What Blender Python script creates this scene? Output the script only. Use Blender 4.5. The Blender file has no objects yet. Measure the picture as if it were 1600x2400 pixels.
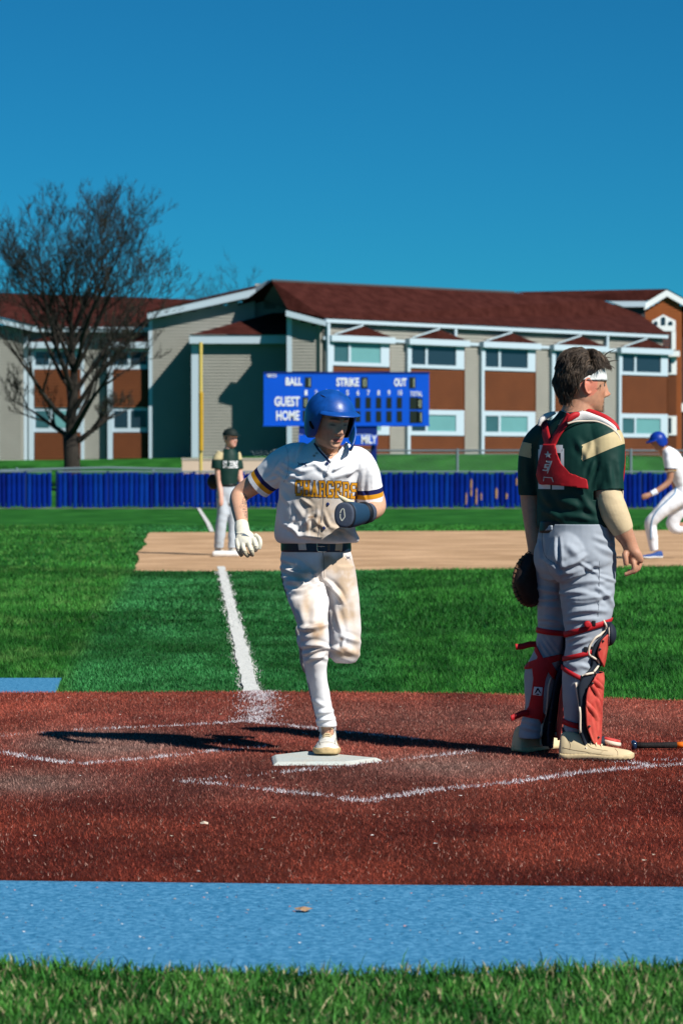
import bpy, bmesh, math, random
import numpy as np
from mathutils import Vector, Matrix, Euler
from mathutils.bvhtree import BVHTree
from mathutils import noise as mnoise

# ------------------------------------------------------------------ camera, sky, sun
SC = bpy.context.scene
COL = SC.collection
W_PX, H_PX, F_PX = 1600.0, 2400.0, 6600.0
CAM_Z, HORIZON = 1.306, 1088.0
PITCH = math.atan((H_PX/2-HORIZON)/F_PX)
cam_d = bpy.data.cameras.new('camera')
cam = bpy.data.objects.new('camera', cam_d); COL.objects.link(cam)
cam.location = (0, 0, CAM_Z)
cam.rotation_euler = (math.radians(90)-PITCH, 0, 0)
cam_d.sensor_fit = 'VERTICAL'; cam_d.sensor_height = 36.0; cam_d.sensor_width = 24.0
cam_d.lens = F_PX/H_PX*36.0
cam_d.clip_start = 0.1; cam_d.clip_end = 9000
cam_d.dof.use_dof = True; cam_d.dof.focus_distance = 12.35; cam_d.dof.aperture_fstop = 6.8
SC.camera = cam

SUN_AZ = Vector((0.74, -0.67)).normalized(); SUN_EL = math.radians(42)
SUN_DIR = Vector((SUN_AZ.x*math.cos(SUN_EL), SUN_AZ.y*math.cos(SUN_EL), math.sin(SUN_EL)))
wd = bpy.data.worlds.new('World'); SC.world = wd; wd.use_nodes = True
wn, wl = wd.node_tree.nodes, wd.node_tree.links
wn.clear()
sky = wn.new('ShaderNodeTexSky'); sky.sky_type = 'NISHITA'; sky.sun_disc = False
sky.sun_elevation = SUN_EL; sky.sun_rotation = math.atan2(SUN_AZ.x, SUN_AZ.y)
sky.altitude = 1800; sky.air_density = 1.0; sky.dust_density = 0.0; sky.ozone_density = 4.0
tint = wn.new('ShaderNodeMix'); tint.data_type = 'RGBA'; tint.blend_type = 'MULTIPLY'
tint.inputs[0].default_value = 1.0; tint.inputs[7].default_value = (0.095, 0.78, 1.06, 1)
bg = wn.new('ShaderNodeBackground'); bg.inputs[1].default_value = 0.048
wo = wn.new('ShaderNodeOutputWorld')
wl.new(sky.outputs[0], tint.inputs[6]); wl.new(tint.outputs[2], bg.inputs[0]); wl.new(bg.outputs[0], wo.inputs[0])
sun_d = bpy.data.lights.new('sun', 'SUN'); sun_d.energy = 5.0; sun_d.angle = math.radians(0.53)
sun_d.color = (1.0, 0.955, 0.88)
sun = bpy.data.objects.new('sun', sun_d); COL.objects.link(sun)
sun.rotation_euler = (-SUN_DIR).to_track_quat('-Z', 'Y').to_euler(); sun.location = (30, -30, 30)
SC.view_settings.view_transform = 'Standard'; SC.view_settings.look = 'None'
SC.view_settings.exposure = 0.42; SC.view_settings.gamma = 1.0
SC.render.engine = 'CYCLES'
SC.cycles.use_denoising = True
SC.cycles.max_bounces = 6; SC.cycles.transparent_max_bounces = 8

# ------------------------------------------------------------------ helpers
rng = np.random.default_rng(7); random.seed(7)
_c, _s = math.cos(PITCH), math.sin(PITCH)
def ray(px, py):
    x = (px-W_PX/2)/F_PX; u = (H_PX/2-py)/F_PX
    return Vector((x, _c+u*_s, -_s+u*_c))
def at(px, py, Y):                       # the point at depth Y seen at this place of the photograph
    r = ray(px, py); k = Y/r.y
    return Vector((r.x*k, Y, CAM_Z+r.z*k))
def G(px, py, z=0.016):                    # the point of the ground seen there
    r = ray(px, py); k = (z-CAM_Z)/r.z
    return Vector((r.x*k, r.y*k, z))
def to_px(v):                            # numpy (n,3) -> pixels of the photograph
    v = np.asarray(v, float).reshape(-1, 3)
    y, z = v[:, 1], v[:, 2]-CAM_Z
    f = y*_c-z*_s; u = y*_s+z*_c
    return np.stack([W_PX/2+F_PX*v[:, 0]/f, H_PX/2-F_PX*u/f], 1)

def srgb(r, g, b):
    def f(c):
        c /= 255.0
        return c/12.92 if c <= 0.04045 else ((c+0.055)/1.055)**2.4
    return (f(r), f(g), f(b), 1.0)

def tag(o, label=None, cat=None, group=None, kind=None):
    if label: o['label'] = label
    if cat: o['category'] = cat
    if group: o['group'] = group
    if kind: o['kind'] = kind
    return o
def empty(name, loc=(0, 0, 0), rz=0.0):
    o = bpy.data.objects.new(name, None); COL.objects.link(o)
    o.location = loc; o.rotation_euler = (0, 0, rz); o.empty_display_size = 0.1
    return o
def link(name, me, mat=None, parent=None, smooth=False):
    o = bpy.data.objects.new(name, me); COL.objects.link(o)
    if mat is not None and len(me.materials) == 0:
        for m in (mat if isinstance(mat, (list, tuple)) else [mat]): me.materials.append(m)
    if parent is not None:
        o.parent = parent
        o.matrix_parent_inverse = Matrix.LocRotScale(parent.location, parent.rotation_euler, None).inverted()
    if smooth: me.polygons.foreach_set('use_smooth', [True]*len(me.polygons))
    return o
def pymesh(name, v, f, mat=None, parent=None, smooth=False, col=None):
    me = bpy.data.meshes.new(name)
    me.from_pydata([tuple(p) for p in v], [], [tuple(int(i) for i in p) for p in f]); me.update()
    if col is not None: set_col(me, col)
    return link(name, me, mat, parent, smooth)
def fastmesh(name, V, F, mat=None, parent=None, smooth=False, col=None):     # V (n,3), F (m,k) arrays
    V = np.ascontiguousarray(V, np.float32); F = np.ascontiguousarray(F, np.int32); k = F.shape[1]
    me = bpy.data.meshes.new(name)
    me.vertices.add(len(V)); me.vertices.foreach_set('co', V.ravel())
    me.loops.add(F.size); me.loops.foreach_set('vertex_index', F.ravel())
    me.polygons.add(len(F)); me.polygons.foreach_set('loop_start', np.arange(0, F.size, k, dtype=np.int32))
    me.update(calc_edges=True)
    if col is not None: set_col(me, col)
    return link(name, me, mat, parent, smooth)
def set_col(me, col):
    col = np.asarray(col, np.float32)
    if col.shape[1] == 3: col = np.concatenate([col, np.ones((len(col), 1), np.float32)], 1)
    a = me.color_attributes.new('Col', 'FLOAT_COLOR', 'POINT'); a.data.foreach_set('color', np.ascontiguousarray(col).ravel())

class MB:
    """collects shapes into one mesh"""
    def __init__(s): s.v, s.f = [], []
    def add(s, v, f):
        n = len(s.v); s.v += [Vector(p) for p in v]; s.f += [tuple(i+n for i in q) for q in f]; return s
    def box(s, lo, hi):
        x0, y0, z0 = lo; x1, y1, z1 = hi
        return s.add([(x0,y0,z0),(x1,y0,z0),(x1,y1,z0),(x0,y1,z0),(x0,y0,z1),(x1,y0,z1),(x1,y1,z1),(x0,y1,z1)],
                     [(0,3,2,1),(4,5,6,7),(0,1,5,4),(1,2,6,5),(2,3,7,6),(3,0,4,7)])
    def obox(s, o, u, n, u0, u1, d0, d1, z0, z1):   # box along direction u, depth along n, from origin o
        P = lambda a, b, z: Vector((o[0]+u[0]*a+n[0]*b, o[1]+u[1]*a+n[1]*b, z))
        return s.add([P(u0,d0,z0),P(u1,d0,z0),P(u1,d1,z0),P(u0,d1,z0),P(u0,d0,z1),P(u1,d0,z1),P(u1,d1,z1),P(u0,d1,z1)],
                     [(0,3,2,1),(4,5,6,7),(0,1,5,4),(1,2,6,5),(2,3,7,6),(3,0,4,7)])
    def prism(s, poly, d):                          # polygon of 3D points pushed along vector d
        n = len(poly); d = Vector(d)
        v = [Vector(p) for p in poly]+[Vector(p)+d for p in poly]
        f = [tuple(range(n))[::-1], tuple(range(n, 2*n))]+[(i, (i+1) % n, n+(i+1) % n, n+i) for i in range(n)]
        return s.add(v, f)
    def tube(s, pts, r, k=8, caps=True):
        pts = [Vector(p) for p in pts]; rr = r if isinstance(r, (list, tuple)) else [r]*len(pts)
        v, f = [], []; ref = None
        for i, p in enumerate(pts):
            t = (pts[min(i+1, len(pts)-1)]-pts[max(i-1, 0)]).normalized()
            if ref is None:
                ref = Vector((0, 0, 1)) if abs(t.z) < 0.9 else Vector((1, 0, 0))
            a = ref-t*ref.dot(t)
            if a.length < 1e-5: a = Vector((1, 0, 0))-t*t.x
            a.normalize(); ref = a; b = t.cross(a)
            for j in range(k):
                w = 2*math.pi*j/k
                v.append(p+(a*math.cos(w)+b*math.sin(w))*rr[i])
        for i in range(len(pts)-1):
            for j in range(k):
                f.append((i*k+j, i*k+(j+1) % k, (i+1)*k+(j+1) % k, (i+1)*k+j))
        if caps:
            f.append(tuple(range(k))[::-1]); f.append(tuple((len(pts)-1)*k+j for j in range(k)))
        return s.add(v, f)
    def build(s, name, mat, parent=None, smooth=False):
        return pymesh(name, s.v, s.f, mat, parent, smooth)

def bevel(o, w=0.01, seg=2):
    m = o.modifiers.new('bevel', 'BEVEL'); m.width = w; m.segments = seg; m.limit_method = 'ANGLE'
    return o

# ------------------------------------------------------------------ materials
MATS = {}
def mat(name, color, rough=0.6, var=0.0, scale=20.0, bump=0.0, bscale=200.0, spec=0.25, metal=0.0, attr=False,
        coat=0.0, sub=0.0, color2=None, stretch=(1, 1, 1), detail=6.0, sheen=0.0, bdist=0.01):
    if name in MATS: return MATS[name]
    m = bpy.data.materials.new(name); m.use_nodes = True; MATS[name] = m
    nt = m.node_tree; nd, ln = nt.nodes, nt.links
    p = nd['Principled BSDF']
    p.inputs['Roughness'].default_value = rough; p.inputs['Metallic'].default_value = metal
    p.inputs['Specular IOR Level'].default_value = spec; p.inputs['Coat Weight'].default_value = coat
    if sub:
        p.inputs['Subsurface Weight'].default_value = sub; p.inputs['Subsurface Radius'].default_value = (0.02, 0.008, 0.004)
        p.inputs['Subsurface Scale'].default_value = 0.3
    if sheen: p.inputs['Sheen Weight'].default_value = sheen
    color = tuple(color)+((1,) if len(color) == 3 else ())
    tc = nd.new('ShaderNodeTexCoord'); mp = nd.new('ShaderNodeMapping'); mp.inputs['Scale'].default_value = stretch
    ln.new(tc.outputs['Object'], mp.inputs['Vector'])
    if attr:
        at_ = nd.new('ShaderNodeAttribute'); at_.attribute_name = 'Col'; src = at_.outputs['Color']
    else:
        rgb = nd.new('ShaderNodeRGB'); rgb.outputs[0].default_value = color; src = rgb.outputs[0]
    if var or color2:
        nz = nd.new('ShaderNodeTexNoise'); nz.inputs['Scale'].default_value = scale; nz.inputs['Detail'].default_value = detail
        nz.inputs['Roughness'].default_value = 0.62
        ln.new(mp.outputs[0], nz.inputs['Vector'])
        if color2:
            rp = nd.new('ShaderNodeMapRange'); rp.inputs['From Min'].default_value = 0.38; rp.inputs['From Max'].default_value = 0.62
            ln.new(nz.outputs[0], rp.inputs['Value'])
            mx = nd.new('ShaderNodeMix'); mx.data_type = 'RGBA'
            mx.inputs[7].default_value = tuple(color2)+((1,) if len(color2) == 3 else ())
            ln.new(rp.outputs[0], mx.inputs[0]); ln.new(src, mx.inputs[6]); src = mx.outputs[2]
        if var:
            mr = nd.new('ShaderNodeMapRange'); mr.inputs['From Min'].default_value = 0.3; mr.inputs['From Max'].default_value = 0.7
            mr.inputs['To Min'].default_value = 1-var; mr.inputs['To Max'].default_value = 1+var
            ln.new(nz.outputs[0], mr.inputs['Value'])
            vm = nd.new('ShaderNodeVectorMath'); vm.operation = 'SCALE'
            ln.new(src, vm.inputs[0]); ln.new(mr.outputs[0], vm.inputs['Scale']); src = vm.outputs[0]
    ln.new(src, p.inputs['Base Color'])
    if bump:
        n2 = nd.new('ShaderNodeTexNoise'); n2.inputs['Scale'].default_value = bscale; n2.inputs['Detail'].default_value = 5.0
        ln.new(mp.outputs[0], n2.inputs['Vector'])
        bp = nd.new('ShaderNodeBump'); bp.inputs['Strength'].default_value = bump; bp.inputs['Distance'].default_value = bdist
        ln.new(n2.outputs[0], bp.inputs['Height']); ln.new(bp.outputs[0], p.inputs['Normal'])
    return m

# value noise for colouring meshes in numpy
_perm = np.random.default_rng(3).random((64, 64))
def vnoise(x, y):
    xi, yi = np.floor(x).astype(int), np.floor(y).astype(int); fx, fy = x-xi, y-yi
    fx, fy = fx*fx*(3-2*fx), fy*fy*(3-2*fy)
    g = lambda a, b: _perm[a % 64, b % 64]
    return (g(xi, yi)*(1-fx)+g(xi+1, yi)*fx)*(1-fy)+(g(xi, yi+1)*(1-fx)+g(xi+1, yi+1)*fx)*fy
def fbm(x, y, o=4):
    t, a, s = 0.0, 0.5, 0.0
    for i in range(o):
        t = t+a*vnoise(x*2**i+17.3*i, y*2**i+5.1*i); s += a; a *= 0.5
    return t/s
def sstep(a, b, x):
    t = np.clip((x-a)/(b-a), 0, 1); return t*t*(3-2*t)
def mixc(a, b, t):
    t = np.asarray(t)[..., None]; return np.asarray(a)*(1-t)+np.asarray(b)*t
# ------------------------------------------------------------------ ground
def terrain(X, Y):
    # flat field, then a bank behind the outfield fence up to the school
    X = np.asarray(X, float); Y = np.asarray(Y, float)
    z = 1.45*sstep(85.5, 104.0, Y)
    z = z + 0.25*sstep(90, 108, Y)*(0.5+0.5*np.sin(X*0.17+0.8))*(1-sstep(106, 109, Y))
    z = z - 1.6*sstep(180, 500, Y)
    return z
ys = np.concatenate([np.arange(-12, 84, 3.0), np.arange(84, 112, 1.0), np.arange(112, 180, 6.0), np.geomspace(180, 5000, 14)])
xs = np.concatenate([-np.geomspace(4000, 40, 10), np.arange(-36, 37, 3.0), np.geomspace(40, 4000, 10)])
XX, YY = np.meshgrid(xs, ys); ZZ = terrain(XX, YY)
V = np.stack([XX, YY, ZZ], -1).reshape(-1, 3); nx = len(xs)
I = np.arange((len(ys)-1)*nx).reshape(len(ys)-1, nx)[:, :-1].ravel()
m_grass_far = mat('grass_ground', (0.009, 0.085, 0.006), 0.9, var=0.35, scale=0.9, bump=0.8, bscale=40, spec=0.1,
                  color2=(0.020, 0.110, 0.014), stretch=(1, 0.5, 1), detail=10)
g = fastmesh('ground', V, np.stack([I, I+1, I+nx+1, I+nx], 1), m_grass_far, smooth=True)
tag(g, 'mown green grass field with a bank rising behind the outfield fence', kind='structure')

def sheet(name, outline, z, m, label, sub=None):
    o = pymesh(name, [(p[0], p[1], z) for p in outline], [tuple(range(len(outline)))], m)
    tag(o, label, kind='structure'); return o
def curve_edge(px_pts, ext=None):
    return [G(*p) for p in px_pts]

# edges read off the photograph, as ground points
red_near = [G(-4200, 2050), G(0, 2062), G(800, 2071), G(1600, 2077), G(5800, 2083)]
red_far = [G(-900, 1622), G(0, 1622), G(600, 1620), G(1100, 1624), G(1350, 1632), G(1600, 1642), G(2200, 1668)]
blue_near = [G(-4200, 2256), G(0, 2262), G(400, 2276), G(800, 2284), G(1200, 2276), G(1600, 2268), G(5800, 2256)]
m_turf_base = mat('red_turf_base', (0.066, 0.015, 0.010), 0.95, var=0.5, scale=60, bump=0.6, bscale=300, spec=0.1, attr=True)
m_blue = mat('blue_turf', (0.028, 0.185, 0.365), 0.95, var=0.42, scale=60, bump=0.45, bscale=500, spec=0.1,
             color2=(0.068, 0.215, 0.360), detail=15, bdist=0.004)
m_dirt = mat('infield_dirt', (0.420, 0.262, 0.143), 0.95, var=0.26, scale=1.1, bump=1.0, bscale=14, bdist=.03, spec=0.1,
             color2=(0.455, 0.295, 0.175), stretch=(0.6, 1, 1))
m_turf = mat('green_turf', (0.004, 0.060, 0.006), 0.9, var=0.4, scale=1.1, bump=0.8, bscale=60, spec=0.1,
             color2=(0.010, 0.085, 0.014), stretch=(1.6, 0.5, 1), detail=9)
m_lawn = mat('near_lawn', (0.022, 0.050, 0.014), 0.95, var=0.4, scale=30, bump=0.6, bscale=200, spec=0.1)

sheet('blue_turf_strip', [p+Vector((0, .12, 0)) for p in red_near]+blue_near[::-1], 0.008, m_blue, 'light blue synthetic turf strip along the near edge of the red turf')
# infield artificial turf: its left edge runs from the blue patch to the dirt
inf_left = [G(150, 1600), G(215, 1480), G(318, 1338)]
inf_far = [G(318, 1336), G(520, 1335), G(900, 1333), G(1400, 1330), G(1600, 1322), G(2100, 1306)]
sheet('infield_turf', [G(150, 1622)]+inf_left+inf_far+[G(2300, 1500), G(2200, 1668)]+red_far[1:-1][::-1][:-1], 0.004, m_turf,
      'green infield turf between the red turf and the dirt')
dirt_near = [G(311, 1337), G(520, 1337), G(900, 1335), G(1400, 1332), G(1600, 1324), G(2100, 1306)]
dirt_far = [G(352, 1247), G(600, 1245), G(1000, 1244), G(1400, 1243), G(2100, 1236)]
def ragged(pts, amp, n=40):
    out = []
    for a, b in zip(pts[:-1], pts[1:]):
        d = (b-a); q = Vector((-d.y, d.x, 0)).normalized(); k = max(2, int(d.length/0.6))
        for i in range(k):
            w_ = 0.6*math.sin(i*.37+a.x)+0.4*math.sin(i*0.83+a.y)+0.15*random.uniform(-1, 1)
            out.append(a+d*(i/k)+q*amp*w_)
    out.append(pts[-1]); return out
dirt_left = ragged([dirt_far[0], G(335, 1280), dirt_near[0]], 0.05)
sheet('infield_dirt', dirt_left[:-1]+ragged(dirt_near, 0.10)+ragged(dirt_far, 0.35)[::-1][:-1], 0.010, m_dirt, 'sandy tan infield dirt around third base')
sheet('blue_turf_patch', [G(-500, 1588), G(146, 1588), G(128, 1632), G(-600, 1632)], 0.014, m_blue, 'small blue turf patch at the left edge beyond the red turf')

# --- red turf sheet with worn sand patches and its fibres
def blob(px, py, cx, cy, rx, ry):
    d = ((px-cx)/rx)**2+((py-cy)/ry)**2
    return np.exp(-d)
def red_colour(X, Y):
    p = to_px(np.stack([X, Y, np.zeros_like(X)], 1)); px, py = p[:, 0], p[:, 1]
    n1 = fbm(X*1.3+3, Y*1.3, 4); n2 = fbm(X*9, Y*9, 3)
    c = mixc((0.172, 0.023, 0.012), (0.262, 0.048, 0.026), sstep(0.35, 0.65, n1))
    worn = np.clip(1.6*blob(px, py, 235, 1752, 180, 30)+1.0*blob(px, py, 60, 1845, 190, 30)+0.85*blob(px, py, 1060, 1806, 210, 30)
                   + 0.38*blob(px, py, 640, 1840, 480, 70)+0.30*blob(px, py, 1200, 1700, 500, 50)+0.25*blob(px, py, 760, 1690, 900, 60), 0, 1.2)
    worn = np.clip(worn*(0.50+0.9*n1)*(0.7+0.6*n2), 0, 1)
    c = mixc(c, (0.225, 0.155, 0.130), worn*0.74)
    c = c*(0.78+0.50*sstep(9.0, 14.5, Y))[:, None]*(0.80+0.4*sstep(.35, .65, fbm(X*3.1+8, Y*1.6, 3)))[:, None]
    return c
xr = np.arange(-3.4, 3.41, 0.04); yr = np.arange(8.4, 16.4, 0.04)
def poly_mask(P, X, Y):
    inside = np.zeros(len(X), bool); n = len(P)
    for i in range(n):
        x0, y0 = P[i][0], P[i][1]; x1, y1 = P[(i+1) % n][0], P[(i+1) % n][1]
        c = ((y0 > Y) != (y1 > Y)) & (X < (x1-x0)*(Y-y0)/((y1-y0) if y1 != y0 else 1e-9)+x0)
        inside ^= c
    return inside
# strip grid whose rows follow the near and far edges
def edge_y(edge, X):
    return np.interp(X, [p.x for p in edge], [p.y for p in edge])
ug = np.linspace(0, 1, 170); xg = np.linspace(-4.6, 4.6, 190)
UU, XG = np.meshgrid(ug, xg, indexing='ij')
YG = edge_y(red_near, XG)*(1-UU)+edge_y(red_far, XG)*UU
ZG = np.full(XG.shape, 0.016); ZG[0] = 0.005; ZG[-1] = 0.002; YG[0] = YG[1]-.004; YG[-1] = YG[-2]+.004
V = np.stack([XG.ravel(), YG.ravel(), ZG.ravel()], 1)
I = np.arange((len(ug)-1)*len(xg)).reshape(len(ug)-1, len(xg))[:, :-1].ravel(); nx = len(xg)
tag(fastmesh('red_turf', V, np.stack([I, I+1, I+nx+1, I+nx], 1), m_turf_base, col=red_colour(V[:, 0], V[:, 1])*0.45),
    'brick red synthetic turf around home plate with grey worn patches', kind='structure')

def blades(name, X, Y, z0, h, w, lean, colour, m, segs=1, label='', yawbias=None, kind='stuff', curl=0.5):
    n = len(X); a = rng.uniform(0, 2*np.pi, n)
    t = rng.uniform(0, 2*np.pi, n); L = lean*rng.uniform(0.3, 1.0, n)
    h = h*rng.uniform(0.6, 1.25, n); w = w*rng.uniform(0.7, 1.3, n)
    base = np.stack([X, Y, np.full(n, z0) if np.isscalar(z0) else z0], 1)
    side = np.stack([np.cos(a), np.sin(a), np.zeros(n)], 1)*w[:, None]*0.5
    d = np.stack([np.cos(t)*L, np.sin(t)*L, np.sqrt(np.clip(1-L*L, 0.02, 1))], 1)*h[:, None]
    if segs == 1:
        V = np.stack([base-side, base+side, base+d], 1).reshape(-1, 3); k = 3
        F = np.arange(n*3).reshape(n, 3)
    else:
        mid = base+d*0.55+np.stack([np.zeros(n), np.zeros(n), h*0.12], 1)
        V = np.stack([base-side, base+side, mid+side*0.8, mid-side*0.8, base+d], 1).reshape(-1, 3); k = 5
        b = np.arange(n)*5
        F = np.concatenate([np.stack([b, b+1, b+2], 1), np.stack([b, b+2, b+3], 1), np.stack([b+3, b+2, b+4], 1)])
    c = np.repeat(colour, k, axis=0)
    o = fastmesh(name, V, F, m, col=c)
    tag(o, label, kind=kind); return o

m_fibre = mat('turf_fibre', (0.1, 0.03, 0.02), 0.75, spec=0.25, attr=True)
m_blade = mat('grass_blade', (0.03, 0.1, 0.02), 0.7, spec=0.25, attr=True)
m_blade.node_tree.nodes['Principled BSDF'].inputs['Transmission Weight'].default_value = 0.0

def scatter_band(y0, y1, dens, margin=0.5):
    # points between two depths, as wide as the picture there plus a margin
    out = []
    edges = np.linspace(y0, y1, 13)
    for a, b in zip(edges[:-1], edges[1:]):
        half = 800/F_PX*b+margin
        n = int(dens*(b-a)*2*half)
        out.append(np.stack([rng.uniform(-half, half, n), rng.uniform(a, b, n)], 1))
    return np.concatenate(out)
P = scatter_band(8.3, 16.3, 10500, 1.0)
keep = (P[:, 1] > edge_y(red_near, P[:, 0])) & (P[:, 1] < edge_y(red_far, P[:, 0])); P = P[keep]
c = red_colour(P[:, 0], P[:, 1])*(0.35+1.5*rng.random(len(P))**1.6)[:, None]
lt = rng.random(len(P)) < 0.045; c[lt] = mixc(c[lt], (0.55, 0.36, 0.29), np.full(lt.sum(), 0.6))
blades('turf_fibres', P[:, 0], P[:, 1], 0.016, 0.0135, 0.0024, 0.9, c, m_fibre, label='short matted red synthetic turf fibres around home plate')

# --- grass blades of the infield, painted white along the foul line
foul_a, foul_b = G(608, 1690), G(518, 1327)
fdir = (foul_b-foul_a).normalized(); fnor = Vector((fdir.y, -fdir.x, 0))
def foul_dist(X, Y):
    dx, dy = X-foul_a.x, Y-foul_a.y
    return dx*fnor.x+dy*fnor.y, dx*fdir.x+dy*fdir.y
def grass_colour(X, Y):
    p = to_px(np.stack([X, Y, np.zeros_like(X)], 1)); px, py = p[:, 0], p[:, 1]
    n1 = fbm(X*0.9, Y*0.45+2, 4); n2 = fbm(X*5+3, Y*2.2, 3)
    n3 = fbm(X*0.35+9, Y*0.55, 3)
    turf = mixc((0.003, 0.064, 0.006), (0.040, 0.240, 0.066), sstep(0.34, 0.66, n1*0.35+n2*0.3+n3*0.35))
    nat = mixc((0.006, 0.085, 0.004), (0.048, 0.255, 0.030), sstep(0.34, 0.66, n1*0.3+n2*0.4+n3*0.3))
    left = sstep(40, -40, px-np.interp(py, [1338, 1480, 1600], [318, 215, 150]))
    right = sstep(-60, 160, px-840)
    c = mixc(turf, nat*0.95, np.clip(left+right, 0, 1))
    c = mixc(c, (0.105, 0.135, 0.045), left*0.35*sstep(0.45, 0.75, n2))
    return c
near = scatter_band(15.0, 22.0, 3400, 1.5); mid = scatter_band(22.0, 35.2, 1050, 2.0); far = scatter_band(35.2, 60, 140, 3.0)
Pg = np.concatenate([near, mid, far])
dirt_poly = [Vector((p.x, p.y, 0)) for p in dirt_left[:-1]+dirt_near+dirt_far[::-1]]
bp = [G(-500, 1588), G(146, 1588), G(128, 1632), G(-600, 1632)]
keep = (Pg[:, 1] > edge_y(red_far, Pg[:, 0])+0.01) & ~poly_mask(dirt_poly, Pg[:, 0], Pg[:, 1]) & ~poly_mask(bp, Pg[:, 0], Pg[:, 1])
Pg = Pg[keep]
c = 0.86*grass_colour(Pg[:, 0], Pg[:, 1])*rng.uniform(0.55, 1.5, len(Pg))[:, None]
dist, along = foul_dist(Pg[:, 0], Pg[:, 1])
white = (np.abs(dist+0.01*np.sin(along*3.0)) < 0.062+0.014*rng.normal(size=len(Pg))) & (along < (foul_b-foul_a).length+1)
c[white] = rng.uniform(0.35, 0.80, white.sum())[:, None]*np.array([1, 0.99, 0.95])
hh = np.where(Pg[:, 1] < 22, 0.034, 0.045)
p = to_px(np.stack([Pg[:, 0], Pg[:, 1], np.zeros(len(Pg))], 1))
natr = sstep(-60, 160, p[:, 0]-840)+sstep(40, -40, p[:, 0]-np.interp(p[:, 1], [1338, 1480, 1600], [318, 215, 150]))
hh = hh*(0.7+0.5*natr)*np.where(white, 0.8, 1.0)
ww = np.where(Pg[:, 1] < 22, 0.006, np.where(Pg[:, 1] < 35, 0.011, 0.02))
blades('infield_grass', Pg[:, 0], Pg[:, 1], 0.003, hh, ww, 0.85, c, m_blade, label='green infield grass blades, painted white along the foul line')

# near lawn at the bottom edge of the picture
lawn_edge = [Vector((p.x, p.y, 0)) for p in blue_near]
sheet('near_lawn', lawn_edge+[Vector((9, 2.0, 0)), Vector((9, -8, 0)), Vector((-9, -8, 0)), Vector((-9, 2, 0))], 0.012, m_lawn, 'strip of natural lawn in the foreground')
P = scatter_band(5.6, 7.75, 13500, 1.2)
ed = edge_y(blue_near, P[:, 0])+0.05*(fbm(P[:, 0]*3, P[:, 0]*0+1, 3)-0.5)+0.03*rng.normal(size=len(P))
P = P[P[:, 1] < ed]
n1 = fbm(P[:, 0]*6, P[:, 1]*6, 3)
c = mixc((0.008, 0.072, 0.005), (0.044, 0.168, 0.022), sstep(0.3, 0.7, n1))*rng.uniform(0.6, 1.5, len(P))[:, None]
dry = rng.random(len(P)) < 0.10
c[dry] = np.array([0.36, 0.33, 0.18])*rng.uniform(0.5, 1.2, dry.sum())[:, None]
ht = 0.034*(0.6+0.9*n1)*(1+0.6*(rng.random(len(P)) < 0.06))
blades('lawn_grass', P[:, 0], P[:, 1], 0.011, ht, 0.0044, 0.8, c, m_blade, segs=2, label='foreground lawn grass blades with dry straw')

# --- chalk lines
m_chalk = mat('chalk', (0.72, 0.71, 0.74), 0.9, var=0.2, scale=50)
def chalk_line(px_pts, width, dens, label, z=0.017, fade=None, name='chalk_line'):
    pts = [G(*q) for q in px_pts]; PX = []; U = []
    tot = sum((b-a).length for a, b in zip(pts[:-1], pts[1:])); run = 0
    for a, b in zip(pts[:-1], pts[1:]):
        d = b-a; n = int(d.length*width*dens); q = Vector((-d.y, d.x, 0)).normalized()
        s = rng.uniform(0, 1, n); e = rng.normal(0, width*0.42, n)
        PX.append(np.stack([a.x+d.x*s+q.x*e, a.y+d.y*s+q.y*e], 1)); U.append((run+s*d.length)/tot); run += d.length
    PX = np.concatenate(PX); U = np.concatenate(U)
    n1 = fbm(PX[:, 0]*14, PX[:, 1]*14, 3)
    lim = np.interp(U, [f[0] for f in fade], [f[1] for f in fade]) if fade else np.full(len(U), 0.75)
    PX = PX[n1 < lim+0.1*rng.normal(size=len(U))]
    c = rng.uniform(0.45, 0.85, len(PX))[:, None]*np.array([0.98, 0.97, 1.04])
    return blades(name, PX[:, 0], PX[:, 1], z, 0.0135, 0.0028, 0.93, c, m_fibre, label=label, kind='structure')
D = 17000
chalk_line([(0, 1727), (127, 1716), (245, 1709), (485, 1698), (571, 1692)], 0.05, D, 'faint chalk line along the far side of the left batter box', fade=[(0, .45), (.5, .40), (.8, .45), (1, .6)])
chalk_line([(571, 1692), (612, 1695), (740, 1709), (800, 1716), (912, 1727), (1010, 1738)], 0.055, D, 'chalk line running from the foul line end behind the plate', fade=[(0, .6), (.5, .55), (.8, .55), (1, .3)])
chalk_line([(-60, 1758), (0, 1764), (90, 1780), (184, 1792), (357, 1778), (510, 1760), (627, 1751)], 0.05, D, 'chalk line along the near side of the left batter box', fade=[(0, .62), (.45, .7), (.75, .5), (1, .38)])
chalk_line([(418, 1834), (510, 1826), (663, 1811), (796, 1798), (930, 1783), (1070, 1768), (1120, 1760)], 0.05, D, 'chalk line in front of the plate towards the right batter box', fade=[(0, .55), (.3, .48), (.6, .35), (.8, .5), (1, .5)])
chalk_line([(440, 1834), (561, 1843), (663, 1856), (796, 1871), (851, 1881), (1004, 1854), (1208, 1835), (1361, 1812), (1545, 1796), (1660, 1790)], 0.055, D, 'chalk line along the near side of the right batter box', fade=[(0, .45), (.2, .6), (.6, .72), (1, .75)])
chalk_line([(1300, 1778), (1448, 1785), (1545, 1797)], 0.055, D, 'short chalk line beside the catcher shoe', fade=[(0, .5), (1, .6)])
chalk_line([(1448, 1785), (1600, 1780), (1700, 1776)], 0.055, D, 'short chalk line beside the bat handle', fade=[(0, .5), (1, .55)])
chalk_line([(607, 1620), (606, 1650), (598, 1692)], 0.13, D, 'worn chalk end of the foul line on the red turf', fade=[(0, .75), (.5, .52), (1, .5)])
fl = []
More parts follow.
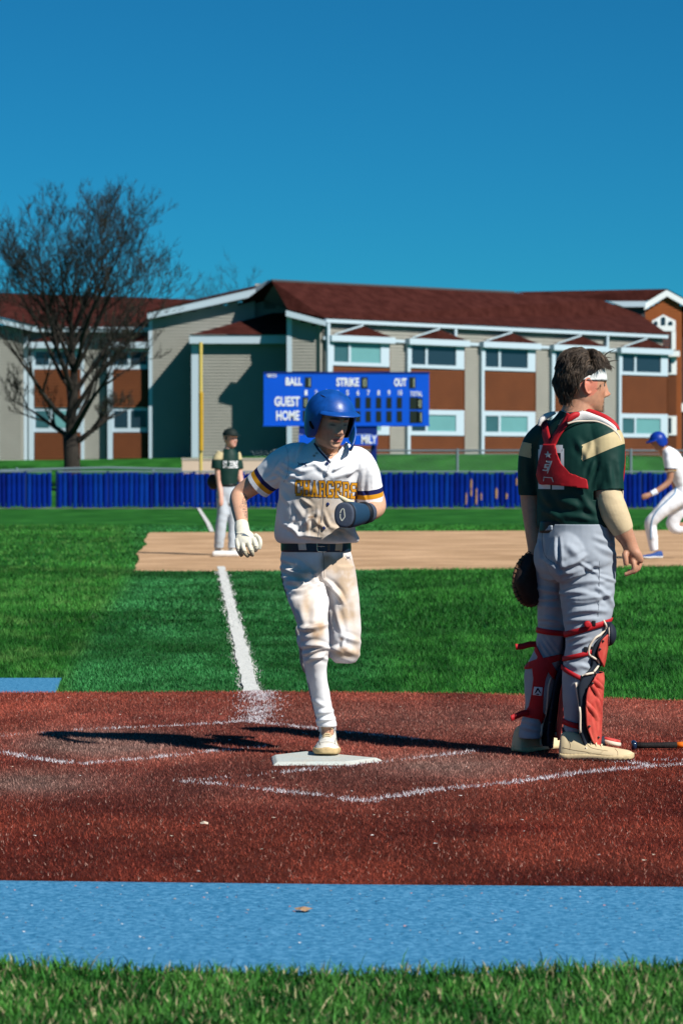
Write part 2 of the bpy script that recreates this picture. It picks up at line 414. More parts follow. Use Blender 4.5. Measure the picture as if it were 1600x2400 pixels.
for i in range(70):
    s = i/69*(foul_b-foul_a).length; q = foul_a+fdir*s
    if q.y > 15.95: fl.append((q, 0.046+random.uniform(-.010, .010), 0.046+random.uniform(-.010, .010)))
Vv = []; Ff = []
for q, a, b in fl: Vv += [q-fnor*a, q+fnor*b]
for i in range(len(fl)-1): Ff.append((2*i, 2*i+1, 2*i+3, 2*i+2))
m_paint = mat('line_paint', (0.58, 0.59, 0.56), 0.9, var=0.15, scale=30, bump=0.5, bscale=150)
o = pymesh('foul_line', [(v.x, v.y, 0.016) for v in Vv], Ff, m_paint); tag(o, 'white painted foul line crossing the infield turf', kind='structure')
fo2 = [G(497, 1246), G(488, 1226), G(465, 1190)]
mb = MB()
for a, b in zip(fo2[:-1], fo2[1:]):
    d = (b-a).normalized(); q = Vector((d.y, -d.x, 0))*0.045
    mb.add([a-q, a+q, b+q, b-q], [(0, 1, 2, 3)])
for i in range(len(mb.v)): mb.v[i].z = 0.02
tag(mb.build('outfield_foul_line', m_paint), 'white foul line beyond third base in the outfield grass', kind='structure')
fo3 = [G(519, 1327), G(513, 1318)]
# litter: small pale flecks and the brown leaf on the blue strip
m_leaf = mat('dry_leaf', (0.30, 0.19, 0.11), 0.9, var=0.3, scale=90)
def leaf(px, py, s, m, label, z):
    c = G(px, py, z); n = 9; vs = []
    for i in range(n):
        w = 2*math.pi*i/n; r = s*(1+0.4*math.sin(3*w)*random.random())
        vs.append((c.x+r*1.3*math.cos(w), c.y+r*math.sin(w), z+0.006*random.random()))
    vs.append((c.x, c.y, z+0.012))
    o = pymesh('dry_leaf', vs, [(i, (i+1) % n, n) for i in range(n)], m)
    return tag(o, label, 'leaf')
leaf(712, 2134, 0.019, m_leaf, 'small curled brown leaf lying on the blue turf strip', 0.012)
leaf(478, 1932, 0.012, mat('pale_fleck', (0.5, 0.42, 0.33), 0.9), 'tiny pale leaf fleck lying on the red turf', 0.03)

# --- home plate: thick bevelled rubber pentagon
pu = Vector((-0.0533, 0.9986, 0)); pv = Vector((0.9986, 0.0533, 0)); tip = G(645, 1794)
def plate_pt(u, v, z): q = tip+pu*u+pv*v; return Vector((q.x, q.y, z))
IN = 0.0254
pent = [(0, 0), (0, 12*IN), (6.01*IN, 18.01*IN), (18.01*IN, 6.01*IN), (12*IN, 0)]
cu = sum(p[0] for p in pent)/5; cv = sum(p[1] for p in pent)/5
def ring(k, z): return [plate_pt(cu+(a-cu)*k, cv+(b-cv)*k, z) for a, b in pent]
R0, R1, R2 = ring(1.06, 0.014), ring(1.045, 0.020), ring(0.95, 0.031)
v = R0+R1+R2; f = [(10, 14, 13, 12, 11)]
f = [tuple(range(10, 15))]
for i in range(5):
    j = (i+1) % 5; f += [(i, j, 5+j, 5+i), (5+i, 5+j, 10+j, 10+i)]
m_plate = mat('plate_rubber', (0.52, 0.58, 0.56), 0.7, var=0.25, scale=13, bump=0.4, bscale=90, color2=(0.40, 0.40, 0.36), detail=12)
hp = pymesh('home_plate', v, f, m_plate); bevel(hp, 0.004, 2)
tag(hp, 'scuffed white home plate lying in the red turf under the runner', 'home plate')
PLATE_TOP = 0.031
# --- third base
bc = G(529, 1304); tb = MB()
tb.box((bc.x-0.19, bc.y-0.02, 0.012), (bc.x+0.19, bc.y+0.36, 0.085))
tbo = tb.build('third_base', mat('base_canvas', (0.72, 0.72, 0.70), 0.7, var=0.15, scale=9)); bevel(tbo, 0.03, 3)
tag(tbo, 'white canvas third base bag on the tan dirt', 'base')
bb = G(497, 1256)

# flecks of rubber, grit and paper on the blue strip and the red turf
def flecks(name, y0, y1, n, z, cols, label, s=0.004):
    P = scatter_band(y0, y1, n, 0.3); k = len(P); a = rng.uniform(0, 6.28, k); r = s*rng.uniform(.4, 1.5, k)
    b = np.stack([P[:, 0], P[:, 1], np.full(k, z)], 1); e = lambda t, h: b+np.stack([np.cos(a+t)*r, np.sin(a+t)*r*.7, np.full(k, h)], 1)
    V = np.stack([e(0, 0), e(2.1, .0015), e(4.2, .003)], 1).reshape(-1, 3)
    c = np.repeat(np.array(cols)[rng.integers(0, len(cols), k)]*rng.uniform(.6, 1.2, k)[:, None], 3, axis=0)
    tag(fastmesh(name, V, np.arange(k*3).reshape(k, 3), m_fibre, col=c), label, kind='stuff')
flecks('grit', 7.5, 8.65, 240, .0095, [(.5, .52, .55), (.45, .2, .16), (.04, .12, .25), (.3, .24, .18), (.02, .08, .22)], 'grit and rubber flecks scattered on the blue strip')
flecks('turf_litter', 8.8, 15.5, 9, .026, [(.6, .58, .55), (.5, .42, .33)], 'pale litter flecks scattered on the red turf', .007)
# ------------------------------------------------------------------ outfield fence
m_slat = mat('blue_slat', (0.0005, 0.017, 0.20), 0.55, spec=.06, var=0.35, scale=1.5, stretch=(3, 3, 1.2))
m_slat2 = mat('faded_blue_slat', (0.0008, 0.028, 0.23), 0.6, spec=.06, var=0.4, scale=1.7, stretch=(3, 3, 1))
m_slat3 = mat('dark_blue_slat', (0.0004, 0.009, 0.135), 0.6, spec=.06, var=0.4, scale=2.1, stretch=(3, 3, 1))
m_peel = mat('peeled_slat', (0.001, 0.020, 0.19), 0.7, spec=.05, scale=2.6, color2=(0.36, 0.21, 0.10), stretch=(9, 9, 1.6))
m_peelt = mat('peeled_tan', (0.36, 0.20, 0.09), .8, var=.3, scale=9)
m_rail = mat('galvanised', (0.25, 0.32, 0.37), 0.45, metal=0.5)
m_fpost = mat('fence_post_blue', (0.004, 0.022, 0.11), 0.5)
m_foot = mat('bleached_slat_foot', (0.22, 0.33, 0.50), 0.8, var=0.4, scale=8)
YF = 83.0
def fence_run(label, x0, x1, posts):
    a = at(x0, 1190, YF); b = at(x1, 1190, YF)
    root = empty('slat_fence', (a.x, YF, 0)); tag(root, label, 'fence', 'outfield slat fence')
    pitch = 0.150; n = int(round((b.x-a.x)/pitch)); pitch = (b.x-a.x)/n
    metas = {}
    for i in range(n):
        x = a.x+pitch*(i+0.5)
        pxx = to_px([(x, YF, 1)])[0][0]
        m = random.choice([m_slat, m_slat, m_slat, m_slat2, m_slat3])
        if 1065 < pxx < 1225 and random.random() < 0.45: m = m_peel
        if m not in metas:
            w, d, h = 0.070, 0.012, 1.05
            mb = MB()
            mb.add([(-w, 0.02, .05), (-w*.45, -d, .05), (w*.45, -d, .05), (w, 0.02, .05), (-w, .02, h), (-w*.45, -d, h), (w*.45, -d, h), (w, .02, h)],
                   [(0, 1, 5, 4), (1, 2, 6, 5), (2, 3, 7, 6), (4, 5, 6, 7), (3, 2, 1, 0), (0, 4, 7, 3)])
            me = bpy.data.meshes.new('slat'); me.from_pydata([tuple(q) for q in mb.v], [], mb.f); me.update(); me.materials.append(m_slat if m is m_peel else m); metas[m] = me
        o = bpy.data.objects.new('slat', metas[m]); COL.objects.link(o); o.parent = root
        if m is m_peel:
            for _ in range(random.choice((1, 1, 2))):
                zc = random.uniform(.3, .8); hp_ = random.uniform(.05, .17); pw_ = random.uniform(.018, .036)
                q_ = MB().prism([(-pw_, -.0145, zc-hp_), (pw_*.6, -.0145, zc-hp_*1.1), (pw_, -.0145, zc+hp_*.5), (0, -.0145, zc+hp_*1.2), (-pw_, -.0145, zc+hp_*.6)], (0, .002, 0)).build('peeled_patch', m_peelt); q_.parent = o
        o.location = (x-a.x, random.uniform(-.012, .012), random.uniform(-.035, .02)); o.rotation_euler = (0, random.uniform(-.012, .012), random.uniform(-.05, .05))
    MB().box((a.x, YF+.03, .16), (b.x, YF+.05, 1.0)).build('backing', m_slat3, root)
    MB().tube([(a.x, YF+.06, 1.085), (b.x, YF+.06, 1.085)], 0.024, 6).build('top_rail', m_rail, root)
    for p in posts:
        q = at(p, 1190, YF); MB().tube([(q.x, YF+.06, -.1), (q.x, YF+.06, 1.10)], 0.045, 8).build('post', m_fpost, root)
    return root
fence_run('blue slat fence section left of the dark gap', -700, 121, [-640, -420, -200, 60])
fence_run('long blue slat fence behind third base with peeling slats', 134, 2300, [2100, 1900, 134, 253, 455, 640, 850, 972, 1100, 1310, 1500, 1700])
MB().tube([(at(127, 1100, YF).x, YF+.05, -.1), (at(127, 1100, YF).x, YF+.05, 1.12)], 0.07, 8)
# sandy strip at the foot of the fence
tag(MB().box((-14, YF-.25, -.02), (16, YF+.3, .02)).build('fence_footing', mat('pale_footing', (0.14, 0.15, 0.13), 0.95, var=0.5, scale=1.3)), 'pale gravel strip at the foot of the blue fence', kind='structure')

# chain-link fence beyond it
m_chain = mat('chain_wire', (0.20, 0.25, 0.28), 0.5, metal=0.4)
YC = 95.0
cf = empty('chain_link_fence', (0, YC, 0.7)); tag(cf, 'low galvanised chain link fence on the bank behind the blue fence', 'fence')
for p in (668, 871, 1071, 1274, 1477, 1680):
    q = at(p, 1100, YC); zt = at(p, 1055, YC).z
    MB().tube([(q.x, YC, terrain(q.x, YC)-.2), (q.x, YC, zt+.05)], 0.045, 8).build('post', m_chain, cf)
a, b = at(640, 1056, YC), at(1720, 1056, YC)
MB().tube([a, b], 0.03, 6).build('rail', m_chain, cf)
MB().tube([a+Vector((0, 0, -.12)), b+Vector((0, 0, -.12))], 0.014, 5).build('wire', m_chain, cf)
mw = MB(); x = a.x
while x < b.x:
    for s in (1, -1):
        mw.tube([(x, YC, .95), (x+s*.75, YC, a.z)], 0.0014, 3, False)
    x += 0.16
w = mw.build('mesh', m_chain, cf); w['kind'] = 'stuff'
# low fence rail on the left bank
YL = 90.0
lf = empty('rail_fence', (0, YL, 0.5)); tag(lf, 'thin grey top rail fence showing above the left blue fence', 'fence')
MB().tube([at(0, 1103, YL), at(130, 1099, YL), at(255, 1096, YL), at(420, 1100, YL), at(520, 1104, YL)], 0.035, 6).build('rail', m_rail, lf)
for p in (40, 360): q = at(p, 1100, YL); MB().tube([(q.x, YL, 0.0), (q.x, YL, at(p, 1096, YL).z)], 0.04, 6).build('post', m_rail, lf)

# pale low wall
YW = 88.0
lo, hi = at(427, 1108, YW), at(690, 1075, YW)
pw = empty('low_wall', (lo.x, YW, 0.6)); tag(pw, 'low pale beige block wall behind the fence', 'wall')
m_beige = mat('beige_block', (0.62, 0.47, 0.36), 0.85, var=0.06, scale=2)
MB().box((lo.x, YW, -.2), (hi.x, YW+.25, hi.z-.04)).build('wall', m_beige, pw)
MB().box((lo.x-.02, YW-.02, hi.z-.038), (hi.x+.02, YW+.27, hi.z+.02)).build('coping', mat('coping', (0.45, 0.38, 0.33), .8), pw)

# foul pole
m_yel = mat('pole_yellow', (0.46, 0.27, 0.015), 0.5, var=0.1, scale=4)
m_yel2 = mat('pole_yellow_pale', (0.55, 0.42, 0.10), 0.5)
q = at(471, 1150, YF+.6)
fp = empty('foul_pole', (q.x, YF+.6, 0)); tag(fp, 'tall yellow foul pole standing at the fence', 'pole')
MB().tube([(q.x, YF+.6, 0), (q.x, YF+.6, at(471, 802, YF+.6).z)], 0.05, 8).build('pole', m_yel2, fp)
MB().tube([(q.x+.01, YF+.52, at(471, 1056, YF+.6).z), (q.x+.01, YF+.52, at(471, 920, YF+.6).z)], 0.066, 8).build('screen', m_yel, fp)

# ------------------------------------------------------------------ scoreboard
YS = 90.0
m_sb = mat('scoreboard_blue', (0.002, 0.085, 0.60), 0.45, var=0.05, scale=1)
m_sbd = mat('scoreboard_navy', (0.004, 0.02, 0.16), 0.5)
m_white = mat('sign_white', (0.80, 0.83, 0.86), 0.6)
m_cyan = mat('sign_shadow_cyan', (0.10, 0.42, 0.72), 0.6)
m_digit = mat('digit_black', (0.008, 0.018, 0.012), 0.7)
m_seg = mat('digit_segment', (0.36, 0.40, 0.28), 0.7)
sA, sB = at(618, 995, YS), at(1005, 875, YS)
sb = empty('scoreboard', (sA.x, YS, 0.7)); tag(sb, 'blue scoreboard on posts reading ball strike out guest and home', 'scoreboard')
MB().box((sA.x, YS, sA.z), (sB.x, YS+.22, sB.z)).build('panel', m_sb, sb)
MB().box((sA.x-.02, YS-.02, sB.z+.002), (sB.x+.02, YS+.24, sB.z+.05)).build('top_trim', m_sbd, sb)
MB().box((sA.x-.02, YS-.02, sA.z-.05), (sB.x+.02, YS+.24, sA.z-.002)).build('bottom_trim', m_sb, sb)
for p in (716, 876):
    q = at(p, 1000, YS); MB().box((q.x-.09, YS+.225, 0.2), (q.x+.09, YS+.4, sB.z-.1)).build('post', m_sbd, sb)
def text_mesh(s, size, name, m, parent, loc, width=None, extr=0.004, bold=0.0):
    cu_ = bpy.data.curves.new('t', 'FONT'); cu_.body = s; cu_.size = size; cu_.extrude = extr; cu_.offset = bold
    cu_.align_x = 'CENTER'; cu_.align_y = 'CENTER'; cu_.resolution_u = 3
    to = bpy.data.objects.new('t', cu_); COL.objects.link(to)
    dg = bpy.context.evaluated_depsgraph_get(); me = bpy.data.meshes.new_from_object(to.evaluated_get(dg))
    bpy.data.objects.remove(to); me.name = name; me.materials.clear()
    n = len(me.vertices); co = np.empty(n*3); me.vertices.foreach_get('co', co); co = co.reshape(-1, 3)
    if width: co[:, 0] *= width/max(1e-6, co[:, 0].max()-co[:, 0].min())
    co2 = np.stack([co[:, 0], -co[:, 2], co[:, 1]], 1)+np.array(loc)
    me.vertices.foreach_set('co', np.ascontiguousarray(co2, np.float32).ravel()); me.update()
    return link(name, me, m, parent)
pxm = F_PX/YS
def sb_text(s, x0, y0, x1, y1, m=None, bold=0.012):
    c = at((x0+x1)/2, (y0+y1)/2, YS-.012)
    return text_mesh(s, (y1-y0)/pxm*1.38, 'lettering', m or m_white, sb, c, (x1-x0)/pxm, bold=bold)
sb_text('BALL', 669, 886, 707, 904); sb_text('STRIKE', 788, 887, 841, 906); sb_text('OUT', 923, 888, 952, 906)
sb_text('GUEST', 643, 931, 702, 953); sb_text('HOME', 647, 964, 701, 986); sb_text('TOTAL', 961, 918, 989, 929, bold=.004)
sb_text('NEVCO', 626, 877, 648, 885, bold=.003)
for i, n_ in enumerate('12345678910'[:9]):
    sb_text(n_, 717+24.3*i-3, 915, 717+24.3*i+3, 927, bold=.004)
sb_text('10', 932, 915, 941, 927, bold=.004)
def digit(x, y, w, h, segs):
    c0, c1 = at(x-w/2, y+h/2, YS-.012), at(x+w/2, y-h/2, YS-.012)
    d = MB().box((c0.x, YS-.012, c0.z), (c1.x, YS-.001, c1.z)).build('digit', m_digit, sb)
    mb = MB(); t = 0.022; W_, H_ = c1.x-c0.x, c1.z-c0.z
    if '0' in segs:
        for (a0, b0, a1, b1) in ((.32, .14, .78, .20), (.32, .80, .78, .86), (.32, .14, .46, .86), (.66, .14, .78, .86)):
            mb.box((c0.x+W_*a0, YS-.018, c0.z+H_*b0), (c0.x+W_*a1, YS-.0125, c0.z+H_*b1))
    if '1' in segs: mb.box((c0.x+W_*.66, YS-.018, c0.z+H_*.1), (c0.x+W_*.82, YS-.0125, c0.z+H_*.9))
    if mb.v: mb.build('segment', m_seg, d)
digit(722, 896, 15, 24, '1'); digit(854, 897, 15, 26, '0'); digit(966, 897, 15, 26, '1')
digit(716, 944, 13, 26, '0'); digit(716, 975, 13, 26, '1')
for i in range(1, 10):
    digit(717+24.3*i, 944, 12, 25, ''); digit(717+24.3*i, 976, 12, 25, '')
digit(970, 945, 20, 28, ''); digit(983, 946, 13, 26, '0'); digit(970, 977, 20, 28, ''); digit(983, 978, 13, 26, '1')
a, b = at(700, 1043, YS), at(884, 1019, YS)
sp = MB().box((a.x, YS, a.z), (b.x, YS+.15, b.z)).build('sponsor_panel', m_sb, sb)
c = at(864, 1031, YS-.012); text_mesh('MILY', .36, 'lettering', m_white, sp, c, 36/pxm, bold=.01)
a, b = at(700, 1018, YS), at(884, 998, YS)
MB().box((a.x, YS+.03, a.z+.003), (b.x, YS+.15, b.z)).build('lower_panel', m_sbd, sb)

# ------------------------------------------------------------------ school building
m_sid = mat('grey_siding', (0.255, 0.252, 0.222), 0.7, var=0.07, scale=0.7)
m_brn = mat('brown_siding', (0.112, 0.032, 0.008), 0.75, var=0.12, scale=1.1)
m_org = mat('orange_siding', (0.26, 0.070, 0.014), 0.75, var=0.10, scale=1.1)
m_trim = mat('white_trim', (0.42, 0.52, 0.59), 0.5)
m_roof = mat('brown_shingle', (0.040, 0.0095, 0.007), 0.95, var=0.25, scale=2.2, bump=0.5, bscale=30, spec=.08, color2=(0.048, 0.013, 0.010), bdist=.015)
m_glass = mat('window_glass', (0.015, 0.03, 0.045), 0.08, spec=0.6)
m_blind = mat('window_blind', (0.12, 0.29, 0.30), 0.25, var=0.05, scale=1.3, spec=0.6)
m_blind2 = mat('window_shade', (0.035, 0.10, 0.115), 0.2, var=0.1, scale=1.1, spec=0.5)
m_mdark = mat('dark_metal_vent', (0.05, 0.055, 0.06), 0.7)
m_joint = mat('siding_joint', (0.30, 0.17, 0.10), 0.8)
COURSE = 0.125
def siding(root, name, o, u, n, s0, s1, z0, z1, m, top=None, course=COURSE, d0=0.0):
    """clapboards: each course leans out at its lower edge; top(s) clips against a rake"""
    mb = MB(); P = lambda a, b, z: Vector((o[0]+u[0]*a+n[0]*b, o[1]+u[1]*a+n[1]*b, z))
    z = z0
    while z < z1-1e-4:
        zt = min(z+course, z1); a0, a1 = s0, s1
        if top:
            ss = np.linspace(s0, s1, 241); ok = ss[np.array([top(q) for q in ss]) >= zt]
            if len(ok) < 2: z = zt; continue
            a0, a1 = ok[0], ok[-1]
        mb.add([P(a0, d0+.040, z), P(a1, d0+.040, z), P(a1, d0+.002, zt), P(a0, d0+.002, zt), P(a0, d0, z), P(a1, d0, z)],
               [(0, 1, 2, 3), (4, 5, 1, 0)])
        z = zt
    ob = mb.build(name, m, root); ob['kind'] = 'stuff'; return ob

bld = empty('school_building', (0, 110, 1.4))
tag(bld, 'long two storey school wing with brown roof, grey siding and brown panels', 'building')
FR = (1, 0); FN = (0, -1)
def zpx(y, Y): return at(800, y, Y).z
# left gable wall (recessed), louvred top bay, right corner wall
YG_, YV, YCN = 113.5, 112.0, 110.0
x0, x1 = at(356, 900, YG_).x, at(676, 900, YG_).x
rk0, rk1 = at(350, 745, YG_), at(598, 695, YG_)
def rake(s):
    x = x0+s; return rk0.z+(rk1.z-rk0.z)*(x-rk0.x)/(rk1.x-rk0.x)
siding(bld, 'gable_siding', (x0, YG_), FR, FN, 0, at(598, 900, YG_).x-x0, 1.2, zpx(690, YG_), m_sid, rake)
lv0 = at(598, 900, YG_).x
siding(bld, 'bay_siding', (lv0, YG_+.3), FR, FN, 0, at(680, 900, YG_).x-lv0, 5.0, zpx(664, YG_), m_sid)
mb = MB()
for i in range(9):
    z = zpx(722, YG_)+i*.062; mb.box((at(618, 700, YG_).x, YG_+.25, z), (at(646, 700, YG_).x, YG_+.28, z+.035))
mb.build('louver_vent', m_mdark, bld)
# rake board of the gable
A, B = at(346, 733, YG_-.45), at(598, 675, YG_-.45); hA = at(346, 748, YG_-.45); hB = at(598, 694, YG_-.45)
MB().prism([A, B, hB, hA], (0, .42, 0)).build('rake_board', m_trim, bld)
MB().prism([A+Vector((0, -.03, .002)), B+Vector((0, -.03, .002)), B+Vector((0, -.03, .09)), A+Vector((0, -.03, .09))], (0, 6, 0)).build('gable_roof', m_roof, bld)
MB().box((at(349, 900, YG_).x, YG_-.03, 1.2), (at(358, 900, YG_).x, YG_+.1, zpx(745, YG_))).build('corner_post', m_trim, bld)
# vestibule block
vx0, vx1 = at(452, 900, YV).x, at(690, 900, YV).x
siding(bld, 'vestibule_siding', (vx0, YV), FR, FN, 0, vx1-vx0, 1.2, zpx(800, YV), m_sid)
siding(bld, 'vestibule_side_siding', (vx0, YG_), (0, -1), (-1, 0), 0, YG_-YV, 1.2, zpx(800, YV), m_sid)
MB().box((vx0-.05, YV-.04, 1.2), (at(465, 900, YV).x, YV+.05, zpx(807, YV))).build('corner_post', m_trim, bld)
MB().box((at(445, 790, YV).x, YV-.35, zpx(806, YV)), (vx1, YG_-.03, zpx(786, YV))).build('vestibule_fascia', m_trim, bld)
E0, E1, AP = at(445, 785, YV-.4), at(700, 785, YV-.4), at(640, 733, YG_+.2)
MB().add([E0+Vector((0, 0, .01)), E1+Vector((0, 0, .01)), at(676, 733, YG_+.2), AP], [(0, 1, 2, 3)]).build('vestibule_roof', m_roof, bld)
# corner wall facing the field
cx0, cx1 = at(674, 900, YCN).x, at(757, 900, YCN).x
def crake(s):
    return zpx(740, YCN)+(zpx(764, YCN)-zpx(740, YCN))*s/(cx1-cx0)
siding(bld, 'corner_siding', (cx0, YCN), FR, FN, 0, cx1-cx0, 1.2, zpx(740, YCN), m_sid, crake)
siding(bld, 'corner_side_siding', (cx0, YG_), (0, -1), (-1, 0), 0, YG_-YCN, 1.2, zpx(742, YCN), m_sid)
MB().box((cx0-.03, YCN-.05, 1.2), (at(684, 900, YCN).x, YCN+.04, zpx(742, YCN))).build('corner_post', m_trim, bld)
A, B = at(670, 727, YCN-.5), at(764, 752, YCN-.5); C_, D_ = at(764, 764, YCN-.5), at(670, 741, YCN-.5)
MB().prism([A, B, C_, D_], (0, .46, 0)).build('rake_board', m_trim, bld)
# facade running away to the right
o0 = Vector((-0.58, 110.0)); step = Vector((3.10, 2.89)); ML = step.length; u = (step/ML); n = Vector((u.y, -u.x))
def Fp(s, d, z): return Vector((o0.x+u.x*s+n.x*d, o0.y+u.y*s+n.y*d, z))
NM = 5; SE = ML*4.72
ZB = 1.2
siding(bld, 'frieze_siding', o0, u, n, -.2, SE, 6.1, 6.92, m_sid)
MB().obox(o0, u, n, -.25, SE+.1, .12, .26, 6.82, 6.98).build('gutter', m_trim, bld)
MB().obox(o0, u, n, -.25, SE+.1, .05, .118, 6.86, 6.92).build('soffit', m_trim, bld)
MB().obox(o0, u, n, -.25, SE, .045, .10, 6.16, 6.28).build('frieze_band', m_trim, bld)
for k in range(NM):
    s = k*ML; bw = ML*0.775
    if k < NM-1: siding(bld, 'pilaster_siding', o0, u, n, s+bw+.03, s+ML-.02, ZB, 6.12, m_sid)
    bay = empty('window_bay', Fp(s, 0, ZB)); bay.parent = bld; bay.matrix_parent_inverse = Matrix.Translation(bld.location).inverted()
    D0 = 0.16
    siding(bay, 'upper_panel', o0, u, n, s+.16, s+bw-.04, 3.51, 5.15, m_brn, d0=D0-.06)
    siding(bay, 'lower_panel', o0, u, n, s+.16, s+bw-.04, ZB, 2.45, m_brn, d0=D0-.06)
    MB().obox(o0, u, n, s+bw-.04, s+bw, 0, D0, ZB, 6.10).build('bay_return', m_brn, bay)
    MB().obox(o0, u, n, s, s+.155, 0, D0+.03, ZB, 6.10).build('bay_post', m_trim, bay)
    MB().obox(o0, u, n, s-.06, s+bw+.10, 0.11, D0+.20, 6.10, 6.34).build('bay_fascia', m_trim, bay)
    # small gable above the bay
    pa, pb, pc = Fp(s+.1, .1, 6.345), Fp(s+bw-.05, .1, 6.345), Fp(s+bw*.5, .1, 6.74)
    MB().prism([pa, pb, pc], (n.x*.24, n.y*.24, 0)).build('bay_roof', m_roof, bay)
    MB().add([pa+Vector((n.x*.26, n.y*.26, 0)), pc+Vector((n.x*.26, n.y*.26, 0)), pc+Vector((n.x*.26, n.y*.26, .07)), pa+Vector((n.x*.26, n.y*.26, .05))], [(0, 1, 2, 3)]).build('bay_rake', m_trim, bay)
    for (z0, z1, gt, gb, up) in ((5.17, 6.10, 6.06, 5.31, 1), (2.47, 3.50, 3.30, 2.64, 0)):
        wnd = MB().obox(o0, u, n, s+.16, s+bw-.045, D0-.10, D0-.055, z0, z1).build('window_back', m_trim, bay)
        fr = MB()
        g1, g2, g3, g4 = s+.24, s+.24+.78, s+.24+.90, s+bw-.52
        fr.obox(o0, u, n, s+.16, s+bw-.045, D0-.054, D0+.012, z0, gb)
        fr.obox(o0, u, n, s+.16, s+bw-.045, D0-.054, D0+.012, gt, z1-.002)
        for (a_, b_) in ((s+.16, g1), (g2, g3), (g4, s+bw-.045)): fr.obox(o0, u, n, a_, b_, D0-.054, D0+.010, gb+.001, gt-.001)
        fr.build('window_frame', m_trim, bay)
        lit = [1, 0, 0, 0, 0][k] if up else [1, 1, 1, 1, 1][k]
        MB().obox(o0, u, n, g1+.001, g2-.001, D0-.053, D0-.035, gb, gt).build('pane', m_blind2 if (lit and k in (0, 3)) or (not up and k > 1) else m_glass, bay)
        MB().obox(o0, u, n, g3+.001, g4-.001, D0-.053, D0-.035, gb, gt).build('pane', m_blind if lit or (up and k == 3) else m_glass, bay)
for s in (-.16, ML*1.62, ML*3.80):
    MB().obox(o0, u, n, s, s+.13, .12, .24, 6.35 if s > 0 else ZB, 6.81).build('downspout', m_trim, bld)
# long wall behind the bays, main roof
MB().obox(o0, u, n, -.3, SE, -.3, -.05, ZB, 6.85).build('core_wall', m_sid, bld)
H_ = 3.05
R = MB(); e0, e1 = Fp(-.30, .29, 6.985), Fp(SE+.12, .29, 6.985)
A = at(636, 658, 111.7); B = at(1204, 686, 121.1); E = at(674, 725, 110.6)
R.add([E, e0, e1, at(1500, 738, 126.5), at(1410, 703, 124.5), B, A], [(0, 1, 2, 3, 4, 5, 6)])
R.build('main_roof', m_roof, bld)
MB().tube([A, B], 0.06, 6).build('ridge_cap', m_mdark, bld)
MB().add([A, B, B+Vector((-4, 5, -2.5)), A+Vector((-4, 5, -2.5))], [(0, 1, 2, 3)]).build('rear_roof', m_roof, bld)
MB().prism([at(598, 694, YG_+.1), at(598, 672, YG_+.1), at(629, 656, YG_+.1), A+Vector((0, .3, .02)), at(676, 726, YG_+.1)], (0, .15, 0)).build('bay_gable', mat('bay_gable_shade', (0.10, 0.14, 0.17), .7), bld)  # shade over the recessed grey gable, painted in as a dark blue

# tower wing at the right edge
YT = 128.0
tw = empty('entrance_tower', (at(1550, 1060, YT).x, YT, 1.2)); tag(tw, 'orange sided entrance tower with white gable at the right edge', 'building')
tx0, tx1 = at(1510, 900, YT).x, at(1596, 900, YT).x
apx = at(1562, 692, YT); el, er = at(1511, 722, YT), at(1612, 722, YT)
def tk(s):
    x = tx0+s
    return el.z+(apx.z-el.z)*min(1, max(0, (x-el.x)/(apx.x-el.x))) if x < apx.x else apx.z+(er.z-apx.z)*(x-apx.x)/(er.x-apx.x)
siding(tw, 'siding', (tx0, YT), FR, FN, 0, tx1-tx0, 1.0, apx.z-.05, m_org, tk)
def board(a, b, th, m, y, name, d=.5):
    a, b = at(a[0], a[1], y), at(b[0], b[1], y)
    MB().prism([a, b, b-Vector((0, 0, th)), a-Vector((0, 0, th))], (0, d, 0)).build(name, m, tw)
m_tw = mat('bright_white_trim', (0.78, 0.82, 0.82), .5)
board((1509, 711), (1562, 679), .30, m_tw, YT-.2, 'rake_board', .19); board((1562.1, 679), (1640, 722), .30, m_tw, YT-.2, 'rake_board', .19)
RA, RB = at(1562, 677, YT-.23), at(1204, 684, YT+2.5)
MB().add([RA, RB, at(1300, 700, YT+1), at(1509, 709, YT-.23)], [(0, 1, 2, 3)]).build('roof', m_roof, tw)
MB().add([RA, at(1640, 719, YT-.23), at(1640, 719, YT+8), RA+Vector((0, 9, 0))], [(0, 1, 2, 3)]).build('roof_slope', m_roof, tw)
MB().prism([at(1425, 706, YT-.5), at(1512, 706, YT-.5), at(1512, 719, YT-.5), at(1460, 719, YT-.5)], (0, .3, 0)).build('eave_board', m_trim, tw)
MB().box((at(1440, 720, YT).x, YT, 6.0), (tx0, YT+.2, zpx(708, YT))).build('shaded_side_wall', m_mdark, tw)  # wall coloured dark to stand in for the shadow below the eave
tv = MB(); c_ = [at(x, y, YT-.08) for x, y in ((1527, 776), (1527, 752), (1553, 737), (1582, 752), (1582, 776))]
wnd = MB().prism(c_, (0, .1, 0)).build('window', m_tw, tw)
for (xa, xb, ya, yb) in ((1531, 1540, 762, 755), (1548, 1558, 762, 745), (1565, 1575, 762, 755)):
    MB().prism([at(xa, ya, YT-.10), at(xb, ya, YT-.10), at(xb, yb, YT-.10), at((xa+xb)/2, yb-3, YT-.10), at(xa, yb, YT-.10)], (0, .03, 0)).build('pane', m_glass, wnd)
MB().box((at(1536, 820, YT).x, YT-.03, zpx(820, YT)), (at(1572, 776, YT).x, YT-.005, zpx(777, YT))).build('dark_window', m_glass, tw)
MB().box((at(1572.1, 820, YT).x, YT-.09, zpx(820, YT)), (at(1582, 776, YT).x, YT-.005, zpx(777, YT))).build('window_trim', m_tw, tw)
